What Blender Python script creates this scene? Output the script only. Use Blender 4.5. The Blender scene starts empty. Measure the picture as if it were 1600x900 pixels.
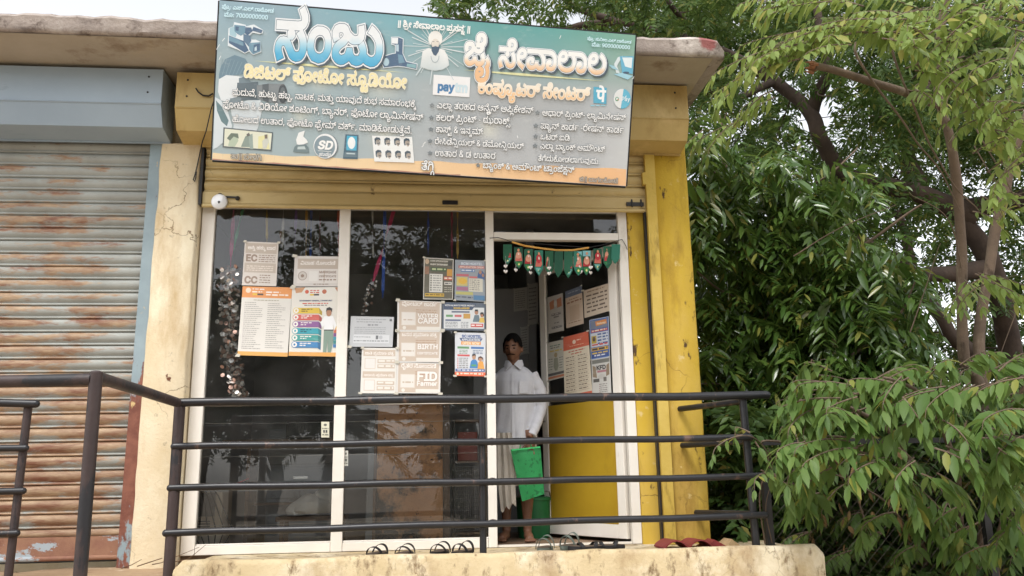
import bpy, bmesh, math, random
import numpy as np
from mathutils import Vector, Matrix, geometry, noise
random.seed(7); rng = np.random.default_rng(11)
SC = bpy.context.scene
COL = SC.collection
R_ = math.radians

# ------------------------------------------------------------------ camera, sky, sun, exposure
FPX = 1300.0
YAW, PIT, ROL = R_(5.6), R_(12.5), 0.018
cF = np.array([math.cos(PIT)*math.sin(YAW), math.cos(PIT)*math.cos(YAW), math.sin(PIT)])
cR0 = np.array([math.cos(YAW), -math.sin(YAW), 0.0]); cU0 = np.cross(cR0, cF)
cR = math.cos(ROL)*cR0 - math.sin(ROL)*cU0
cU = math.cos(ROL)*cU0 + math.sin(ROL)*cR0
CAM = np.array([-0.606, -6.319, 0.58])
cam = bpy.data.cameras.new('camera'); camo = bpy.data.objects.new('camera', cam); COL.objects.link(camo)
cam.sensor_width = 36; cam.lens = FPX/1600*36; cam.clip_start = 0.05; cam.clip_end = 2000
camo.matrix_world = Matrix(((cR[0], cU[0], -cF[0], CAM[0]), (cR[1], cU[1], -cF[1], CAM[1]), (cR[2], cU[2], -cF[2], CAM[2]), (0, 0, 0, 1)))
SC.camera = camo

W = bpy.data.worlds.new('World'); SC.world = W; W.use_nodes = True
nt = W.node_tree; nt.nodes.clear()
sky = nt.nodes.new('ShaderNodeTexSky'); sky.sky_type = 'NISHITA'; sky.sun_disc = False
SUN_EL, SUN_AZ = R_(58), R_(205)          # azimuth measured clockwise from +y: behind the camera, to its left
sky.sun_elevation = SUN_EL; sky.sun_rotation = SUN_AZ
sky.air_density = 1.0; sky.dust_density = 1.5; sky.ozone_density = 1.0
hs = nt.nodes.new('ShaderNodeHueSaturation'); hs.inputs['Saturation'].default_value = 0.16   # the overcast veil
hs.inputs['Value'].default_value = 1.45
bg = nt.nodes.new('ShaderNodeBackground'); bg.inputs['Strength'].default_value = 0.15
wo = nt.nodes.new('ShaderNodeOutputWorld')
nt.links.new(sky.outputs[0], hs.inputs['Color']); nt.links.new(hs.outputs[0], bg.inputs[0]); nt.links.new(bg.outputs[0], wo.inputs[0])

sl = bpy.data.lights.new('sun', 'SUN'); sl.energy = 1.3; sl.angle = R_(16); sl.color = (1.0, 0.97, 0.93)
so = bpy.data.objects.new('sun', sl); COL.objects.link(so)
sd = Vector((math.sin(SUN_AZ)*math.cos(SUN_EL), math.cos(SUN_AZ)*math.cos(SUN_EL), math.sin(SUN_EL)))
so.rotation_euler = sd.to_track_quat('Z', 'Y').to_euler(); so.location = (-6, -12, 14)

SC.view_settings.view_transform = 'Standard'; SC.view_settings.look = 'None'
SC.view_settings.exposure = 0.66; SC.view_settings.gamma = 1.0
SC.render.engine = 'CYCLES'; SC.cycles.use_denoising = True
SC.cycles.max_bounces = 8; SC.cycles.transparent_max_bounces = 16; SC.cycles.diffuse_bounces = 4
SC.cycles.sample_clamp_indirect = 6.0

# ------------------------------------------------------------------ where a line of sight meets a real plane
def ray(px, py): return cF + (px-800)/FPX*cR + (450-py)/FPX*cU
def hit(px, py, p0, n):
    r = ray(px, py); n = np.asarray(n, float)
    return CAM + r*(np.dot(np.asarray(p0, float)-CAM, n)/np.dot(r, n))
def PY(px, py, y): return hit(px, py, (0, y, 0), (0, 1, 0))
def PZ(px, py, z): return hit(px, py, (0, 0, z), (0, 0, 1))
def PX(px, py, x): return hit(px, py, (x, 0, 0), (1, 0, 0))
def PD(px, py, d): return CAM + ray(px, py)*d

# ------------------------------------------------------------------ helpers
def lin(r, g=None, b=None):
    if g is None: r, g, b = r
    f = lambda v: (v/255/12.92 if v/255 <= 0.04045 else ((v/255+0.055)/1.055)**2.4)
    return (f(r), f(g), f(b))
def v3(p): return np.asarray(p, float)
def unit(v): v = v3(v); return v/max(np.linalg.norm(v), 1e-9)

def tag(o, label=None, cat=None, group=None, kind=None):
    if label: o['label'] = label
    if cat: o['category'] = cat
    if group: o['group'] = group
    if kind: o['kind'] = kind
    return o
def empty(name, loc, label=None, cat=None, group=None):
    o = bpy.data.objects.new(name, None); COL.objects.link(o); o.location = tuple(loc); o.empty_display_size = 0.1
    return tag(o, label, cat, group)
def wloc(o):
    p = np.zeros(3)
    while o is not None: p = p + np.array(o.location); o = o.parent
    return p

class MB:
    """collects shapes for ONE mesh object"""
    def __init__(s): s.v = []; s.f = []; s.m = []; s.c = []; s.usecol = False
    def add(s, vs, fs, m=0, col=None):
        b = len(s.v); s.v.extend([tuple(map(float, p)) for p in vs])
        for f in fs: s.f.append(tuple(b+i for i in f)); s.m.append(m)
        if col is not None:
            s.usecol = True
            if len(col) and not hasattr(col[0], '__len__'): s.c.extend([col]*len(vs))
            else: s.c.extend(col)
        else: s.c.extend([(1, 1, 1)]*len(vs))
        return s
    def box(s, lo, hi, m=0, bev=0.0):
        x0, y0, z0 = lo; x1, y1, z1 = hi
        if bev <= 0:
            return s.add([(x0,y0,z0),(x1,y0,z0),(x1,y1,z0),(x0,y1,z0),(x0,y0,z1),(x1,y0,z1),(x1,y1,z1),(x0,y1,z1)],
                         [(0,3,2,1),(4,5,6,7),(0,1,5,4),(1,2,6,5),(2,3,7,6),(3,0,4,7)], m)
        c = [(x0+x1)/2, (y0+y1)/2, (z0+z1)/2]; h = [(x1-x0)/2, (y1-y0)/2, (z1-z0)/2]
        return s.obox(c, np.eye(3), h, m, bev)
    def obox(s, c, ax, h, m=0, bev=0.0):
        c = v3(c); ax = [v3(a) for a in ax]
        if bev <= 0:
            pts = [c+sx*h[0]*ax[0]+sy*h[1]*ax[1]+sz*h[2]*ax[2] for sz in (-1,1) for sx, sy in ((-1,-1),(1,-1),(1,1),(-1,1))]
            return s.add(pts, [(0,3,2,1),(4,5,6,7),(0,1,5,4),(1,2,6,5),(2,3,7,6),(3,0,4,7)], m)
        bm = bmesh.new(); bmesh.ops.create_cube(bm, size=2)
        for v in bm.verts: v.co = Vector((v.co.x*h[0], v.co.y*h[1], v.co.z*h[2]))
        bmesh.ops.bevel(bm, geom=list(bm.edges), offset=min(bev, min(h)*0.9), segments=2, affect='EDGES', profile=0.6)
        bm.verts.index_update()
        vs = [c+v.co.x*ax[0]+v.co.y*ax[1]+v.co.z*ax[2] for v in bm.verts]
        fs = [tuple(v.index for v in f.verts) for f in bm.faces]; bm.free()
        return s.add(vs, fs, m)
    def bar(s, a, b, w, d, up=(0,0,1), m=0, bev=0.0):
        a, b = v3(a), v3(b); L = np.linalg.norm(b-a); z = (b-a)/L
        x = np.cross(v3(up), z)
        if np.linalg.norm(x) < 1e-3: x = np.cross((0,1,0), z)
        x = unit(x); y = np.cross(z, x)
        return s.obox((a+b)/2, (x, y, z), (w/2, d/2, L/2), m, bev)
    def tube(s, path, r, n=8, m=0, cap=True, jit=0.0):
        P = [v3(p) for p in path]; k = len(P)
        r = [r]*k if np.isscalar(r) else list(r)
        T = [unit(P[min(i+1, k-1)]-P[max(i-1, 0)]) for i in range(k)]
        up = np.array((0.0,0,1)) if abs(T[0][2]) < 0.9 else np.array((1.0,0,0))
        x = unit(np.cross(up, T[0])); vs = []
        for i in range(k):
            x = unit(x - T[i]*np.dot(x, T[i])); y = np.cross(T[i], x)
            for j in range(n):
                a = 2*math.pi*j/n; rr = r[i]*(1+jit*(random.random()-.5))
                vs.append(P[i]+rr*(math.cos(a)*x+math.sin(a)*y))
        fs = [(i*n+j, i*n+(j+1)%n, (i+1)*n+(j+1)%n, (i+1)*n+j) for i in range(k-1) for j in range(n)]
        if cap: fs += [tuple(range(n-1, -1, -1)), tuple(range((k-1)*n, k*n))]
        return s.add(vs, fs, m)
    def loft(s, rings, m=0, cap=True, closed=True):
        n = len(rings[0]); vs = [p for r in rings for p in r]; k = len(rings)
        jn = n if closed else n-1
        fs = [(i*n+j, i*n+(j+1)%n, (i+1)*n+(j+1)%n, (i+1)*n+j) for i in range(k-1) for j in range(jn)]
        if cap and closed: fs += [tuple(range(n-1, -1, -1)), tuple(range((k-1)*n, k*n))]
        return s.add(vs, fs, m)
    def prism(s, prof, x0, x1, m=0):
        """profile of (y, z) pairs run along x"""
        n = len(prof); vs = [(x0, y, z) for y, z in prof]+[(x1, y, z) for y, z in prof]
        fs = [(i, (i+1) % n, n+(i+1) % n, n+i) for i in range(n)]+[tuple(range(n-1, -1, -1)), tuple(range(n, 2*n))]
        return s.add(vs, fs, m)
    def lathe(s, c, prof, n=16, m=0, ax=(0,0,1)):
        c = v3(c); z = unit(ax); x = unit(np.cross(z, (0.3,1,0.2))); y = np.cross(z, x)
        rings = [[c+z*h+r*(math.cos(2*math.pi*j/n)*x+math.sin(2*math.pi*j/n)*y) for j in range(n)] for r, h in prof]
        return s.loft(rings, m)
    def ball(s, c, r, n=10, k=7, m=0):
        r = (r, r, r) if np.isscalar(r) else r; c = v3(c)
        rings = []
        for i in range(k+1):
            t = math.pi*i/k; t = min(max(t, .02), math.pi-.02)
            rings.append([c+np.array((r[0]*math.sin(t)*math.cos(2*math.pi*j/n), r[1]*math.sin(t)*math.sin(2*math.pi*j/n), -r[2]*math.cos(t))) for j in range(n)])
        return s.loft(rings, m)
    def grid(s, fn, nu, nv, m=0, col=None):
        vs = [fn(i/nu, j/nv) for j in range(nv+1) for i in range(nu+1)]
        fs = [(j*(nu+1)+i, j*(nu+1)+i+1, (j+1)*(nu+1)+i+1, (j+1)*(nu+1)+i) for j in range(nv) for i in range(nu)]
        cc = None if col is None else [col(i/nu, j/nv) for j in range(nv+1) for i in range(nu+1)]
        return s.add(vs, fs, m, cc)
    def build(s, name, mats, parent=None, smooth=False, base=None, recalc=True):
        me = bpy.data.meshes.new(name)
        V = np.array(s.v, float)
        if parent is not None: off = wloc(parent)
        elif base is not None: off = v3(base)
        else:
            lo, hi = V.min(0), V.max(0); off = np.array(((lo[0]+hi[0])/2, (lo[1]+hi[1])/2, lo[2]))
        me.from_pydata((V-off).tolist(), [], s.f)
        mats = mats if isinstance(mats, (list, tuple)) else [mats]
        for q in mats: me.materials.append(q)
        if len(mats) > 1: me.polygons.foreach_set('material_index', s.m)
        if s.usecol:
            a = me.color_attributes.new('Col', 'FLOAT_COLOR', 'POINT')
            a.data.foreach_set('color', np.concatenate([np.array(s.c, float), np.ones((len(s.c), 1))], 1).ravel())
        if smooth: me.polygons.foreach_set('use_smooth', [True]*len(me.polygons))
        me.update()
        if recalc and not s.usecol:
            bm = bmesh.new(); bm.from_mesh(me); bmesh.ops.recalc_face_normals(bm, faces=bm.faces); bm.to_mesh(me); bm.free()
        if smooth and smooth != 'all':
            try: me.set_sharp_from_angle(angle=R_(50))
            except Exception: pass
        o = bpy.data.objects.new(name, me); COL.objects.link(o)
        if parent is not None: o.parent = parent
        else: o.location = tuple(off)
        return o

# ------------------------------------------------------------------ materials
def nodes(name):
    m = bpy.data.materials.new(name); m.use_nodes = True; t = m.node_tree
    return m, t, t.nodes, t.links, t.nodes['Principled BSDF']
def mix(t, a, b, fac):
    n = t.nodes.new('ShaderNodeMix'); n.data_type = 'RGBA'
    for k, v in ((6, a), (7, b)):
        if isinstance(v, tuple): n.inputs[k].default_value = (*v[:3], 1)
        else: t.links.new(v, n.inputs[k])
    if isinstance(fac, (int, float)): n.inputs[0].default_value = fac
    else: t.links.new(fac, n.inputs[0])
    return n.outputs[2]
def nz(t, vec, scale, detail=5, rough=0.6, lo=None, hi=None, stretch=None, dist=0.0):
    if stretch is not None:
        mp = t.nodes.new('ShaderNodeMapping'); mp.inputs['Scale'].default_value = stretch; t.links.new(vec, mp.inputs[0]); vec = mp.outputs[0]
    n = t.nodes.new('ShaderNodeTexNoise'); n.inputs['Scale'].default_value = scale; n.inputs['Detail'].default_value = detail
    n.inputs['Roughness'].default_value = rough; n.inputs['Distortion'].default_value = dist
    t.links.new(vec, n.inputs['Vector']); o = n.outputs['Fac']
    if lo is not None:
        r = t.nodes.new('ShaderNodeMapRange'); r.inputs[1].default_value = lo; r.inputs[2].default_value = hi
        t.links.new(o, r.inputs[0]); o = r.outputs[0]
    return o
def mth(t, op, a, b=0.0):
    n = t.nodes.new('ShaderNodeMath'); n.operation = op
    for k, v in ((0, a), (1, b)):
        if isinstance(v, (int, float)): n.inputs[k].default_value = v
        else: t.links.new(v, n.inputs[k])
    return n.outputs[0]
def zramp(t, vec, z0, z1, axis=2):
    s = t.nodes.new('ShaderNodeSeparateXYZ'); t.links.new(vec, s.inputs[0])
    r = t.nodes.new('ShaderNodeMapRange'); r.inputs[1].default_value = z0; r.inputs[2].default_value = z1
    t.links.new(s.outputs[axis], r.inputs[0]); return r.outputs[0]
def MAT(name, c1, c2=None, scale=4.0, rough=0.7, metal=0.0, bump=0.0, bscale=60, stains=(), spec=0.4, crack=None, spot=None):
    """plain surface: two close colours blended by noise, stains with a shape of their own, fine relief"""
    m, t, N, L, b = nodes(name)
    tc = N.new('ShaderNodeNewGeometry'); vec = tc.outputs['Position']
    c2 = c2 or tuple(x*0.8 for x in c1)
    col = mix(t, c1, c2, nz(t, vec, scale, 6, 0.65, 0.3, 0.7))
    for sc_, st, lo, hi, str_ in stains:
        col = mix(t, col, sc_, nz(t, vec, st, 7, 0.68, lo, hi, str_))
    if spot:
        d = N.new('ShaderNodeVectorMath'); d.operation = 'DISTANCE'; d.inputs[1].default_value = spot[0]; L.new(vec, d.inputs[0])
        e = mth(t, 'ADD', d.outputs['Value'], mth(t, 'MULTIPLY', nz(t, vec, 16, 6, .7), spot[1]*1.6)); r = N.new('ShaderNodeMapRange'); r.inputs[1].default_value = spot[1]*1.9; r.inputs[2].default_value = spot[1]*1.5; L.new(e, r.inputs[0])
        col = mix(t, col, spot[2], mth(t, 'MULTIPLY', r.outputs[0], .8))
    if crack:
        vo = N.new('ShaderNodeTexVoronoi'); vo.feature = 'DISTANCE_TO_EDGE'; vo.inputs['Scale'].default_value = crack[0]
        wn = N.new('ShaderNodeTexNoise'); wn.inputs['Scale'].default_value = crack[0]*2.2; wn.inputs['Detail'].default_value = 5
        L.new(vec, wn.inputs['Vector'])
        ad = N.new('ShaderNodeMixRGB'); ad.blend_type = 'ADD'; ad.inputs[0].default_value = 0.35
        L.new(vec, ad.inputs[1]); L.new(wn.outputs['Color'], ad.inputs[2]); L.new(ad.outputs[0], vo.inputs['Vector'])
        r = N.new('ShaderNodeMapRange'); r.inputs[1].default_value = 0; r.inputs[2].default_value = crack[1]; r.inputs[3].default_value = 1; r.inputs[4].default_value = 0
        L.new(vo.outputs[0], r.inputs[0])
        gate = nz(t, vec, 1.7, 3, 0.5, 0.5, 0.62)
        col = mix(t, col, crack[2], mth(t, 'MULTIPLY', r.outputs[0], gate))
    L.new(col, b.inputs['Base Color'])
    b.inputs['Roughness'].default_value = rough; b.inputs['Metallic'].default_value = metal
    b.inputs['Specular IOR Level'].default_value = spec
    if bump:
        bp = N.new('ShaderNodeBump'); bp.inputs['Strength'].default_value = bump; bp.inputs['Distance'].default_value = 0.01
        L.new(nz(t, vec, bscale, 6, 0.7), bp.inputs['Height']); L.new(bp.outputs[0], b.inputs['Normal'])
    return m
def glass(name, tint=(0.9, 0.93, 0.93), dirt=0.04, refl=1.0):
    m = bpy.data.materials.new(name); m.use_nodes = True; t = m.node_tree; N = t.nodes; N.clear(); L = t.links
    o = N.new('ShaderNodeOutputMaterial'); tr = N.new('ShaderNodeBsdfTransparent'); tr.inputs[0].default_value = (*tint, 1)
    gl = N.new('ShaderNodeBsdfGlossy'); gl.inputs['Roughness'].default_value = 0.0; gl.inputs[0].default_value = (refl, refl, refl, 1)
    fr = N.new('ShaderNodeFresnel'); fr.inputs[0].default_value = 1.62
    mx = N.new('ShaderNodeMixShader'); L.new(fr.outputs[0], mx.inputs[0]); L.new(tr.outputs[0], mx.inputs[1]); L.new(gl.outputs[0], mx.inputs[2])
    df = N.new('ShaderNodeBsdfDiffuse'); df.inputs[0].default_value = (0.5, 0.48, 0.44, 1)
    g = N.new('ShaderNodeNewGeometry'); m2 = N.new('ShaderNodeMixShader')
    L.new(mth(t, 'MULTIPLY', nz(t, g.outputs['Position'], 3, 6, 0.7, 0.35, 0.75), dirt), m2.inputs[0])
    L.new(mx.outputs[0], m2.inputs[1]); L.new(df.outputs[0], m2.inputs[2]); L.new(m2.outputs[0], o.inputs[0])
    return m
def printmat(name, rough=0.5, worn=0.0, fade=0.0):
    m, t, N, L, b = nodes(name)
    a = N.new('ShaderNodeAttribute'); a.attribute_name = 'Col'; col = a.outputs['Color']
    g = N.new('ShaderNodeNewGeometry')
    if fade: col = mix(t, col, (.56, .58, .58), fade)
    if worn:
        col = mix(t, col, (0.75, 0.75, 0.72), mth(t, 'MULTIPLY', nz(t, g.outputs['Position'], 9, 8, 0.75, 0.56, 0.75, (1, 1, 2.5)), worn))
        col = mix(t, col, (0.45, 0.42, 0.38), mth(t, 'MULTIPLY', nz(t, g.outputs['Position'], 2.2, 5, 0.6, 0.5, 0.8), worn*0.6))
    L.new(col, b.inputs['Base Color']); b.inputs['Roughness'].default_value = rough; b.inputs['Specular IOR Level'].default_value = 0.35
    bp = N.new('ShaderNodeBump'); bp.inputs['Strength'].default_value = 0.15; bp.inputs['Distance'].default_value = 0.02
    L.new(nz(t, g.outputs['Position'], 7, 3, 0.5), bp.inputs['Height']); L.new(bp.outputs[0], b.inputs['Normal'])
    return m
def leafmat(name, ca, cb, cy=None, rough=0.4, trans=0.35, spec=0.28):
    m = bpy.data.materials.new(name); m.use_nodes = True; t = m.node_tree; N = t.nodes; L = t.links; b = N['Principled BSDF']
    g = N.new('ShaderNodeNewGeometry')
    col = mix(t, ca, cb, g.outputs['Random Per Island'])
    if cy:
        r = mth(t, 'GREATER_THAN', mth(t, 'FRACT', mth(t, 'MULTIPLY', g.outputs['Random Per Island'], 37.7)), 0.93)
        col = mix(t, col, cy, r)
    L.new(col, b.inputs['Base Color']); b.inputs['Roughness'].default_value = rough; b.inputs['Specular IOR Level'].default_value = spec
    tl = N.new('ShaderNodeBsdfTranslucent'); hv = N.new('ShaderNodeHueSaturation'); hv.inputs['Hue'].default_value = 0.475; hv.inputs['Value'].default_value = 1.5
    L.new(col, hv.inputs['Color']); L.new(hv.outputs[0], tl.inputs[0])
    mx = N.new('ShaderNodeMixShader'); mx.inputs[0].default_value = trans
    L.new(b.outputs[0], mx.inputs[1]); L.new(tl.outputs[0], mx.inputs[2]); L.new(mx.outputs[0], N['Material Output'].inputs[0])
    return m
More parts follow.
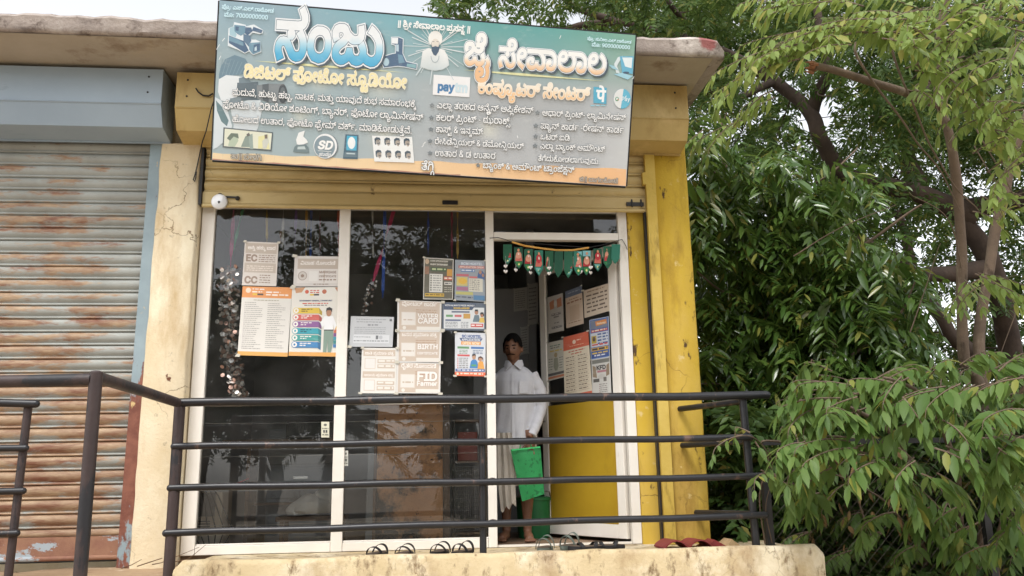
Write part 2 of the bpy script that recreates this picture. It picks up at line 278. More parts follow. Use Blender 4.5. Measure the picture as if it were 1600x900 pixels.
# letter outlines as plain numbers: width, loops; for each loop its points as steps
GDATA = '''177 3 62 60 -2 -3 1 -5 1 -2 1 -5 3 -3 4 -7 10 -5 7 -3 3 -4 0 -2 0 -3 -1 -3 -3 -1 -3 0 -5 1 -4 2 -4 3 -6 -10 -4 -3 7 -3 8 0 8 1 3 1 4 3 4 2 2 4 3 3 0 4 1 8 -1 3 -1 5 -4 3 -4 7 -11 2 -3 3 -3 3 -2 3 0 5 0 3 1 2 1 1 2 2 2 1 6 0 6 -1 6 -2 6 -2 3 -5 6 9 6 2 -3 5 -7 3 -7 2 -7 0 -4 0 -7 -2 -5 -2 -5 -2 -3 -4 -4 -4 -2 -4 -1 16 42 40 -2 0 -2 2 -2 2 0 3 0 3 2 2 2 2 2 0 4 0 2 -2 2 -2 0 -3 0 -3 -2 -2 -2 -2 22 4 59 0 10 56 0 7 1 4 1 2 2 0 3 0 5 -3 6 -4 7 8 5 6 -9 3 -6 0 -2 1 -6 -1 -4 -1 -3 -2 -3 -3 -3 -6 -3 -5 -1 -6 0 138 2 35 34 -2 -4 1 -8 2 -4 1 -5 5 -5 6 -1 4 -2 4 -1 9 1 5 2 8 1 4 5 7 5 4 4 2 4 2 8 0 6 0 
4 -1 4 -1 4 -2 3 -2 2 -3 2 -3 3 -7 1 -4 1 -9 0 -4 -2 -8 -2 -4 -4 -6 -6 -5 -3 -2 -4 -1 -4 -1 31 34 8 5 0 4 2 4 2 2 2 2 4 2 3 1 5 0 4 0 5 -1 5 -2 4 -2 3 -3 3 -3 2 -4 1 -5 0 -3 0 -5 -2 -3 -1 -3 -4 -2 -2 -2 -5 -1 -8 0 -5 1 -5 2 -4 2 -3 3 -3 3 -1 4 -2 194 2 102 70 -2 -4 1 -6 1 -5 4 -3 2 -4 7 4 0 -4 -5 -3 -4 -4 -2 -6 -3 -8 -1 -6 1 -5 2 -4 3 -4 4 -1 2 -1 5 0 7 2 4 2 4 4 4 4 3 8 5 5 4 2 3 1 4 0 2 -1 2 -1 2 -2 1 -3 1 -3 0 -3 0 -4 -1 -2 -2 -1 -3 0 -3 0 -3 1 -2 1 -1 -9 -4 -3 6 -1 6 0 2 1 4 3 4 1 2 4 2 6 2 6 0 7 0 5 -2 4 -3 2 -4 2 -4 0 -4 0 -4 -2 -4 -2 -4 -5 -5 -10 -6 -4 -3 -3 -4 -1 -1 -1 -4 1 -4 3 -3 3 
-2 5 -1 4 1 3 1 3 1 2 2 2 2 1 3 2 6 9 0 1 -3 1 -4 1 -3 3 -2 4 -3 3 0 6 0 5 1 3 3 1 2 1 5 0 3 -1 3 -2 3 -2 3 8 6 4 -6 3 -8 0 -8 -1 -5 -3 -5 -2 -2 -4 -3 -6 -2 28 64 39 -3 0 -6 1 -3 1 -5 3 -6 5 -3 4 -3 5 5 6 6 -8 6 -4 3 -2 6 -2 3 0 5 1 3 1 2 2 1 4 0 5 -1 7 9 2 2 -7 1 -5 -1 -5 -1 -5 -4 -4 -4 -3 -5 -1 91 1 42 14 -2 -4 1 -4 1 -4 1 -4 2 -7 6 -6 7 7 6 5 -6 5 -4 6 -3 7 -1 4 1 3 1 2 1 2 2 2 3 2 3 0 3 0 4 0 8 -2 8 -4 6 -5 5 -6 5 -7 3 6 9 4 -2 7 -5 7 -6 2 -4 5 -7 2 -5 1 -4 1 -10 0 -4 -2 -7 -3 -7 -2 -2 -5 -5 -3 -1 -3 -2 194 3 102 70 -2 -4 1 -6 1 -5 4 -3 2 -4 7 4 0 -4 -5 -3 -4 -4 -2 -6 -3 -8 -1 -6 1 -5 2 
-4 3 -4 4 -1 2 -1 5 0 7 2 4 2 4 4 4 4 3 8 5 5 4 2 3 1 4 0 2 -1 2 -1 2 -2 1 -3 1 -3 0 -3 0 -4 -1 -2 -2 -1 -3 0 -3 0 -3 1 -2 1 -1 -9 -4 -3 6 -1 6 0 2 1 4 3 4 1 2 4 2 6 2 6 0 7 0 5 -2 4 -3 2 -4 2 -4 0 -4 0 -4 -2 -4 -2 -4 -5 -5 -10 -6 -4 -3 -3 -4 -1 -1 -1 -4 1 -4 3 -3 3 -2 5 -1 4 1 3 1 3 1 2 2 2 2 1 3 1 6 10 0 1 -3 1 -4 1 -3 3 -2 4 -3 3 0 6 0 5 1 3 3 1 2 1 5 0 3 -1 3 -2 3 -2 3 8 6 4 -6 3 -8 0 -8 -1 -5 -3 -5 -2 -2 -4 -3 -6 -2 31 64 39 -7 1 -5 1 -6 3 -4 3 -3 4 -4 7 5 6 6 -8 6 -4 5 -3 3 -1 5 0 2 0 3 2 2 1 1 3 0 3 0 3 -2 4 -2 1 9 4 1 -1 3 -4 2 -4 0 -6 -1 -5 -1 -2 -3 -3 -4 -3 -5 -1 55 53 59 0 10 17 0 
7 2 2 1 2 2 1 3 1 3 0 4 -1 2 -2 4 -4 2 -2 0 -5 0 -4 -1 -3 -3 -2 -3 0 -4 -4 5 6 0 4 -1 1 0 0 -3 0 -2 -1 -2 -2 -2 -2 -1 -4 0 -1 1 -2 1 -2 3 -1 5 0 2 1 4 3 4 3 3 4 2 3 0 6 1 3 0 6 -1 4 -3 2 -2 2 -2 3 -5 0 -2 1 -6 0 -4 -1 -4 -2 -4 -3 -3 -2 -2 -3 -1 -8 -2 -7 -1 46 1 91 -10 -52 -5 0 -7 2 -4 1 -5 4 -4 5 -2 6 -1 6 1 6 0 2 3 5 1 2 4 3 2 1 5 1 5 0 5 0 4 -3 2 -3 1 -3 1 -4 -1 -3 0 -2 -3 -4 -2 -2 -3 -1 -7 -1 -6 0 -3 1 -3 2 -1 9 4 -3 6 -1 5 0 1 1 2 1 1 2 0 4 -2 2 -2 1 -4 0 -3 -1 -2 -2 -1 -3 -1 -5 0 -5 1 -3 1 -3 2 -2 3 -2 3 -1 4 -1 7 0 8 1 2 1 5 3 3 5 1 2 0 3 0 7 0 3 -2 5 -2 4 -3 4 4 5 2 3 0 3 0 4 -2 3 -2 3 
-3 3 7 7 2 -3 5 -5 1 -2 2 -4 0 -8 -1 -4 -2 -3 -3 -3 -1 4 5 -8 2 -5 1 -9 -1 -9 -1 -4 -2 -3 -2 -3 -6 -4 -7 -3 -4 -1 177 3 62 60 -2 -3 1 -5 1 -2 1 -5 3 -3 4 -7 10 -5 7 -3 3 -4 0 -2 0 -3 -1 -3 -3 -1 -3 0 -5 1 -4 2 -4 3 -6 -10 -4 -3 7 -3 8 0 8 1 3 1 4 3 4 2 2 4 3 3 0 4 1 8 -1 3 -1 5 -4 3 -4 7 -11 2 -3 3 -3 3 -2 3 0 5 0 3 1 2 1 1 2 2 2 1 6 0 6 -1 6 -2 6 -2 3 -5 6 9 6 2 -3 5 -7 3 -7 2 -7 0 -4 0 -7 -2 -5 -2 -5 -2 -3 -4 -4 -4 -2 -4 -1 16 42 40 -2 0 -2 2 -2 2 0 3 0 3 2 2 2 2 2 0 4 0 2 -2 2 -2 0 -3 0 -3 -2 -2 -2 -2 56 4 59 0 10 53 0 9 1 4 2 2 2 1 3 0 3 0 4 0 2 -3 4 -1 1 -5 1 -4 0 -3 0 -3 -2 -2 -2 -1 -3 
-1 -4 -3 5 6 0 2 0 2 -1 1 -3 0 -2 -1 -2 -2 -2 -3 -1 -3 0 -2 1 -3 2 -1 4 -1 3 1 2 1 4 2 4 2 1 4 3 2 1 2 0 6 1 4 0 5 -1 5 -3 2 -2 2 -2 2 -5 1 -2 1 -6 0 -4 -2 -4 -1 -4 -3 -3 -6 -3 -7 -2 -7 -1 102 1 60 48 54 0 -3 -1 -5 -3 -4 -2 -2 -4 -2 -6 -2 -6 -1 -3 0 -6 2 -5 2 -5 5 3 8 4 -4 6 -4 5 0 3 0 5 1 3 3 1 3 0 4 -1 3 -2 2 -3 1 -4 0 -2 0 -3 -2 -3 -3 -3 -4 -1 -4 -1 -6 1 -6 0 -3 1 -4 4 -6 2 -3 4 -4 6 -5 7 -3 -5 -10 -4 3 -8 5 -7 6 -5 6 -3 8 -2 5 -1 9 1 9 3 7 2 3 4 6 5 3 7 2 4 0 5 0 2 -1 4 -2 4 -3 2 -3 0 -2 198 2 89 28 -2 -7 1 -5 2 -5 4 -4 4 -2 5 -1 4 0 6 1 5 1 2 3 4 4 3 2 1 2 1 6 0 3 0 5 -1 3 -2 2 -3 1 -3 0 
-3 0 -4 -1 -2 -8 0 0 4 0 3 -2 1 -1 2 -3 0 -3 -1 -3 -2 -1 -1 -1 -2 0 -5 0 -5 3 -4 2 -2 3 -1 7 -1 4 1 4 1 3 1 2 2 2 2 1 3 1 6 10 0 0 -3 1 -4 2 -3 2 -2 2 -1 5 -2 6 0 3 1 2 1 2 2 2 5 1 3 0 6 -1 4 -2 6 -5 9 -6 7 -8 4 -2 1 -5 2 19 0 8 -7 5 -5 3 -6 3 -7 1 -7 0 -7 -2 -8 -1 -3 -3 -5 -5 -4 -5 -2 -6 -1 -8 1 -6 3 -3 3 -3 3 -2 4 4 1 -6 -7 -5 -5 -7 -2 4 4 59 0 10 76 0 0 -10 112 1 68 51 30 -1 -9 -2 -8 -2 -3 -4 -6 -3 -2 -3 -1 -7 -2 -8 0 -6 1 -2 1 -4 3 -2 2 -3 5 0 2 -1 5 0 3 1 5 3 5 5 3 5 1 2 0 4 -1 1 -2 2 -2 0 -4 0 -3 -2 -2 -2 -1 -4 -1 -2 0 -2 2 -1 2 -1 3 2 0 -2 -3 0 -6 2 -4 2 -3 3 -1 2 -1 6 0 2 1 4 1 3 3 2 
5 1 2 1 6 0 11 -1 5 -2 5 -5 5 -3 3 -5 2 -4 1 -9 1 -42 0 0 10 45 0 10 -1 8 -3 5 -3 3 -3 4 -4 2 -3 1 -3 3 -7 0 -4 192 2 100 48 -2 -7 1 -6 1 -6 1 -5 3 -4 3 -4 3 -4 4 -2 4 -3 5 -1 5 -1 5 -1 5 1 5 1 9 4 7 4 5 6 4 3 2 3 0 7 0 3 0 4 -2 2 -1 3 -2 1 -2 2 -4 0 -8 -1 -3 -1 -4 -2 -2 -4 -3 -4 -3 -6 -1 -5 0 -5 1 -5 2 -1 0 1 10 3 -2 6 -2 5 0 5 1 2 1 2 3 0 5 0 3 -2 3 -1 0 -3 1 -4 0 -2 0 -4 -2 -3 -3 -2 -4 -1 -3 -1 -7 0 -8 0 -4 3 -7 2 -3 3 -3 3 -2 4 -3 3 -1 5 -1 5 -1 5 -1 10 1 4 1 8 4 3 2 2 2 2 3 2 3 2 7 0 8 -1 5 -2 3 -2 4 -3 3 -3 3 -7 5 6 6 9 -6 5 -5 4 -5 3 -6 1 -7 0 -9 -1 -5 -1 -4 -2 -4 -3 -4 -3 -4 -4 -3 -4 
-2 -5 -3 -6 -1 -7 -1 4 55 59 0 10 23 0 0 -10 190 1 102 47 -2 -7 1 -6 1 -5 1 -5 3 -4 3 -4 3 -4 4 -2 4 -3 5 -1 5 -1 5 -1 5 1 5 1 9 4 7 4 5 6 4 3 2 3 0 7 0 3 0 4 -2 2 -1 3 -2 1 -2 2 -4 0 -8 -1 -3 -1 -4 -2 -2 -4 -3 -4 -3 -6 -1 -5 0 -5 1 -5 2 -1 0 1 10 3 -2 6 -2 5 0 5 1 2 1 2 3 0 5 0 3 -2 3 -1 0 -3 1 -4 0 -2 0 -4 -2 -3 -3 -2 -4 -1 -3 -1 -7 0 -8 0 -4 3 -7 2 -3 3 -3 3 -2 3 -3 4 -1 4 -1 10 -2 5 1 9 1 8 4 3 2 2 2 2 3 2 3 2 7 0 8 -1 4 -2 4 -2 3 -3 4 -3 2 -7 6 5 8 5 -2 5 -4 4 -4 3 -4 3 -5 1 -5 2 -5 0 -6 0 -5 -1 -5 -1 -4 -2 -4 -3 -4 -3 -4 -4 -3 -4 -2 -5 -3 -6 -1 -7 -1 150 2 4 52 -18 0 106 10 0 0 -106 4 
24 -18 0 106 10 0 0 -106 158 1 89 34 -2 -13 2 -9 4 -6 6 -2 6 0 10 5 6 9 5 22 5 5 4 2 6 0 11 -1 7 -3 8 -5 7 -6 4 -8 2 -7 -2 -2 -5 1 -3 2 -2 7 -1 4 2 3 2 2 8 10 -1 -2 -5 -3 -7 -3 -3 -6 -3 -7 -1 -7 0 -6 3 -2 3 -2 7 1 8 6 6 7 3 8 0 7 -2 6 -3 5 -5 4 -6 4 -10 2 -11 0 -10 -2 -10 -6 -7 -11 -5 -16 -3 -5 -3 -2 -4 0 -3 3 -6 5 -2 8 -1 12 0 8 2 6 4 4 4 3 5 1 7 -2 10 -4 8 -5 4 -13 4 -10 1 -8 -2 -2 -4 2 -6 -9 -4 -3 7 0 6 3 5 5 5 6 2 11 0 18 -3 8 -5 5 -5 4 -5 3 -10 1 -7 -1 -10 -3 -8 -3 -4 -3 -3 -8 -5 -10 -3 34 1 20 16 -7 0 -5 -3 -8 -5 -7 -8 -5 -9 -3 -11 -2 -11 0 -15 3 2 8 13 -2 13 0 6 1 10 5 6 6 2 9 -1 6 -4 
9 9 4 4 -8 198 3 58 28 -2 -7 1 -5 2 -5 4 -4 4 -2 5 -1 10 1 5 4 6 6 4 8 1 8 -1 5 -5 1 -6 -1 -6 -8 0 0 7 -3 3 -6 -1 -4 -3 -1 -7 0 -5 3 -4 5 -3 7 -1 8 2 3 1 4 4 2 9 10 0 1 -7 4 -5 7 -3 7 0 5 3 2 4 2 6 0 5 -4 12 -7 9 9 6 5 -6 4 -7 3 -12 -1 -12 -2 -7 -3 -5 -5 -4 -5 -2 -6 -1 -8 1 -6 3 -6 6 -2 4 4 1 -6 -7 -5 -5 -7 -2 8 50 37 -5 2 -2 5 2 6 5 2 5 -2 3 -6 -3 -5 16 4 59 0 10 67 0 9 2 4 4 0 6 -3 6 -5 7 8 5 5 -7 4 -8 1 -8 -2 -7 -3 -5 -7 -4 -12 -1 178 1 60 60 -2 -8 2 -7 4 -15 21 -3 3 -4 0 -5 -1 -3 -3 -1 -3 1 -9 5 -10 -10 -4 -5 12 -1 11 1 5 3 5 3 3 4 3 5 1 6 0 9 -4 4 -4 11 -16 4 -4 5 -1 8 1 4 3 2 8 0 7 -2 8 
-3 8 -5 6 -6 5 -11 4 -42 0 0 10 56 0 10 2 3 4 0 6 -3 6 -4 7 8 5 4 -7 4 -8 2 -8 -2 -7 -4 -5 -5 -3 -7 -2 -10 0 8 1 6 -4 7 -8 5 -13 1 -7 0 -9 -3 -10 -6 -7 -4 -2 26 1 41 -22 -8 7 -1 6 -4 5 -6 11 -16 4 -2 7 1 2 -9 -4 -1 -6 0 -7 3 -4 5 -11 16 -5 5 -5 1 -5 -1 -3 -3 0 -5 3 -5 8 -2 11 2 7 4 3 5 3 7 -1 9 -2 9 8 4 4 -10 0 -8 0 -7 -2 -6 -4 -5 -10 -8 -12 -3 -9 0 -8 2 -5 4 -3 8 1 8 1 3 5 4 192 3 47 27 -2 -9 2 -5 4 -3 5 -3 6 -2 9 0 9 2 8 5 11 5 6 7 4 7 4 8 2 9 1 9 -1 9 -2 8 -5 6 -7 5 -13 -3 -10 -7 -6 -9 -1 -4 1 -5 2 -4 6 -1 5 2 5 5 5 5 2 7 0 4 -2 7 -3 6 -8 3 -10 -1 -11 -4 -9 -4 -4 -5 -3 -5 -1 -7 0 -10 3 -5 
4 -4 7 4 1 -3 -6 -5 -5 -6 -3 39 28 8 6 2 4 3 3 4 2 6 9 0 4 -9 6 -5 9 0 7 3 3 4 1 7 -1 7 -2 7 -5 4 -6 1 -4 -1 -2 -1 0 -4 2 -3 4 -1 5 1 3 3 2 4 0 4 -1 3 -3 5 -5 4 -5 1 -7 2 -10 0 -14 -2 -5 -3 -4 -4 -4 -4 -3 -9 -1 -14 3 -10 4 -3 31 36 93 10 -1 13 -3 11 -6 8 -8 6 -9 3 -9 1 -11 -2 -10 -10 17 5 1 -6 10 -10 10 -9 5 -6 2 -6 2 -11 0 -5 -1 -5 -2 -3 -3 -1 -5 1 -5 4 -5 -8 -6 -4 7 -3 7 0 7 2 5 4 5 5 3 6 2 194 2 68 70 -2 -10 2 -5 4 -7 9 4 0 -7 -9 -4 -2 -6 -3 -8 -1 -6 1 -5 2 -4 3 -4 4 -2 7 0 7 2 4 6 8 17 12 2 3 1 4 -1 4 -3 3 -6 1 -7 -1 -2 -2 -1 -3 0 -6 2 -3 -9 -4 -3 6 -1 6 1 6 4 6 4 2 6 2 13 0 5 -2 4 -3 4 
-8 0 -8 -4 -8 -19 -14 -4 -5 -1 -4 1 -4 3 -3 3 -2 9 0 6 2 4 4 2 9 10 0 3 -10 7 -5 9 0 5 1 3 3 2 7 -1 6 -4 6 8 6 4 -6 3 -8 0 -8 -1 -5 -5 -7 -4 -3 -6 -2 42 64 39 -6 1 -8 2 -7 5 -6 7 5 6 9 -9 8 -2 9 -1 5 2 3 3 2 5 0 8 -1 4 -3 6 -5 3 -5 1 -5 0 -3 -4 0 -4 3 -3 7 -1 6 2 7 7 4 -6 -7 -7 -8 -4 -7 0 -6 2 -5 3 -3 5 0 7 4 7 6 4 7 1 10 -2 7 -6 5 -8 2 -10 -2 -11 -5 -7 -7 -5 204 3 66 30 -2 -10 2 -6 4 -5 6 -3 7 -1 10 2 12 5 10 8 7 10 2 7 -1 7 -5 3 -7 0 -7 -3 -6 -6 -4 -8 -2 -6 0 -6 2 -8 5 -1 1 3 8 7 -6 4 -1 6 0 4 1 3 2 1 3 0 4 -4 4 -5 0 -6 -3 -5 -6 -2 -10 1 -11 3 -6 5 -3 6 -1 5 0 7 2 4 4 3 9 10 0 3 -10 7 -5 9 
0 5 1 3 4 1 4 -1 9 -5 7 -10 4 8 6 11 -6 6 -8 2 -10 -2 -9 -4 -7 -7 -4 -10 -2 -9 2 -8 5 -6 8 4 0 -9 -10 -7 -3 16 24 52 -6 2 -4 4 -3 7 0 6 3 4 5 4 5 2 7 1 1 -10 -7 -1 -3 -2 -1 -2 0 -3 2 -3 8 -4 17 62 38 0 10 16 0 4 2 2 3 1 6 -3 6 -4 3 -7 2 4 10 9 -4 6 -4 4 -6 1 -10 -3 -8 -4 -5 -10 -4 273 3 60 48 -2 -13 2 -11 4 -8 6 -4 4 -5 9 -1 5 -2 10 2 14 4 7 4 5 9 6 10 0 7 -2 5 -3 3 -6 0 -8 -2 -7 -6 -5 -4 -3 -11 -1 -10 3 -1 0 1 10 9 -4 5 0 5 1 4 4 0 8 -2 3 -4 1 -6 0 -4 -2 -3 -3 -2 -4 -2 -10 0 -12 3 -7 8 -8 7 -4 10 -2 15 0 12 5 7 7 4 10 -1 13 -7 10 -10 8 6 6 9 -6 5 -5 4 -5 3 -6 1 -7 0 -9 -2 -9 -5 -8 -7 -7 -9 
-5 -6 -1 4 55 59 0 10 23 0 0 -10 37 116 37 -8 1 -6 5 -2 3 -2 4 -1 9 2 12 5 9 8 5 10 2 11 -2 5 -2 -6 -8 -5 3 -9 0 -7 -4 -3 -5 -2 -11 2 -7 4 -5 8 0 3 2 1 4 -1 3 -3 3 -6 1 -37 0 0 10 40 0 6 -2 4 -2 4 -3 2 -5 1 -5 -2 -7 -1 -2 -5 -4 198 4 58 28 -2 -7 1 -5 2 -5 4 -4 4 -2 5 -1 10 1 5 4 6 6 4 8 1 8 -1 5 -5 1 -6 -1 -6 -8 0 0 7 -3 3 -6 -1 -4 -3 -1 -7 0 -5 3 -4 5 -3 7 -1 8 2 3 1 4 4 2 9 10 0 1 -7 4 -5 7 -3 7 0 5 3 2 4 2 6 0 5 -4 12 -7 9 9 6 5 -6 4 -7 3 -12 -1 -12 -2 -7 -3 -5 -5 -4 -5 -2 -6 -1 -8 1 -6 3 -6 6 -2 4 4 1 -6 -7 -5 -5 -7 -2 4 46 -18 0 20 10 0 1 -20 8 50 37 -5 2 -2 5 2 6 5 2 5 -2 3 -6 -3 -5 34 
4 59 0 10 63 0 7 1 5 1 4 5 1 8 -2 4 -5 4 -5 0 -6 -1 -4 -4 -1 -6 -4 5 6 0 4 -1 1 -5 -3 -4 -6 -1 -3 2 -2 3 -1 5 1 6 4 5 6 4 9 1 9 -1 6 -5 5 -7 1 -8 -2 -8 -4 -7 -7 -4 -13 -2 161 1 74 -10 -21 -7 1 -9 2 -8 4 -8 8 6 7 11 -9 11 -3 6 0 6 1 8 5 2 5 2 8 -3 24 0 13 2 8 4 6 6 6 7 3 13 2 12 -1 7 -4 6 -4 5 -5 3 -7 4 -15 0 -9 -2 -8 -5 -10 -8 -6 -11 -3 -10 2 -4 3 -4 3 -3 7 -1 8 2 7 5 5 5 2 4 0 3 -1 3 -4 1 -7 -3 -3 -2 -1 -5 0 -2 2 -1 5 -1 -3 0 -6 2 -4 2 -3 5 -2 8 1 6 3 4 8 2 10 -1 8 -2 7 -6 9 -6 4 -8 2 -9 0 -4 -1 -7 -4 -3 -3 -3 -8 0 -10 3 -26 -1 -7 -2 -8 -3 -5 -6 -5 -8 -3 204 4 66 30 -2 -10 2 -6 4 -5 6 -3 7 
-1 10 2 12 5 10 8 7 10 2 7 -1 7 -5 3 -7 0 -7 -3 -6 -6 -4 -8 -2 -6 0 -6 2 -8 5 -1 1 3 8 7 -6 4 -1 6 0 4 1 3 2 1 3 0 4 -4 4 -5 0 -6 -3 -5 -6 -2 -10 1 -11 3 -6 5 -3 6 -1 5 0 7 2 4 4 3 9 10 0 3 -10 7 -5 9 0 5 1 3 4 1 4 -1 9 -5 7 -10 4 8 6 11 -6 6 -8 2 -10 -2 -9 -4 -7 -7 -4 -10 -2 -9 2 -8 5 -6 8 4 0 -9 -10 -7 -3 16 24 52 -6 2 -4 4 -3 7 0 6 3 4 5 4 5 2 7 1 1 -10 -7 -1 -3 -2 -1 -2 0 -3 2 -3 8 -4 16 62 38 0 10 11 0 6 1 2 2 1 4 -1 3 -3 3 9 4 2 -3 3 -4 0 -5 -1 -6 -4 -4 -4 -3 -7 -2 34 53 59 0 10 27 1 4 2 4 5 0 7 -2 4 -5 4 -5 0 -4 0 -5 -4 -2 -3 0 -4 -4 5 6 0 3 -1 2 -4 -2 -4 -5 -2 -5 2 -2 5 -1 5 2 6 3 3 6 
4 9 1 9 -1 6 -5 5 -7 1 -8 -2 -8 -4 -7 -5 -3 -8 -2 186 1 68 11 -2 -8 2 -6 3 -12 11 7 7 7 -8 7 -4 8 0 6 3 2 5 -1 23 1 9 3 7 5 6 6 5 8 3 13 0 11 -3 6 -4 6 -5 3 -6 3 -6 2 -16 -1 -13 -4 -7 -4 -6 -9 -5 -11 0 -9 2 -4 3 -3 4 -2 8 0 8 3 5 5 5 5 1 4 -1 4 -2 2 -4 -1 -6 -5 -3 -4 0 -2 2 -2 5 1 0 -1 -5 0 -6 2 -3 4 -3 8 -1 7 2 4 6 3 7 -1 15 -1 7 -4 6 -8 7 -7 2 -8 0 -5 -1 -5 -2 -4 -4 -3 -5 -1 -9 1 -23 -3 -8 -3 -4 -5 -3 34 2 59 -30 -46 -7 1 -4 2 -5 5 -1 5 -1 9 1 5 4 7 6 4 8 1 5 -1 4 -2 3 -6 0 -5 -2 -4 -3 -3 -6 -1 -8 0 -7 4 1 7 6 -3 6 -1 4 2 1 4 -4 1 -4 0 -3 -2 -3 -4 -1 -6 1 -5 3 -4 3 -1 6 -1 4 2 3 2 2 5 8 0 2 
-6 4 -3 6 0 4 2 2 4 0 6 -5 5 -6 1 3 7 10 -4 6 -6 1 -4 0 -8 -2 -5 -4 -4 -8 -2 -8 1 -7 3 -4 6 4 0 -6 -7 -6 -2 13 -8 -20 0 8 10 0 4 3 -1 8 -3 11 9 2 3 -9 1 -7 0 -7 -2 -3 -2 -3 -5 -3 429 5 19 38 -2 -12 2 -6 4 -5 4 -7 11 -2 6 -1 10 2 14 7 11 10 7 14 3 13 -2 6 -3 5 -4 7 -11 3 -16 -3 -14 -7 -12 -10 -7 16 38 8 10 2 7 5 4 9 2 11 -1 10 -5 8 -7 6 -10 1 -9 -1 -7 -5 -5 -8 -2 -12 2 -11 5 -8 7 -5 27 90 -2 -9 2 -7 3 -7 6 -6 7 6 6 8 -8 9 -5 10 0 3 1 5 3 3 6 1 7 -1 8 -2 7 -4 7 -5 5 -6 4 -8 3 18 0 10 -8 5 -8 3 -10 0 -12 -2 -10 -7 -8 -7 -4 35 75 59 0 10 17 0 7 2 4 3 2 5 -1 7 -2 4 -4 2 -7 0 -4 -1 -3 -3 -2 -3 0 -4 
-4 5 6 0 4 -1 1 -3 0 -4 -5 -3 -5 1 -4 4 -1 5 1 6 3 4 8 5 8 1 9 -1 7 -5 4 -7 2 -8 -2 -8 -4 -7 -6 -3 -7 -2 69 132 -2 -11 3 -6 4 -9 9 6 7 8 -8 7 -4 8 0 5 3 3 5 -1 23 1 9 3 7 5 6 10 6 12 2 13 -1 6 -4 6 -4 5 -5 3 -7 3 -15 0 -9 -1 -8 -3 -7 -5 -6 -9 -5 -11 0 -9 2 -4 3 -3 4 -2 8 0 8 3 5 5 5 6 1 4 -1 2 -2 3 -4 -1 -6 -5 -3 -4 0 -2 2 -2 5 1 0 -1 -6 1 -5 2 -3 3 -3 8 -1 7 2 3 4 3 4 1 8 0 8 -1 7 -5 10 -8 7 -7 2 -8 0 -5 -1 -5 -2 -4 -4 -3 -5 -1 -9 1 -23 -3 -8 -3 -4 -5 -3 144 3 35 36 -2 -9 1 -7 2 -5 4 -5 4 -3 9 1 9 2 5 4 5 5 3 2 -2 -17 0 0 9 26 0 3 3 1 2 0 4 -2 4 5 1 5 -1 1 -3 0 -6 -1 -4 26 0 0 -9 -18 0 2 2 4 
-2 4 -4 3 -4 1 -8 -1 -10 -6 -7 -5 -3 -8 -3 15 36 8 9 1 5 3 4 8 0 7 -3 6 -5 3 -7 2 -11 -1 -5 -2 -4 -4 -2 -6 0 -5 3 -5 4 -5 16 4 59 0 10 41 0 9 2 4 4 0 6 -3 6 -5 7 8 5 7 -9 3 -8 0 -8 -2 -7 -6 -5 -7 -2 -6 -1 161 1 72 -12 -21 -11 1 -10 4 -9 6 -9 9 7 6 9 -9 11 -6 15 -1 11 2 5 5 2 7 -2 42 2 8 4 6 6 6 7 3 13 2 12 -1 7 -4 6 -4 5 -5 3 -7 4 -15 0 -9 -2 -8 -5 -10 -8 -6 -11 -3 -10 2 -4 3 -4 3 -3 7 -1 8 2 7 5 5 5 2 4 0 3 -1 3 -4 1 -7 -3 -3 -2 -1 -5 0 -2 2 -1 5 -1 -3 0 -6 2 -4 2 -3 5 -2 8 1 6 3 4 8 2 10 -1 8 -2 7 -6 9 -6 4 -8 2 -9 0 -4 -1 -7 -4 -3 -3 -3 -8 0 -10 3 -26 -1 -9 -3 -7 -5 -6 -6 -4 -8 -2 65 1 57 
0 -51 -8 1 -8 2 -4 5 -2 5 0 4 2 5 14 9 1 2 -1 2 -3 2 -5 -1 -2 -2 0 -4 -8 -3 -1 5 0 4 3 5 5 2 9 1 7 -2 3 -2 1 -4 0 -7 -4 -4 -11 -7 -1 -3 0 -2 3 -3 8 -1 8 0 7 3 5 5 1 4 0 6 -4 6 -11 15 -2 9 2 5 5 5 6 1 7 -1 7 -4 3 -8 -9 -2 -2 5 -5 2 -4 -2 -1 -4 2 -4 11 -12 3 -6 1 -9 -1 -9 -4 -6 -6 -4 -7 -3 241 3 27 41 -2 -14 3 -8 3 -7 6 -4 7 -2 5 -1 10 2 12 2 6 5 6 7 5 2 -2 -18 0 0 10 58 0 0 -10 -1 0 0 1 2 -1 6 -5 3 -5 2 -7 1 -15 -2 -9 -7 -10 -7 -5 -9 -3 16 41 8 11 2 8 6 4 8 2 10 -2 11 -5 8 -8 5 -10 2 -11 -2 -7 -6 -6 -7 -1 -11 1 -11 5 -8 9 -5 37 100 37 -4 0 -7 3 -5 6 -2 4 -1 9 2 12 5 9 8 5 10 2 11 -2 5 -2 -6 -8 
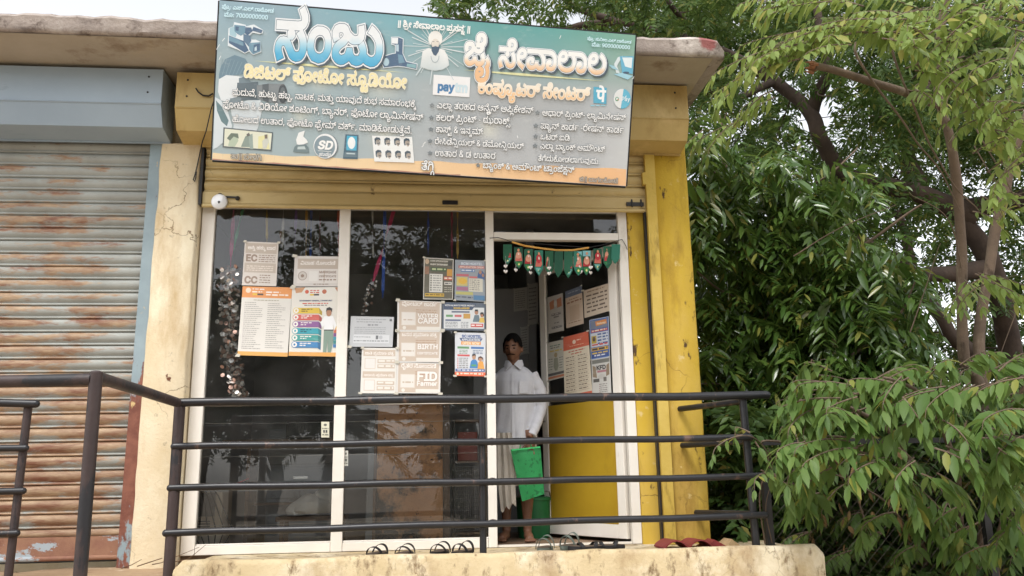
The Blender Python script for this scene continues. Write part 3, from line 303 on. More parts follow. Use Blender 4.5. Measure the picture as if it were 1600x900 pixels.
-5 3 -9 0 -7 -4 -3 -5 -2 -11 2 -7 5 -5 7 0 3 2 1 2 0 5 -3 3 -7 1 -37 0 0 10 40 0 7 -2 3 -2 4 -3 2 -5 1 -5 -2 -7 -1 -2 -5 -4 289 3 61 28 -2 -7 1 -5 2 -5 4 -4 4 -2 5 -1 10 1 5 4 6 6 4 8 1 8 -1 5 -5 1 -6 -1 -6 -8 0 0 7 -3 3 -6 -1 -4 -3 -1 -7 0 -5 3 -4 5 -3 7 -1 8 2 3 1 4 4 2 9 10 0 1 -7 4 -5 7 -3 6 0 5 2 4 7 1 9 -3 10 -5 9 -6 7 -8 4 -7 3 19 0 6 -4 8 -11 5 -13 1 -7 -1 -8 -2 -7 -3 -5 -5 -4 -5 -2 -6 -1 -8 1 -6 3 -6 6 -2 4 4 1 -6 -7 -5 -5 -7 -2 16 4 59 0 10 67 0 9 2 4 4 0 6 -3 6 -5 7 8 5 5 -7 4 -8 1 -8 -2 -7 -3 -5 -7 -4 -12 -1 27 114 -2 -9 2 -8 3 -7 6 -6 7 6 6 11 -10 6 -3 7 -1 7 2 2 1 4 5 3 10 -1 8 
-3 8 -3 6 -5 5 -6 5 -7 3 5 9 12 -7 9 -10 7 -12 2 -14 -2 -11 -5 -9 -8 -6 191 2 44 27 -2 -9 2 -7 6 -5 9 -1 13 2 14 5 8 10 9 2 2 2 -2 -21 0 0 10 62 0 9 1 3 3 1 6 -2 6 -6 9 8 5 8 -12 2 -8 0 -5 -1 -5 -5 -5 -5 -3 -6 -1 3 -1 6 -6 5 -8 2 -7 1 -7 0 -10 -3 -11 -3 -4 -7 -6 -4 -1 -7 0 -7 1 -6 3 -7 10 4 1 -3 -6 -5 -5 -6 -3 25 28 8 6 2 4 3 4 5 1 6 9 0 4 -10 6 -5 8 0 6 4 4 9 0 11 -4 12 -6 7 -4 4 -6 2 -13 2 -14 -3 -5 -3 -4 -4 -4 -4 -3 -9 -1 -14 3 -10 4 -3 198 2 61 28 -2 -7 1 -5 2 -5 4 -4 4 -2 5 -1 10 1 5 4 6 6 4 8 1 8 -1 5 -5 1 -6 -1 -6 -8 0 0 7 -3 3 -6 -1 -4 -3 -1 -7 0 -5 3 -4 5 -3 7 -1 8 2 3 1 4 4 2 9 10 0 
1 -7 4 -5 7 -3 6 0 5 2 4 7 1 9 -3 10 -5 9 -6 7 -8 4 -7 3 19 0 6 -4 8 -11 5 -13 1 -7 -1 -8 -2 -7 -3 -5 -5 -4 -5 -2 -6 -1 -8 1 -6 3 -6 6 -2 4 4 1 -6 -7 -5 -5 -7 -2 34 4 59 0 10 63 0 7 1 5 1 4 5 1 8 -2 4 -5 4 -5 0 -6 -1 -4 -4 -1 -6 -4 5 6 0 4 -1 1 -5 -3 -4 -6 -1 -3 2 -2 3 -1 5 1 6 4 5 6 4 9 1 9 -1 6 -5 5 -7 1 -8 -2 -8 -4 -7 -7 -4 -13 -2 67 1 6 24 15 1 -1 -2 -8 -9 -22 -8 0 6 31 200 4 44 29 -2 -10 2 -8 5 -5 7 -2 10 0 6 4 9 6 6 5 2 11 2 4 -1 8 -2 4 -4 -1 7 -4 6 -7 5 -8 2 19 1 1 -1 5 -5 3 -4 1 -6 -1 -5 4 3 7 3 5 1 8 0 9 -4 6 -7 3 -8 0 -11 -4 -8 -6 -7 -9 -3 -9 0 -5 0 -8 5 -4 5 -2 4 2 -1 -1 -1 -4 -6 
-3 -3 -6 -3 16 30 8 7 1 5 3 2 5 1 5 -1 7 -3 5 -5 2 -6 2 -7 -2 -5 -3 -3 -4 -1 -6 2 -6 2 -5 5 -3 15 70 8 10 2 4 4 2 5 0 8 -3 5 -4 4 -6 1 -6 0 -6 -2 -4 -4 -2 -5 1 -9 3 -5 5 -3 16 4 59 0 10 69 0 9 2 4 4 0 6 -3 6 -5 7 8 5 5 -7 4 -8 1 -9 -2 -8 -5 -4 -8 -3 -9 -1 200 1 75 70 -2 -9 2 -6 3 -7 10 4 0 -7 -9 -4 -2 -6 -3 -8 -1 -6 1 -5 2 -4 3 -4 4 -2 7 0 7 2 4 6 8 17 12 2 3 1 4 -1 4 -3 3 -6 1 -7 -1 -2 -2 -1 -3 0 -6 2 -3 -9 -4 -3 6 -1 6 1 6 4 6 4 2 6 2 13 0 7 -4 3 -3 2 -4 1 -8 -3 -8 -5 -5 -15 -11 -4 -5 -1 -4 1 -4 3 -3 6 -2 6 0 6 2 4 4 3 9 9 0 3 -10 7 -5 9 0 6 2 4 5 2 6 0 8 -2 8 -3 7 -4 5 -8 8 -8 3 6 9 12 -7 
6 -6 6 -7 3 -9 2 -9 0 -13 -4 -10 -5 -5 -9 -5 30 1 53 -28 -46 -7 1 -4 2 -2 4 -1 5 1 4 3 3 12 7 1 4 -4 2 -5 -1 -2 -2 0 -4 -8 -3 -1 6 1 5 5 4 9 2 8 -1 5 -4 1 -5 -2 -5 -3 -4 -11 -6 -1 -4 2 -1 5 -1 4 2 3 2 1 5 9 0 1 -4 3 -4 5 -1 4 1 3 1 2 3 1 12 -2 12 -6 13 8 4 6 -12 4 -13 -1 -13 -3 -9 -3 -3 -5 -3 -9 -1 -8 2 -6 8 3 0 -5 -7 -5 -2 178 1 47 60 -2 -8 2 -7 4 -15 21 -3 3 -4 0 -5 -1 -3 -3 -1 -3 1 -9 5 -10 -10 -4 -5 12 -1 11 1 5 3 5 3 3 4 3 5 1 6 0 9 -4 4 -4 11 -16 4 -4 5 -1 8 1 4 3 2 8 0 7 -2 8 -3 8 -5 6 -6 5 -11 4 -42 0 0 10 66 0 0 -10 -7 0 1 1 6 -4 8 -11 5 -13 0 -13 -3 -10 -6 -7 -4 -2 156 2 61 38 -2 
-14 2 -6 3 -7 5 -5 7 -1 5 -1 6 1 6 10 -1 -1 -7 2 -6 3 -4 5 -3 8 -2 10 0 6 0 8 3 6 5 2 6 0 7 -3 6 -6 4 -8 2 -8 -1 -2 -1 -1 -3 1 -3 5 -2 7 1 4 2 3 5 0 3 -1 9 -5 5 -8 4 15 1 5 -5 3 -10 1 -6 -2 -3 -2 -5 -2 -4 -8 -5 -9 -2 -10 3 -5 3 -1 3 -1 5 0 4 2 5 3 2 10 3 7 0 8 -2 9 -4 5 -7 3 -8 -1 -12 -5 -9 -7 -6 -9 -3 15 5 59 0 10 45 0 9 2 4 4 -1 6 -2 6 -5 7 8 5 8 -12 2 -8 -1 -9 -3 -4 -6 -5 -11 -2 16 2 17 12 -22 0 -6 -3 -4 -4 -3 -7 -3 -9 -1 -45 0 0 9 40 0 -3 -2 -2 9 1 9 4 4 6 3 10 0 6 -2 4 -4 11 -12 -23 0 -5 3 -4 -5 2 9 1 5 1 3 3 0 4 -3 5 -6 1 -4 -2 334 6 19 38 -2 -12 2 -6 4 -5 4 -7 11 -2 6 -1 10 2 14 7 11 
10 8 14 2 13 -1 6 -4 5 -4 7 -11 3 -16 -3 -14 -7 -12 -10 -7 16 38 8 10 2 7 5 4 9 2 11 -1 10 -5 8 -7 6 -10 1 -9 -1 -7 -5 -5 -8 -2 -12 2 -11 5 -8 7 -5 27 90 -2 -9 2 -7 3 -7 6 -6 7 6 6 8 -8 9 -5 10 0 3 1 5 3 3 6 1 7 -1 8 -2 7 -4 7 -5 5 -6 4 -8 3 18 0 10 -8 5 -8 3 -10 0 -12 -2 -10 -7 -8 -7 -4 27 136 -2 -9 2 -7 3 -7 6 -7 7 7 6 8 -8 8 -5 11 0 3 1 5 3 3 6 1 7 -1 8 -2 7 -4 7 -5 5 -6 4 -8 3 18 0 8 -6 7 -11 3 -9 0 -12 -2 -10 -7 -8 -7 -4 15 75 59 0 10 22 0 6 3 2 4 -1 5 -2 6 -5 7 8 5 7 -9 3 -8 0 -8 -2 -7 -6 -5 -7 -2 4 122 59 0 10 26 0 0 -10 198 2 61 28 -2 -7 1 -5 2 -5 4 -4 4 -2 5 -1 10 1 5 4 6 6 4 8 1 8 
-1 5 -5 1 -6 -1 -6 -8 0 0 7 -3 3 -6 -1 -4 -3 -1 -7 0 -5 3 -4 5 -3 7 -1 8 2 3 1 4 4 2 9 10 0 1 -7 4 -5 7 -3 6 0 5 2 4 7 1 9 -3 10 -5 9 -6 7 -8 4 -7 3 19 0 6 -4 8 -11 5 -13 1 -7 -1 -8 -2 -7 -3 -5 -5 -4 -5 -2 -6 -1 -8 1 -6 3 -6 6 -2 4 4 1 -6 -7 -5 -5 -7 -2 16 4 59 0 10 67 0 9 2 4 4 0 6 -3 6 -5 7 8 5 5 -7 4 -8 1 -8 -2 -7 -3 -5 -7 -4 -12 -1 63 1 28 -44 5 11 -11 8 -4 6 -1 7 -1 8 1 7 3 6 4 4 6 2 8 1 9 -1 10 -5 14 -10 15 9 6 11 -16 4 -11 2 -12 0 -11 -2 -9 -2 -8 -4 -6 -8 -6 -10 -5 -12 -1 -12 1 -13 6 -14 13 191 2 61 27 -2 -9 2 -7 6 -5 9 -1 13 2 14 5 8 10 9 2 2 2 -2 -21 0 0 10 59 0 10 2 5 4 1 5 -1 6 -4 
5 -7 1 -6 -1 -4 -4 -1 -6 -3 5 7 0 3 -2 0 -4 0 -2 -5 -3 -4 0 -3 2 -2 5 -1 5 4 8 8 5 11 1 8 -3 5 -3 4 -7 1 -8 0 -6 -6 -9 -6 -3 -7 -2 1 1 8 -5 6 -8 2 -6 2 -14 0 -7 -3 -11 -3 -4 -7 -6 -4 -1 -7 0 -7 1 -6 3 -7 10 4 1 -3 -6 -5 -5 -6 -3 25 28 8 6 2 4 3 4 5 1 6 9 0 4 -10 6 -5 8 0 6 4 4 9 0 12 -3 9 -7 9 -4 4 -6 2 -13 2 -14 -3 -5 -3 -4 -4 -4 -4 -3 -9 -1 -14 3 -10 4 -3 158 2 60 34 -2 -16 3 -9 5 -4 7 -1 10 3 7 6 5 8 3 16 3 4 2 3 6 -1 6 -2 2 -5 2 -10 -1 -3 -1 -2 -3 0 -6 1 -2 -9 -4 -2 6 0 7 3 5 4 2 5 2 6 1 12 -1 6 -3 3 -3 3 -7 0 -5 -2 -5 -2 -4 -4 -3 -5 -2 -20 -4 -4 -3 -2 -4 1 -6 5 -5 10 -1 12 0 8 2 6 4 4 5 
3 6 0 11 -2 9 -4 7 -9 7 1 2 9 0 9 -8 5 -10 2 -11 0 -5 -3 -10 -4 -7 -11 -8 -10 -3 19 4 59 0 10 47 0 6 1 4 1 3 5 0 5 -3 6 -5 7 8 5 8 -12 2 -8 -1 -9 -3 -4 -5 -4 -13 -3 -7 0 -14 2 -12 -2 201 3 72 27 -2 -9 2 -6 4 -5 9 -1 7 2 6 4 6 16 11 4 5 2 3 0 4 -2 4 -3 1 -8 1 -4 -1 -2 -2 -1 -3 0 -6 2 -3 -9 -4 -3 6 -1 6 1 6 4 6 4 2 6 2 13 0 7 -4 3 -3 2 -4 1 -8 -3 -8 -5 -5 -15 -11 -4 -5 -1 -4 1 -4 3 -3 6 -2 9 1 5 3 3 5 1 6 10 0 3 -10 7 -5 9 0 6 2 4 5 2 6 -1 12 -2 7 -4 7 -5 5 -6 4 -7 3 17 0 10 -8 6 -11 3 -14 -1 -8 -3 -7 -6 -8 -9 -5 -7 -1 -7 1 -8 5 -7 9 4 0 -5 -7 -4 -3 -6 -3 4 44 -18 0 20 10 0 1 -20 15 54 59 0 10 
22 0 6 3 2 4 0 5 -3 6 -5 7 8 5 7 -9 3 -8 0 -8 -2 -7 -6 -5 -7 -2 289 4 61 28 -2 -7 1 -5 2 -5 4 -4 4 -2 5 -1 10 1 5 4 6 6 4 8 1 8 -1 5 -5 1 -6 -1 -6 -8 0 0 7 -3 3 -6 -1 -4 -3 -1 -7 0 -5 3 -4 5 -3 7 -1 8 2 3 1 4 4 2 9 10 0 1 -7 4 -5 7 -3 6 0 5 2 4 7 1 9 -3 10 -5 9 -6 7 -8 4 -7 3 19 0 6 -4 8 -11 5 -13 1 -7 -1 -8 -2 -7 -3 -5 -5 -4 -5 -2 -6 -1 -8 1 -6 3 -6 6 -2 4 4 1 -6 -7 -5 -5 -7 -2 16 4 59 0 10 67 0 9 2 4 4 0 6 -3 6 -5 7 8 5 5 -7 4 -8 1 -8 -2 -7 -3 -5 -7 -4 -12 -1 27 114 -2 -9 2 -8 3 -7 6 -6 7 6 6 9 -8 8 -5 10 0 3 1 6 3 2 6 2 7 -1 8 -3 7 -4 7 -5 5 -6 4 -7 3 17 0 8 -6 7 -11 3 -9 1 -12 -3 -10 -7 
-8 -7 -4 4 100 59 0 10 26 0 0 -10 163 2 36 41 -2 -14 3 -8 3 -7 6 -4 7 -2 5 -1 10 2 12 2 6 5 6 7 5 2 -2 -18 0 0 10 48 0 10 2 3 4 0 6 -3 6 -5 7 8 5 8 -12 2 -5 0 -7 -2 -6 -2 -3 -6 -5 -4 -1 0 1 8 -7 4 -7 2 -12 -1 -12 -5 -12 -6 -6 -13 -5 16 41 8 11 2 8 6 4 8 2 10 -2 11 -5 8 -8 5 -10 2 -11 -2 -7 -6 -6 -7 -1 -11 1 -11 5 -8 9 -5 144 3 35 36 -2 -9 1 -7 2 -5 4 -5 4 -3 9 1 9 2 5 4 5 5 3 2 -2 -17 0 0 9 26 0 3 3 1 2 0 4 -2 4 5 1 5 -1 1 -3 0 -6 -1 -4 26 0 0 -9 -18 0 2 2 4 -2 4 -4 3 -4 1 -8 -1 -10 -6 -7 -5 -3 -8 -3 15 36 8 9 1 5 3 4 8 0 7 -3 6 -5 3 -7 2 -11 -1 -5 -2 -4 -4 -2 -6 0 -5 3 -5 4 -5 34 4 59 0 10 
41 0 6 2 5 3 1 5 0 7 -3 4 -6 2 -7 0 -3 -2 -3 -5 -1 -4 -3 5 6 0 4 -1 1 -5 -3 -4 -6 -1 -5 3 -1 5 0 6 3 6 6 4 7 2 10 -1 7 -3 5 -6 3 -8 0 -7 -3 -8 -6 -5 -6 -2 -8 -2 44 2 32 5 -46 -9 1 -3 1 -4 4 -3 5 0 7 4 5 2 3 1 -1 -9 0 0 8 20 0 -2 -1 3 6 1 6 -4 12 10 2 2 -7 2 -7 -1 -6 -5 -7 1 2 16 0 0 -8 -10 0 1 1 3 -2 3 -6 0 -7 -2 -5 -5 -4 -3 -1 12 5 -38 5 1 3 1 2 5 0 3 -2 4 -4 2 -9 0 -4 -3 -1 -7 1 -3 2 -2 161 1 55 36 -1 -13 2 -9 5 -6 8 -2 10 2 8 5 8 29 22 4 5 1 5 -2 6 -4 4 -5 0 -6 -1 -4 -4 -1 -5 1 -7 10 -14 42 -51 -12 0 -46 54 -4 7 -2 10 0 6 2 5 4 4 4 3 6 2 6 1 9 -2 5 -2 4 -4 3 -7 1 -9 -2 -5 -5 -6 -26 -20 -5 
-6 -2 -7 2 -8 4 -5 6 -2 7 0 8 2 7 4 6 7 3 8 1 10 11 0 -1 -8 -2 -9 -2 -5 -8 -10 -5 -4 -6 -3 204 1 85 28 -2 -7 1 -8 4 -6 6 -3 5 0 7 1 8 3 6 6 4 8 1 6 0 5 -3 4 -6 0 -6 -1 -3 -9 0 1 7 -3 3 -6 -1 -4 -3 -2 -7 1 -5 3 -4 5 -3 11 0 6 2 4 4 3 9 10 0 3 -10 4 -3 5 -2 7 0 4 2 4 4 2 5 1 12 -1 16 -4 10 -7 12 -7 7 -7 5 -12 4 -6 0 -4 -1 -2 -4 0 -4 4 -3 5 0 4 1 3 3 3 7 9 -1 -4 -11 -3 -3 -6 -4 -7 -1 -8 1 -6 3 -3 4 -1 5 0 6 5 7 5 3 5 1 14 -1 9 -4 10 -5 8 -8 6 -10 5 -11 3 -11 1 -16 -2 -12 -5 -11 -5 -4 -5 -2 -9 -2 -10 2 -6 5 -6 7 4 1 -5 -7 -6 -5 -6 -2 204 3 68 30 -2 -10 2 -6 4 -5 6 -3 7 -1 10 2 12 5 10 8 7 10 2 7 
-1 7 -5 3 -7 0 -7 -3 -6 -6 -4 -8 -2 -6 0 -6 2 -8 5 -1 1 3 8 7 -6 4 -1 6 0 4 1 3 2 1 3 0 4 -4 4 -8 -1 -5 -4 -4 -6 -1 -8 1 -11 3 -6 6 -4 10 0 7 2 4 4 3 9 10 0 1 -7 2 -3 4 -3 6 -2 8 0 4 3 3 4 1 4 -1 5 -2 4 -4 5 -10 4 9 7 10 -7 5 -5 2 -8 0 -10 -2 -7 -6 -6 -8 -3 -13 0 -8 4 -8 10 4 0 -9 -10 -7 -3 16 24 52 -6 2 -4 4 -3 7 0 6 3 4 5 4 5 2 7 1 1 -10 -7 -1 -3 -2 -1 -2 0 -3 2 -3 8 -4 41 62 38 0 10 12 0 3 1 7 5 4 8 0 9 -2 3 -3 4 -5 2 -3 0 -4 0 -3 -2 -1 -2 0 -4 1 -2 3 -2 6 0 4 1 4 3 4 5 4 -6 -5 -6 -5 -3 -6 -2 -9 1 -6 2 -4 5 -1 6 1 6 4 4 6 4 7 1 9 -2 7 -5 5 -7 1 -9 -2 -12 -5 -7 -9 -6 -9 -3 240 2 31 62 69 0 
-10 -4 0 0 1 4 -3 5 -6 5 -10 3 -17 0 -24 -11 0 -1 25 -3 17 -3 7 -5 6 -5 3 -6 2 -5 -1 -5 -2 -5 -5 -4 -6 -4 -17 0 -29 -12 0 0 26 4 17 4 7 4 6 7 5 2 -2 -21 0 0 10 37 100 37 -8 1 -3 2 -5 6 -2 4 -1 9 2 12 5 9 8 5 10 2 11 -2 5 -2 -6 -8 -6 3 -9 0 -7 -4 -3 -5 -1 -11 1 -7 5 -5 7 0 3 2 2 4 -1 3 -3 3 -6 1 -38 0 0 10 38 0 7 -1 5 -3 4 -3 2 -5 1 -5 -1 -7 -2 -2 -4 -4 201 2 72 27 -2 -9 2 -6 4 -5 9 -1 7 2 6 4 6 16 11 4 5 2 3 0 4 -2 4 -3 1 -8 1 -4 -1 -2 -2 -1 -3 0 -6 2 -3 -9 -4 -3 6 -1 6 1 6 4 6 4 2 6 2 13 0 7 -4 3 -3 2 -4 1 -8 -3 -8 -5 -5 -15 -11 -4 -5 -1 -4 1 -4 3 -3 6 -2 9 1 5 3 3 5 1 6 10 0 3 -10 7 -5 9 0 
6 2 4 5 2 6 -1 12 -2 7 -4 7 -5 5 -6 4 -7 3 16 0 11 -8 6 -12 3 -13 -1 -8 -3 -7 -6 -8 -9 -5 -7 -1 -7 1 -8 4 -7 10 4 0 -5 -7 -4 -3 -6 -3 4 54 59 0 10 28 0 0 -10 295 2 85 28 -2 -7 1 -8 4 -6 6 -3 5 0 7 1 8 3 6 6 4 8 1 6 0 5 -3 4 -6 0 -6 -1 -3 -9 0 1 7 -3 3 -6 -1 -4 -3 -2 -7 1 -5 3 -4 5 -3 11 0 6 2 4 4 3 9 10 0 3 -10 4 -3 5 -2 7 0 4 2 4 4 2 5 1 12 -1 16 -4 10 -7 12 -7 7 -7 5 -12 4 -6 0 -4 -1 -2 -4 0 -4 4 -3 5 0 4 1 3 3 3 7 9 -1 -4 -11 -3 -3 -6 -4 -7 -1 -8 1 -6 3 -3 4 -1 5 0 6 5 7 5 3 5 1 14 -1 9 -4 10 -5 8 -8 6 -10 5 -11 3 -11 1 -16 -2 -12 -5 -11 -5 -4 -5 -2 -9 -2 -10 2 -6 5 -6 8 4 0 -3 -5 -6 -5 -6 
-3 27 116 -2 -8 2 -8 3 -7 6 -6 7 7 6 10 -10 6 -3 7 -1 6 2 3 1 4 5 2 10 0 8 -2 8 -4 6 -5 5 -6 5 -7 3 6 9 11 -7 9 -10 7 -12 2 -14 -2 -11 -5 -9 -8 -6 178 1 78 60 -2 -8 2 -7 4 -15 21 -3 3 -4 0 -5 -1 -3 -3 -1 -3 1 -9 5 -10 -10 -4 -5 12 -1 11 1 5 3 5 3 3 4 3 5 1 6 0 9 -4 4 -4 11 -16 4 -4 5 -1 8 1 4 3 2 8 0 7 -2 8 -3 8 -5 6 -6 5 -11 4 -42 0 0 10 53 0 6 1 6 1 4 5 0 8 -1 4 -5 4 -7 0 -5 -1 -4 -4 -1 -6 -3 5 6 0 4 -1 1 -3 0 -3 -4 -4 -5 0 -3 2 -3 6 1 8 4 5 6 4 8 1 7 -1 5 -2 6 -5 2 -5 1 -5 0 -9 -4 -7 -5 -5 -11 -3 -11 0 12 1 8 -6 8 -12 2 -7 2 -10 -2 -11 -4 -8 -8 -6 200 4 58 28 -2 -7 1 -5 2 -5 4 -4 4 -2 5 -1 
10 1 5 4 6 6 4 8 1 8 -1 5 -5 1 -6 -1 -6 -8 0 0 7 -3 3 -6 -1 -4 -3 -1 -7 0 -5 3 -4 5 -3 7 -1 8 2 3 1 4 4 2 9 10 0 2 -7 3 -5 8 -4 7 0 4 2 3 4 2 10 -2 12 -3 6 -6 6 9 6 5 -6 4 -7 3 -12 -1 -12 -2 -6 -3 -5 -6 -5 -3 -1 -6 -1 -7 0 -7 2 -5 4 -5 7 4 1 -6 -7 -5 -5 -7 -2 8 50 37 -5 2 -2 5 2 6 5 2 5 -2 3 -6 -3 -5 4 86 -7 -27 40 9 5 27 -40 16 4 59 0 10 68 0 10 2 3 4 -1 6 -2 6 -5 7 8 5 5 -7 4 -8 1 -8 -2 -7 -3 -5 -7 -4 -12 -1 256 2 47 60 -2 -8 2 -7 4 -15 21 -3 3 -4 0 -5 -1 -3 -3 -1 -3 1 -9 5 -10 -10 -4 -5 12 -1 11 1 5 3 5 3 3 4 3 5 1 6 0 9 -4 4 -4 11 -16 4 -4 5 -1 8 1 4 3 2 8 0 7 -2 8 -3 8 -5 6 -6 5 -11 4 
-42 0 0 10 66 0 0 -10 -7 0 1 1 6 -4 8 -11 5 -13 0 -13 -3 -10 -6 -7 -4 -2 37 108 37 -4 0 -7 3 -6 6 -1 4 -1 14 3 10 6 8 9 4 12 1 6 -2 4 -2 -5 -8 -6 3 -9 0 -5 -2 -4 -5 -2 -11 1 -9 5 -5 7 0 3 2 2 4 -2 3 -3 3 -5 1 -38 0 0 10 40 0 7 -2 3 -2 4 -3 2 -5 1 -5 -1 -7 -2 -2 -5 -4 200 4 44 29 -2 -10 2 -8 5 -5 7 -2 10 0 6 4 9 6 6 5 2 11 2 4 -1 8 -2 4 -4 -1 7 -4 6 -7 5 -8 2 19 1 1 -1 5 -5 3 -4 1 -6 -1 -5 4 3 7 3 5 1 8 0 9 -4 6 -7 3 -8 0 -11 -4 -8 -6 -7 -9 -3 -9 0 -5 0 -8 5 -4 5 -2 4 2 -1 -1 -1 -4 -6 -3 -3 -6 -3 16 30 8 7 1 5 3 2 5 1 5 -1 7 -3 5 -5 2 -6 2 -7 -2 -5 -3 -3 -4 -1 -6 2 -6 2 -5 5 -3 15 70 8 10 2 4 
4 2 5 0 8 -3 5 -4 4 -6 1 -6 0 -6 -2 -4 -4 -2 -5 1 -9 3 -5 5 -3 34 4 59 0 10 65 0 7 1 5 1 4 5 1 8 -2 4 -5 4 -5 0 -6 -1 -4 -4 -1 -6 -4 5 6 0 4 -1 1 -5 -3 -4 -6 -1 -3 2 -2 3 -1 5 1 6 4 5 6 4 9 1 9 -1 6 -5 5 -7 1 -8 -2 -8 -4 -7 -7 -4 -13 -2 306 1 99 121 -2 -10 1 -5 2 -4 3 -4 5 -3 4 -1 7 -1 25 -2 9 -3 5 -7 2 -7 -2 -4 -4 -1 -3 0 -8 1 -22 -2 -8 -4 -6 -8 -6 -8 -3 -14 0 -9 2 -4 3 -7 6 -7 13 -3 16 1 9 3 8 7 9 8 5 7 0 6 0 4 -2 5 -3 3 -6 -1 -11 -3 -6 -6 -4 -8 -3 -8 0 -8 4 -6 5 3 8 4 -5 6 -3 5 0 8 1 3 3 1 3 0 6 -2 2 -4 2 -5 0 -3 -1 -5 -4 -2 -3 -2 -9 0 -8 1 -9 4 -10 6 -5 8 -3 13 0 7 3 3 4 2 4 1 7 -1 24 1 6 
3 5 6 6 5 2 9 0 7 -1 7 -5 4 -7 2 -9 0 -23 3 -9 6 -6 5 -1 6 0 7 1 5 5 3 7 0 6 -1 10 -4 9 -6 8 -9 7 7 8 10 -9 7 -10 4 -7 1 -8 1 -13 -3 -11 -7 -8 -9 -5 156 2 61 38 -2 -14 2 -6 3 -7 5 -5 7 -1 5 -1 6 1 6 10 -1 -1 -7 2 -6 3 -4 5 -3 8 -2 10 0 6 0 8 3 6 5 2 6 0 7 -3 6 -6 4 -8 2 -8 -1 -2 -1 -1 -3 1 -3 5 -2 7 1 4 2 3 5 0 3 -1 9 -5 5 -8 4 15 1 5 -5 3 -10 1 -6 -2 -3 -2 -5 -2 -4 -8 -5 -9 -2 -10 3 -5 3 -1 3 -1 5 0 4 2 5 3 2 10 3 7 0 8 -2 9 -4 5 -7 3 -8 -1 -12 -5 -9 -7 -6 -9 -3 4 5 59 0 10 54 0 0 -10 367 5 61 28 -2 -7 1 -5 2 -5 4 -4 4 -2 5 -1 10 1 5 4 6 6 4 8 1 8 -1 5 -5 1 -6 -1 -6 -8 0 0 7 -3 3 -6 -1 -4 -3 
-1 -7 0 -5 3 -4 5 -3 7 -1 8 2 3 1 4 4 2 9 10 0 1 -7 4 -5 7 -3 6 0 5 2 4 7 1 9 -3 10 -5 9 -6 7 -8 4 -7 3 19 0 6 -4 8 -11 5 -13 1 -7 -1 -8 -2 -7 -3 -5 -5 -4 -5 -2 -6 -1 -8 1 -6 3 -6 6 -2 4 4 1 -6 -7 -5 -5 -7 -2 16 4 59 0 10 67 0 9 2 4 4 0 6 -3 6 -5 7 8 5 5 -7 4 -8 1 -8 -2 -7 -3 -5 -7 -4 -12 -1 27 114 -2 -9 2 -8 3 -7 6 -6 7 6 6 9 -8 8 -5 10 0 3 1 6 3 2 6 2 7 -1 8 -3 7 -4 7 -5 5 -6 4 -7 3 17 0 8 -6 7 -11 3 -9 1 -12 -3 -10 -7 -8 -7 -4 4 100 59 0 10 26 0 0 -10 37 164 37 -5 0 -6 3 -6 6 -1 4 -2 9 2 12 6 9 7 5 11 2 10 -2 5 -2 -5 -8 -6 3 -9 0 -7 -4 -3 -5 -1 -11 1 -7 5 -5 7 0 3 2 1 4 -1 3 -3 3 -5 1 -38 
0 0 10 37 0 7 -1 6 -3 4 -3 2 -5 0 -5 -1 -7 -1 -2 -5 -4 222 4 35 36 -2 -9 1 -7 2 -5 4 -5 4 -3 9 1 9 2 5 4 5 5 3 2 -2 -17 0 0 9 26 0 3 3 1 2 0 4 -2 4 5 1 5 -1 1 -3 0 -6 -1 -4 26 0 0 -9 -18 0 2 2 4 -2 4 -4 3 -4 1 -8 -1 -10 -6 -7 -5 -3 -8 -3 15 36 8 9 1 5 3 4 8 0 7 -3 6 -5 3 -7 2 -11 -1 -5 -2 -4 -4 -2 -6 0 -5 3 -5 4 -5 4 4 59 0 10 49 0 0 -10 37 91 37 -4 0 -7 3 -6 6 -1 4 -1 14 3 10 6 8 9 4 12 1 6 -2 4 -2 -5 -8 -5 3 -10 0 -5 -2 -4 -5 -2 -11 1 -9 5 -5 7 0 3 2 1 4 -1 3 -3 3 -5 1 -38 0 0 10 40 0 7 -2 3 -2 4 -3 2 -5 1 -5 -1 -7 -2 -2 -5 -4 142 1 35 69 59 -43 0 -5 -1 -4 -2 -2 -3 -1 -3 1 -5 3 -3 6 -2 24 0 
0 -10 -25 -1 -3 -1 -4 -4 -1 -6 3 -5 4 -2 9 -1 0 -10 -14 2 -3 1 -5 4 -3 7 0 10 1 4 3 4 5 2 1 0 -9 6 -3 8 1 8 5 7 5 3 8 2 46 1 192 2 60 27 -2 -9 2 -7 6 -5 9 -1 13 2 14 5 8 10 9 2 2 2 -2 -21 0 0 10 63 0 9 1 3 3 1 6 -2 6 -6 9 8 5 8 -12 2 -8 0 -5 -2 -5 -4 -5 -5 -3 -6 -1 0 1 4 -2 7 -8 1 -7 -1 -9 -5 -6 -3 -3 -4 -1 -5 -1 -6 1 -5 2 -3 5 -1 3 0 6 2 4 6 4 6 1 5 -1 10 -4 4 -5 4 -9 1 -12 -3 -9 -4 -5 -7 -5 -5 -1 -7 0 -10 3 -5 4 -4 7 4 1 -3 -6 -5 -5 -6 -3 38 28 8 6 2 4 3 3 4 2 6 9 0 4 -9 6 -5 9 0 7 3 3 4 1 7 -1 7 -2 7 -5 4 -6 1 -4 -1 -2 -1 0 -4 2 -3 4 -1 5 1 3 3 2 4 0 4 -1 3 -3 5 -10 6 -12 2 -16 -2 -6 -2 -4 
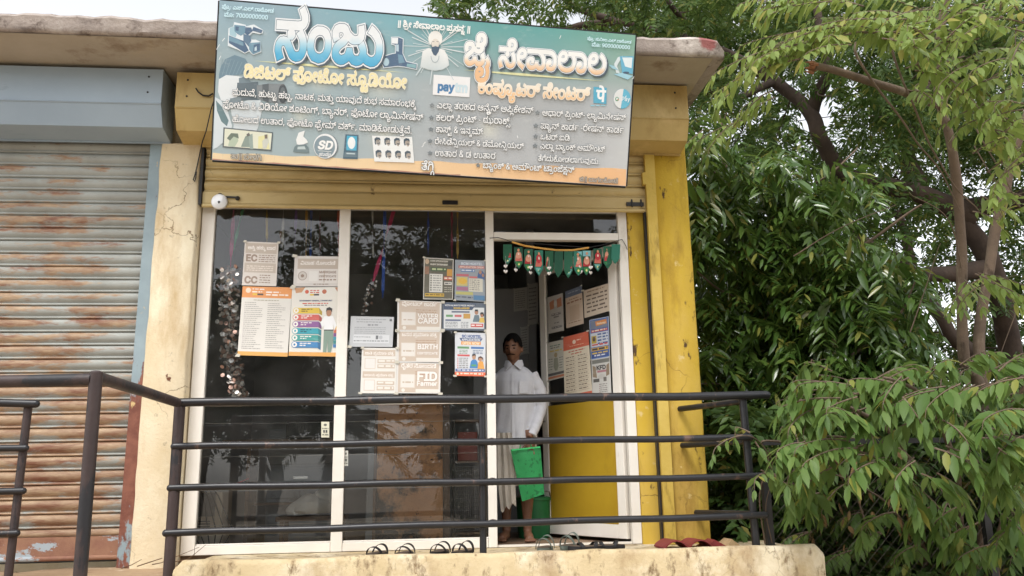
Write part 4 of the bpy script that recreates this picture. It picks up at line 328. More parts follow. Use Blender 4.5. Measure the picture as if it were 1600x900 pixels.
-3 -4 -5 -4 -8 -2 -9 0 -8 3 -10 4 -3 156 2 61 38 -2 -14 2 -6 3 -7 5 -5 7 -1 5 -1 6 1 6 10 -1 -1 -7 2 -6 3 -4 5 -3 8 -2 10 0 6 0 8 3 6 5 2 6 0 7 -3 6 -6 4 -8 2 -8 -1 -2 -1 -1 -3 1 -3 5 -2 7 1 4 2 3 5 0 3 -1 9 -5 5 -8 4 15 1 5 -5 3 -10 1 -6 -2 -3 -2 -5 -2 -4 -8 -5 -9 -2 -10 3 -5 3 -1 3 -1 5 0 4 2 5 3 2 10 3 7 0 8 -2 9 -4 5 -7 3 -8 -1 -12 -5 -9 -7 -6 -9 -3 34 5 59 0 10 45 0 6 2 5 3 2 5 -1 7 -4 5 -4 1 -5 0 -6 -2 -3 -5 0 -4 -4 5 6 0 4 -1 1 -4 -2 -4 -5 -2 -5 2 -3 6 1 6 3 6 5 4 8 2 9 -1 7 -3 5 -6 3 -8 -1 -9 -4 -7 -5 -5 -7 -2 -9 -1 67 1 11 9 7 1 5 5 3 6 -1 2 -2 1 -3 -1 -7 -5 -3 -3 0 -4 1 -1 3 206 1 
99 27 -2 -9 2 -6 4 -5 9 -1 7 2 6 4 6 16 11 4 5 2 3 -1 5 -2 3 -4 2 -6 0 -4 -1 -2 -2 -1 -3 0 -6 2 -3 -9 -4 -4 9 0 5 1 4 4 6 4 2 6 2 6 0 7 0 5 -2 4 -3 3 -6 1 -8 -3 -8 -5 -5 -15 -11 -4 -5 0 -7 3 -4 6 -2 9 1 3 1 4 4 2 9 10 0 2 -7 1 -3 5 -3 8 -3 8 2 5 6 2 5 2 7 -1 18 -4 17 -3 8 -4 6 -8 7 -6 2 -7 0 -4 -2 -1 -4 1 -3 2 -3 7 0 4 1 3 3 2 7 10 -1 -2 -4 -3 -8 -5 -4 -7 -3 -8 0 -6 2 -6 5 -1 6 1 8 3 5 3 2 11 3 13 -3 7 -5 6 -6 5 -8 4 -9 3 -11 1 -17 -1 -13 -2 -10 -7 -10 -9 -5 -10 0 -9 2 -5 4 -6 8 4 0 -5 -7 -4 -3 -6 -3 178 2 81 45 -2 -11 3 -6 5 -2 5 0 5 3 4 3 4 0 -3 -11 4 -7 3 -6 8 -4 9 0 6 1 6 5 7 7 5 9 1 8 -1 
6 -4 2 -5 1 -7 -3 -8 -6 -4 -8 -2 -7 0 -9 3 0 8 6 -2 8 0 5 1 3 2 1 3 -1 4 -1 2 -4 1 -5 0 -4 -1 -4 -6 -1 -5 1 -6 3 -5 3 -2 10 -5 16 -2 12 1 9 4 3 2 4 6 -1 9 -2 3 -5 4 -14 1 0 10 14 0 7 3 1 4 0 5 -3 6 -5 7 8 5 8 -12 2 -8 0 -5 -2 -7 -4 -4 -5 -2 -1 3 6 -4 4 -6 2 -8 -1 -9 -4 -6 -7 -6 -12 -4 -2 3 5 -3 2 -4 0 -7 -3 -5 -5 -4 -3 -1 12 46 8 6 1 3 3 0 4 -1 2 -4 3 -4 1 -5 -1 -3 -2 -2 -4 0 -4 2 -2 162 2 36 40 59 -5 -1 -6 -3 -4 -5 -4 -7 -3 -16 0 -27 -12 0 0 20 2 16 3 10 3 6 4 5 0 -3 -4 5 -4 7 -1 7 1 7 2 5 6 5 5 2 9 1 9 -1 11 -4 8 -8 8 -10 3 -9 3 -15 1 -17 0 -29 -11 0 -1 25 -3 17 -3 7 -5 5 -5 4 18 40 69 8 -1 
6 -4 6 -5 5 -9 -4 13 -5 8 -8 8 -7 3 -11 1 -6 -2 -3 -2 -2 -4 0 -6 3 -5 4 -4 -5 0 9 7 5 1 20 -14 -7 10 -2 4 -3 4 -6 4 -10 0 -17 -9 0 -1 15 -2 9 -4 5 -6 1 -5 -1 -5 -6 -2 -8 -1 -15 -9 0 0 17 4 10 6 7 5 3 162 1 41 41 60 -5 -1 -5 -2 -5 -5 -4 -6 -4 -17 0 -29 -12 0 0 26 4 17 4 7 4 6 7 5 2 -2 -21 0 0 10 45 0 10 2 3 4 0 6 -3 6 -5 7 8 5 9 -12 1 -5 1 -8 -1 -4 -4 -5 -6 -4 -6 -1 7 -6 4 -6 3 -7 3 -16 0 -25 -11 0 -1 25 -3 17 -3 7 -5 6 -5 3 197 1 64 72 -2 -8 1 -6 3 -9 10 4 1 -3 -5 -6 -5 -6 -3 -7 -1 -10 0 -5 2 -5 4 -4 4 -3 9 1 11 5 7 4 3 6 1 6 0 5 -1 5 -5 1 -5 -1 -7 -9 0 1 7 -3 3 -6 -1 -4 -3 -2 -7 1 -5 3 -4 5 
-3 11 0 6 2 4 4 3 9 10 0 3 -10 4 -3 5 -2 9 1 2 1 3 5 2 10 -2 8 -3 8 -5 6 -10 7 -9 4 -9 2 -17 1 1 11 24 -3 14 -4 10 -7 6 -6 4 -6 4 -7 2 -10 0 -9 -2 -8 -3 -6 -4 -4 -5 -3 16 1 40 -30 -8 5 -1 4 -2 7 -9 -4 0 5 7 6 4 7 0 8 -3 4 -4 2 -8 -1 -7 -4 -7 -7 -7 -6 7 6 6 3 5 -1 6 -3 3 -5 1 -4 -2 -3 -5 -1 -4 -8 0 -2 4 -3 5 -3 2 -4 0 -2 -1 -2 -2 -1 -7 3 -5 6 -6 -6 -7 -10 12 -2 6 0 5 2 6 4 4 5 3 210 1 93 54 -2 -7 1 -14 2 -12 6 -8 7 -5 9 -3 10 0 11 3 12 7 9 8 5 10 0 9 -3 4 -4 2 -9 -1 -8 -3 -4 -4 -3 -7 -3 -11 -1 -8 4 -6 5 3 8 4 -5 6 -3 5 0 8 1 3 3 1 5 0 4 -3 3 -5 2 -6 -2 -5 -4 -2 -3 -2 -9 -1 -5 2 -9 2 -5 4 -5 4 
-4 10 -5 14 -2 16 0 8 2 9 4 4 4 1 7 0 3 -3 3 -6 4 -10 6 -5 4 -1 3 -1 6 1 7 4 4 6 4 11 0 8 -2 7 -7 2 -6 0 -5 -1 -5 -3 -5 -8 -6 -7 -3 -6 -1 -32 0 0 10 34 0 5 1 6 5 2 6 -1 4 -2 3 -5 3 -4 0 -5 -2 -2 -4 0 -6 7 -5 9 -5 5 -3 3 -4 2 -4 0 -7 -1 -5 -3 -6 -4 -4 -6 -4 -8 -2 -10 -2 216 1 78 52 8 13 1 10 3 4 2 7 5 2 4 4 8 1 10 -1 8 -4 8 -4 3 -7 0 -3 -1 -2 -3 0 -5 1 -5 5 -4 7 -3 0 -9 -39 0 0 10 23 0 -6 7 -1 8 2 7 6 6 6 2 7 0 9 -3 7 -7 3 -11 1 -15 -3 -12 -6 -10 -9 -6 -11 -5 -14 -2 -15 0 -13 2 -11 6 -8 7 -5 9 -3 10 0 15 5 11 7 8 10 3 11 -1 4 -2 3 -2 3 -6 -1 -11 -3 -6 -6 -4 -8 -3 -8 0 -8 4 -6 5 3 8 4 -5 6 -3 5 
0 8 1 3 3 1 5 0 4 -3 3 -3 1 -5 0 -3 -1 -5 -4 -2 -3 -2 -9 0 -8 1 -6 5 -10 8 -6 10 -4 197 2 57 28 -2 -7 1 -5 2 -7 6 -4 5 -1 6 0 6 1 5 3 6 6 4 8 1 9 -1 5 -5 1 -6 -1 -6 -9 0 1 7 -3 3 -6 -1 -4 -3 -2 -7 1 -5 3 -4 5 -3 7 -1 7 2 3 1 4 4 3 9 10 0 1 -7 4 -5 7 -3 7 0 3 1 4 4 1 6 0 7 -3 12 -7 9 9 6 9 -13 3 -12 -1 -12 -2 -7 -4 -5 -5 -4 -5 -2 -5 -1 -8 1 -6 3 -6 6 -3 4 4 1 -5 -7 -6 -5 -6 -2 40 42 44 -8 1 -9 3 5 8 4 -2 6 -1 6 0 5 2 3 5 0 11 -2 4 -6 5 -7 0 -5 -2 -1 -2 0 -4 2 -2 2 -2 6 0 5 1 3 3 5 5 4 -6 -7 -7 -8 -4 -9 0 -6 2 -3 3 -2 3 -1 4 1 8 6 6 10 3 10 -2 7 -5 4 -7 2 -9 -2 -10 -4 -6 -7 -5 282 5 66 30 -2 
-10 2 -6 4 -5 6 -3 7 -1 10 2 12 5 10 8 7 10 2 7 -1 7 -5 3 -7 0 -7 -3 -6 -6 -4 -8 -2 -6 0 -6 2 -8 5 -1 1 3 8 7 -6 4 -1 6 0 4 1 3 2 1 3 0 4 -4 4 -5 0 -6 -3 -5 -6 -2 -10 1 -11 3 -6 5 -3 6 -1 5 0 7 2 4 4 3 9 10 0 3 -10 7 -5 9 0 5 1 3 4 1 4 -1 9 -5 7 -10 4 8 6 11 -6 6 -8 2 -10 -2 -9 -4 -7 -7 -4 -10 -2 -9 2 -8 5 -6 8 4 0 -9 -10 -7 -3 16 24 52 -6 2 -4 4 -3 7 0 6 3 4 5 4 5 2 7 1 1 -10 -7 -1 -3 -2 -1 -2 0 -3 2 -3 8 -4 16 62 38 0 10 12 0 5 1 2 2 1 4 -1 3 -3 3 9 4 2 -3 3 -4 0 -5 -1 -6 -4 -4 -4 -3 -7 -2 4 53 59 0 10 34 0 0 -10 37 121 37 -8 1 -3 2 -5 6 -2 4 -1 9 2 12 5 9 8 5 10 2 11 -2 4 -2 -5 -8 -5 3 -10 
0 -7 -4 -3 -5 -1 -11 1 -7 5 -5 7 0 3 2 1 4 0 3 -3 3 -6 1 -37 0 0 10 37 0 7 -1 5 -3 4 -3 2 -5 1 -5 -1 -7 -2 -2 -4 -4 80 1 4 5 30 0 10 30 0 0 -10 345 5 36 41 -2 -14 3 -8 3 -7 6 -4 7 -2 5 -1 10 2 12 2 6 5 6 7 5 2 -2 -18 0 0 10 48 0 10 2 3 4 0 6 -3 6 -5 7 8 5 8 -12 2 -5 0 -7 -2 -6 -2 -3 -6 -5 -4 -1 0 1 8 -7 4 -7 2 -12 -1 -12 -5 -12 -6 -6 -13 -5 16 41 8 11 2 8 6 4 8 2 10 -2 11 -5 8 -8 5 -10 2 -11 -2 -7 -6 -6 -7 -1 -11 1 -11 5 -8 9 -5 4 113 -18 1 20 10 0 0 -20 27 96 -2 -9 2 -8 3 -7 6 -6 7 7 6 11 -10 6 -3 6 -1 7 2 3 1 4 5 2 10 -1 8 -2 8 -4 6 -5 5 -6 5 -6 3 5 9 12 -7 9 -10 6 -12 2 -14 -2 -11 -4 -9 -8 
-6 26 142 -2 -9 2 -8 3 -7 6 -6 7 6 6 11 -10 6 -3 7 -1 6 2 3 1 4 5 3 10 -1 8 -3 8 -4 6 -4 5 -13 8 5 9 12 -7 9 -10 7 -12 2 -14 -2 -11 -5 -9 -8 -6 163 2 27 41 -2 -14 3 -8 3 -7 6 -4 7 -2 5 -1 10 2 12 2 6 5 6 7 5 2 -2 -18 0 0 10 58 0 0 -10 -1 0 0 1 2 -1 6 -5 3 -5 2 -7 1 -15 -2 -9 -7 -10 -7 -5 -9 -3 16 41 8 11 2 8 6 4 8 2 10 -2 11 -5 8 -8 5 -10 2 -11 -2 -7 -6 -6 -7 -1 -11 1 -11 5 -8 9 -5 30 1 34 0 -41 -7 1 -5 3 -12 14 -2 2 -4 1 -4 -1 -2 -5 1 -5 3 -7 -8 -4 -5 9 0 9 2 5 4 5 6 2 6 0 5 -2 4 -3 13 -14 5 -2 6 1 3 5 1 10 -4 13 -5 8 9 4 5 -8 3 -10 1 -7 0 -10 -2 -5 -5 -6 -4 -2 144 3 35 36 -2 -9 1 -7 2 -5 4 
-5 4 -3 9 1 9 2 5 4 5 5 3 2 -2 -17 0 0 9 26 0 3 3 1 2 0 4 -2 4 5 1 5 -1 1 -3 0 -6 -1 -4 26 0 0 -9 -18 0 2 2 4 -2 4 -4 3 -4 1 -8 -1 -10 -6 -7 -5 -3 -8 -3 15 36 8 9 1 5 3 4 8 0 7 -3 6 -5 3 -7 2 -11 -1 -5 -2 -4 -4 -2 -6 0 -5 3 -5 4 -5 4 4 59 0 10 49 0 0 -10 255 4 40 60 -2 -8 2 -7 4 -15 21 -3 3 -4 0 -5 -1 -3 -3 -1 -3 1 -9 5 -10 -10 -4 -3 7 -3 8 0 8 2 7 3 4 6 5 7 1 8 -1 3 -1 5 -4 10 -15 5 -6 6 -2 8 1 2 1 3 4 1 6 0 6 -3 12 -7 9 9 6 7 -10 3 -7 2 -7 0 -11 -2 -5 -4 -8 -8 -6 8 42 40 -4 2 -2 5 2 5 4 2 6 -2 2 -5 -2 -5 4 4 59 0 10 66 0 0 -10 37 108 37 -5 0 -6 3 -6 6 -1 4 -2 9 2 12 6 9 7 5 11 2 10 -2 5 -2 
-5 -8 -6 3 -9 0 -7 -4 -3 -5 -1 -11 1 -7 5 -5 7 0 3 2 1 4 -1 3 -3 3 -5 1 -38 0 0 10 37 0 7 -1 6 -3 4 -3 2 -5 0 -5 -1 -7 -1 -2 -5 -4 178 1 73 40 -2 -11 2 -7 4 -5 6 -1 8 2 7 4 5 7 4 14 1 12 -3 6 -3 7 -6 9 -13 5 -15 -11 -2 -4 13 -4 8 -5 5 -6 5 -12 2 -9 -1 -4 -4 -1 -6 2 -3 4 -3 9 -1 12 1 6 3 5 3 6 7 3 9 1 14 -2 8 -2 3 -4 3 -9 1 -6 -4 -3 -4 -2 -6 -9 0 -2 6 -3 5 -4 3 -7 0 -4 -1 -3 -4 0 -6 2 -6 -10 -3 -3 11 2 9 2 4 6 4 7 2 7 0 6 -2 5 -4 6 -8 -4 -1 4 8 7 5 8 2 10 -1 3 -1 5 -4 3 -6 3 -7 1 -13 -1 -8 -2 -7 -6 -10 -11 -8 -10 -5 163 2 56 41 -2 -14 3 -8 3 -7 6 -4 7 -2 5 -1 10 2 12 2 6 5 6 7 5 2 -2 -18 0 0 
10 45 0 6 1 5 1 4 4 1 7 -1 4 -4 5 -7 1 -6 -1 -4 -4 -1 -6 -3 5 7 0 3 -2 0 -5 -3 -3 -2 -1 -4 0 -3 2 -2 3 -1 5 3 8 6 6 8 2 9 -1 8 -3 5 -6 2 -8 -1 -11 -5 -7 -4 -3 -8 -2 -10 -1 8 4 8 -4 7 -7 3 -5 2 -8 -1 -16 -5 -12 -6 -6 -13 -5 16 41 8 11 2 8 6 4 8 2 10 -2 11 -5 8 -8 5 -10 2 -11 -2 -7 -6 -6 -7 -1 -11 1 -11 5 -8 9 -5 176 2 40 60 -2 -6 1 -7 3 -5 6 -12 17 -3 3 -5 0 -5 -1 -2 -3 -1 -3 0 -9 6 -10 -10 -4 -4 10 -2 7 0 9 2 4 5 6 4 3 7 1 7 -1 6 -2 3 -3 9 -15 6 -6 6 -2 7 1 5 5 2 6 0 6 -3 12 -7 9 8 6 7 -10 4 -7 1 -7 0 -11 -1 -5 -5 -8 -7 -6 42 37 44 -8 1 -9 3 5 8 4 -2 6 -1 7 0 4 2 3 5 0 11 -2 4 -6 5 -7 0 -5 -2 
-1 -2 0 -4 2 -2 2 -2 6 0 5 1 3 3 4 5 4 -6 -5 -6 -5 -3 -4 -2 -7 0 -6 2 -5 3 -3 5 -1 4 2 6 3 4 6 4 7 1 10 -2 7 -5 4 -7 1 -9 -1 -10 -5 -6 -6 -5 192 2 82 27 -2 -9 2 -7 6 -5 9 -1 13 2 14 5 8 10 9 2 2 2 -2 -21 0 0 10 60 0 10 2 4 3 2 4 0 6 -3 6 -6 2 -7 0 -4 -2 -2 -3 -1 -6 -4 5 8 0 3 -2 0 -4 -1 -2 -3 -3 -3 0 -3 1 -3 2 -2 5 1 6 4 7 6 4 12 1 8 -3 6 -5 3 -7 1 -8 -2 -8 -4 -5 -5 -3 -8 -2 -9 -1 7 4 6 -3 5 -4 4 -4 1 -6 0 -6 -1 -5 -5 -6 -3 -3 -4 -1 -5 -1 -6 1 -5 2 -3 5 -1 3 0 6 2 4 6 4 6 1 5 -1 10 -4 4 -5 4 -9 1 -12 -3 -9 -4 -5 -7 -5 -5 -1 -7 0 -10 3 -5 4 -4 7 4 1 -3 -6 -5 -5 -6 -3 38 28 8 6 2 4 3 3 4 2 6 9 
0 4 -9 6 -5 9 0 7 3 3 4 1 7 -1 7 -2 7 -5 4 -6 1 -4 -1 -2 -1 0 -4 2 -3 4 -1 5 1 3 3 2 4 0 4 -1 3 -3 5 -10 6 -12 2 -16 -2 -6 -2 -4 -3 -4 -5 -4 -8 -2 -9 0 -8 3 -10 4 -3 186 1 72 60 -2 -8 2 -7 4 -4 6 -10 14 -3 3 -3 1 -5 0 -3 -1 -2 -3 -1 -3 0 -9 6 -10 -10 -4 -4 10 -2 10 0 6 2 4 3 4 4 4 7 2 9 -1 5 -3 7 -7 9 -13 6 -5 5 -1 8 2 3 3 4 7 1 12 -2 16 -3 10 -8 12 -6 7 -8 5 -11 4 -6 0 -5 -1 -1 -4 0 -4 4 -3 5 0 4 1 3 3 3 7 10 -1 -2 -6 -2 -5 -4 -3 -6 -4 -8 -1 -7 1 -5 3 -3 3 -2 8 1 6 4 5 6 3 7 2 11 -2 14 -6 8 -7 8 -9 8 -16 2 -11 2 -13 -1 -10 -3 -9 -4 -7 -6 -4 -6 -3 334 5 19 38 -2 -12 2 -6 4 -5 4 -7 11 -2 6 -1 
10 2 14 7 11 10 8 14 2 13 -1 6 -4 5 -4 7 -11 3 -16 -3 -14 -7 -12 -10 -7 16 38 8 10 2 7 5 4 9 2 11 -1 10 -5 8 -7 6 -10 1 -9 -1 -7 -5 -5 -8 -2 -12 2 -11 5 -8 7 -5 27 90 -2 -9 2 -7 3 -7 6 -6 7 6 6 8 -8 9 -5 10 0 3 1 5 3 3 6 1 7 -1 8 -2 7 -4 7 -5 5 -6 4 -8 3 18 0 8 -6 7 -10 3 -10 0 -12 -2 -10 -7 -8 -7 -4 27 136 -2 -9 2 -7 3 -7 6 -7 7 7 6 11 -10 6 -3 6 -1 7 2 3 1 4 5 2 10 -1 8 -2 8 -4 6 -5 5 -6 5 -6 3 5 9 12 -7 9 -10 6 -12 2 -14 -1 -11 -5 -9 -8 -6 15 116 76 -2 -6 -1 -3 -8 -6 -10 -2 -20 0 0 10 22 0 6 3 2 4 -1 5 -2 6 -5 7 8 5 8 -12 385 3 61 28 -2 -7 1 -5 2 -5 4 -4 4 -2 5 -1 10 1 5 4 6 6 4 8 1 8 -1 5 
-5 1 -6 -1 -6 -8 0 0 7 -3 3 -6 -1 -4 -3 -1 -7 0 -5 3 -4 5 -3 7 -1 8 2 3 1 4 4 2 9 10 0 1 -7 4 -5 7 -3 6 0 5 2 4 7 1 9 -3 10 -5 9 -6 7 -8 4 -7 3 19 0 6 -4 8 -11 5 -13 1 -7 -1 -8 -2 -7 -3 -5 -5 -4 -5 -2 -6 -1 -8 1 -6 3 -6 6 -2 4 4 1 -6 -7 -5 -5 -7 -2 34 4 59 0 10 63 0 7 1 5 1 4 5 1 8 -2 4 -5 4 -5 0 -6 -1 -4 -4 -1 -6 -4 5 6 0 4 -1 1 -5 -3 -4 -6 -1 -3 2 -2 3 -1 5 1 6 4 5 6 4 9 1 9 -1 6 -5 5 -7 1 -8 -2 -8 -4 -7 -7 -4 -13 -2 68 110 -2 -7 2 -7 3 -12 11 7 7 7 -8 7 -4 8 0 5 3 3 5 -1 23 1 9 3 7 5 6 10 6 13 2 12 -1 6 -4 6 -4 5 -5 3 -7 4 -15 0 -9 -2 -8 -3 -7 -5 -6 -9 -5 -11 0 -8 2 -4 3 -4 4 -2 8 0 8 3 5 
5 5 6 1 4 -1 3 -2 1 -2 1 -7 -3 -3 -2 -1 -5 0 -2 2 -1 5 -1 -5 1 -6 2 -3 4 -3 8 -1 6 2 6 8 1 8 0 8 -1 7 -5 10 -8 7 -7 2 -8 0 -5 -1 -5 -2 -4 -4 -2 -5 -2 -9 1 -23 -3 -8 -3 -4 -5 -3 108 2 15 4 76 -2 -8 -4 -5 -3 -2 -10 -2 -16 0 0 10 16 0 5 2 2 1 1 4 0 5 -4 7 11 2 3 -8 45 50 59 -1 -13 -4 -7 -4 -6 -6 -3 -7 -2 -7 0 -6 1 -7 4 -4 7 -2 7 2 9 4 5 5 2 6 0 3 -1 3 -3 1 -7 -4 -4 -4 0 -5 2 -1 5 1 0 -1 -3 0 -6 1 -4 3 -3 5 -2 5 0 7 3 4 5 3 10 -1 14 -3 7 -7 8 -9 3 -9 1 -45 0 0 10 47 0 11 -2 8 -2 8 -6 5 -7 4 -10 204 4 66 30 -2 -10 2 -6 4 -5 6 -3 7 -1 10 2 12 5 10 8 7 10 2 7 -1 7 -5 3 -7 0 -7 -3 -6 -6 -4 -8 -2 -6 0 
-6 2 -8 5 -1 1 3 8 7 -6 4 -1 6 0 4 1 3 2 1 3 0 4 -4 4 -5 0 -6 -3 -5 -6 -2 -10 1 -11 3 -6 5 -3 6 -1 5 0 7 2 4 4 3 9 10 0 3 -10 7 -5 9 0 5 1 3 4 1 4 -1 9 -5 7 -10 4 8 6 11 -6 6 -8 2 -10 -2 -9 -4 -7 -7 -4 -10 -2 -9 2 -8 5 -6 8 4 0 -9 -10 -7 -3 16 24 52 -6 2 -4 4 -3 7 0 6 3 4 5 4 5 2 7 1 1 -10 -7 -1 -3 -2 -1 -2 0 -3 2 -3 8 -4 16 62 38 0 10 12 0 5 1 2 2 1 4 -1 3 -3 3 9 4 2 -3 3 -4 0 -5 -1 -6 -4 -4 -4 -3 -7 -2 4 53 59 0 10 34 0 0 -10 144 5 35 36 -2 -9 1 -7 2 -5 4 -5 4 -3 9 1 9 2 5 4 5 5 3 2 -2 -17 0 0 9 26 0 3 3 1 2 0 4 -2 4 5 1 5 -1 1 -3 0 -6 -1 -4 26 0 0 -9 -18 0 2 2 4 -2 4 -4 3 -4 1 -8 -1 -10 -6 
-7 -5 -3 -8 -3 15 36 8 9 1 5 3 4 8 0 7 -3 6 -5 3 -7 2 -11 -1 -5 -2 -4 -4 -2 -6 0 -5 3 -5 4 -5 16 4 59 0 10 41 0 9 2 4 4 0 6 -3 6 -5 7 8 5 7 -9 3 -8 0 -8 -2 -7 -6 -5 -7 -2 -6 -1 44 26 -34 -10 3 -5 4 -2 3 -1 9 4 7 4 3 8 0 6 -2 2 -3 0 -4 0 -5 -8 1 0 4 -1 2 -4 0 -2 -2 -1 -6 1 -3 3 -2 6 -1 5 1 4 3 3 6 8 0 1 -4 1 -3 3 -2 5 0 5 2 2 7 -1 6 -6 8 8 4 4 -17 -1 -10 -3 -5 -5 -3 -8 0 -7 3 -3 4 1 1 -6 -6 -4 -2 10 64 -42 3 7 0 9 -2 12 -4 8 3 8 5 -8 4 -8 1 -17 -1 -13 191 3 33 27 -2 -9 2 -7 6 -5 9 -1 13 2 14 5 8 10 9 2 2 2 -2 -21 0 0 10 72 0 0 -10 -5 0 1 1 2 -2 9 -8 4 -8 2 -11 0 -10 -1 -6 -5 -9 -7 -6 -4 -1 -10 
0 -6 2 -4 2 -7 10 4 1 -3 -6 -5 -5 -6 -3 25 28 8 6 2 4 3 4 5 1 6 9 0 4 -10 6 -5 8 0 6 4 4 9 0 11 -4 12 -6 7 -4 3 -6 3 -13 2 -14 -3 -5 -3 -4 -4 -4 -4 -3 -9 -1 -14 3 -10 4 -3 4 42 -18 1 20 9 0 2 -20 198 3 58 28 -2 -7 1 -5 2 -5 4 -4 4 -2 5 -1 10 1 5 4 6 6 4 8 1 8 -1 5 -5 1 -6 -1 -6 -8 0 0 7 -3 3 -6 -1 -4 -3 -1 -7 0 -5 3 -4 5 -3 7 -1 8 2 3 1 4 4 2 9 10 0 1 -7 4 -5 7 -3 7 0 5 3 2 4 2 6 0 5 -4 12 -7 9 9 6 5 -6 4 -7 3 -12 -1 -12 -2 -7 -3 -5 -5 -4 -5 -2 -6 -1 -8 1 -6 3 -6 6 -2 4 4 1 -6 -7 -5 -5 -7 -2 8 50 37 -5 2 -2 5 2 6 5 2 5 -2 3 -6 -3 -5 4 4 59 0 10 76 0 0 -10 194 1 68 70 -2 -10 2 -5 4 -7 9 4 0 -7 
-9 -4 -2 -6 -3 -8 -1 -6 1 -5 2 -4 3 -4 4 -2 7 0 7 2 4 6 8 17 12 2 3 1 4 -1 4 -3 3 -6 1 -7 -1 -2 -2 -1 -3 0 -6 2 -3 -9 -4 -3 6 -1 6 1 6 4 6 4 2 6 2 13 0 5 -2 4 -3 4 -8 0 -8 -4 -8 -19 -14 -4 -5 -1 -4 1 -4 3 -3 3 -2 9 0 6 2 4 4 3 9 9 0 3 -10 7 -5 9 0 5 1 3 3 2 7 -1 7 -4 7 8 5 4 -6 3 -7 0 -9 -1 -6 -5 -7 -4 -3 -6 -2 202 1 88 72 -2 -8 1 -7 5 -7 9 4 0 -5 -7 -8 -6 -13 -2 -9 2 -8 5 -4 4 -2 5 -1 10 2 7 7 7 7 2 6 0 6 -1 4 -3 2 -5 0 -5 -2 -4 -8 0 0 5 -1 3 -4 2 -5 -2 -3 -4 -1 -8 2 -4 4 -4 10 -2 7 2 3 1 4 4 3 9 9 0 2 -7 2 -3 4 -3 7 -3 7 2 2 2 4 5 2 15 -2 11 -2 7 -3 5 -7 5 -5 0 -4 0 -3 -2 -4 -3 -4 -9 -10 0 
-3 9 -4 3 -5 2 -6 0 -4 -1 -3 -3 0 -4 1 -5 -10 -3 -2 7 0 6 1 3 5 6 2 2 8 2 11 0 6 -2 3 -3 5 -5 1 -2 -1 0 7 8 5 3 6 1 11 -1 9 -6 5 -6 4 -9 1 -10 0 -17 -3 -9 -6 -8 -5 -4 162 1 60 41 60 -5 -1 -5 -2 -5 -5 -4 -6 -4 -17 0 -29 -12 0 0 26 4 17 4 7 4 6 7 5 2 -2 -21 0 0 10 42 0 8 1 5 2 3 5 0 7 -1 4 -5 4 -7 0 -5 -1 -4 -4 0 -6 -4 5 6 0 4 -1 1 -3 -1 -3 -3 -4 -7 1 -2 2 -2 4 0 7 5 7 6 4 9 1 8 -1 5 -3 4 -4 3 -7 1 -8 -3 -9 -7 -7 -8 -2 1 1 3 -3 6 -6 5 -11 3 -16 0 -25 -11 0 -1 25 -3 17 -3 7 -5 6 -5 3 198 3 58 28 -2 -7 1 -5 2 -5 4 -4 4 -2 5 -1 10 1 5 4 6 6 4 8 1 8 -1 5 -5 1 -6 -1 -6 -8 0 0 7 -3 3 -6 -1 -4 -3 -1 
-7 0 -5 3 -4 5 -3 7 -1 8 2 3 1 4 4 2 9 10 0 1 -7 4 -5 7 -3 7 0 5 3 2 4 2 6 0 5 -4 12 -7 9 9 6 5 -6 4 -7 3 -12 -1 -12 -2 -7 -3 -5 -5 -4 -5 -2 -6 -1 -8 1 -6 3 -6 6 -2 4 4 1 -6 -7 -5 -5 -7 -2 8 50 37 -5 2 -2 5 2 6 5 2 5 -2 3 -6 -3 -5 34 4 59 0 10 63 0 7 1 5 1 4 5 1 8 -2 4 -5 4 -5 0 -6 -1 -4 -4 -1 -6 -4 5 6 0 4 -1 1 -5 -3 -4 -6 -1 -3 2 -2 3 -1 5 1 6 4 5 6 4 9 1 9 -1 6 -5 5 -7 1 -8 -2 -8 -4 -7 -7 -4 -13 -2 67 2 11 9 7 1 5 5 3 6 -1 2 -2 1 -3 -1 -7 -5 -3 -3 0 -4 1 -1 3 11 9 48 1 6 5 2 5 0 2 -1 2 -5 -1 -7 -5 -3 -3 0 -4 2 -1 2 163 3 56 41 -2 -14 3 -8 3 -7 6 -4 7 -2 5 -1 10 2 12 2 6 5 6 7 5 2 -2 -18 0 
0 10 45 0 6 1 5 1 4 4 1 7 -1 4 -4 5 -7 1 -6 -1 -4 -4 -1 -6 -3 5 7 0 3 -2 0 -5 -3 -3 -2 -1 -4 0 -3 2 -2 3 -1 5 3 8 6 6 8 2 9 -1 8 -3 5 -6 2 -8 -1 -11 -5 -7 -4 -3 -8 -2 -10 -1 8 4 8 -4 7 -7 3 -5 2 -8 -1 -16 -5 -12 -6 -6 -13 -5 16 41 8 11 2 8 6 4 8 2 10 -2 11 -5 8 -8 5 -10 2 -11 -2 -7 -6 -6 -7 -1 -11 1 -11 5 -8 9 -5 9 40 27 -4 2 -2 5 2 6 4 2 6 -2 2 -6 -2 -5 -2 -1 143 1 7 18 0 36 76 -48 0 0 10 60 0 0 -8 -36 -78 143 2 25 66 43 -1 -14 -2 -9 -5 -10 -4 -5 -8 -5 -7 -1 -8 0 -9 2 -3 3 -6 6 -4 9 -2 11 -1 13 1 13 2 11 4 9 5 6 8 5 4 1 10 0 9 -3 6 -6 5 -7 4 -10 20 17 43 2 -19 3 -7 3 -5 5 -3 6 -1 6 1 4 3 4 5 
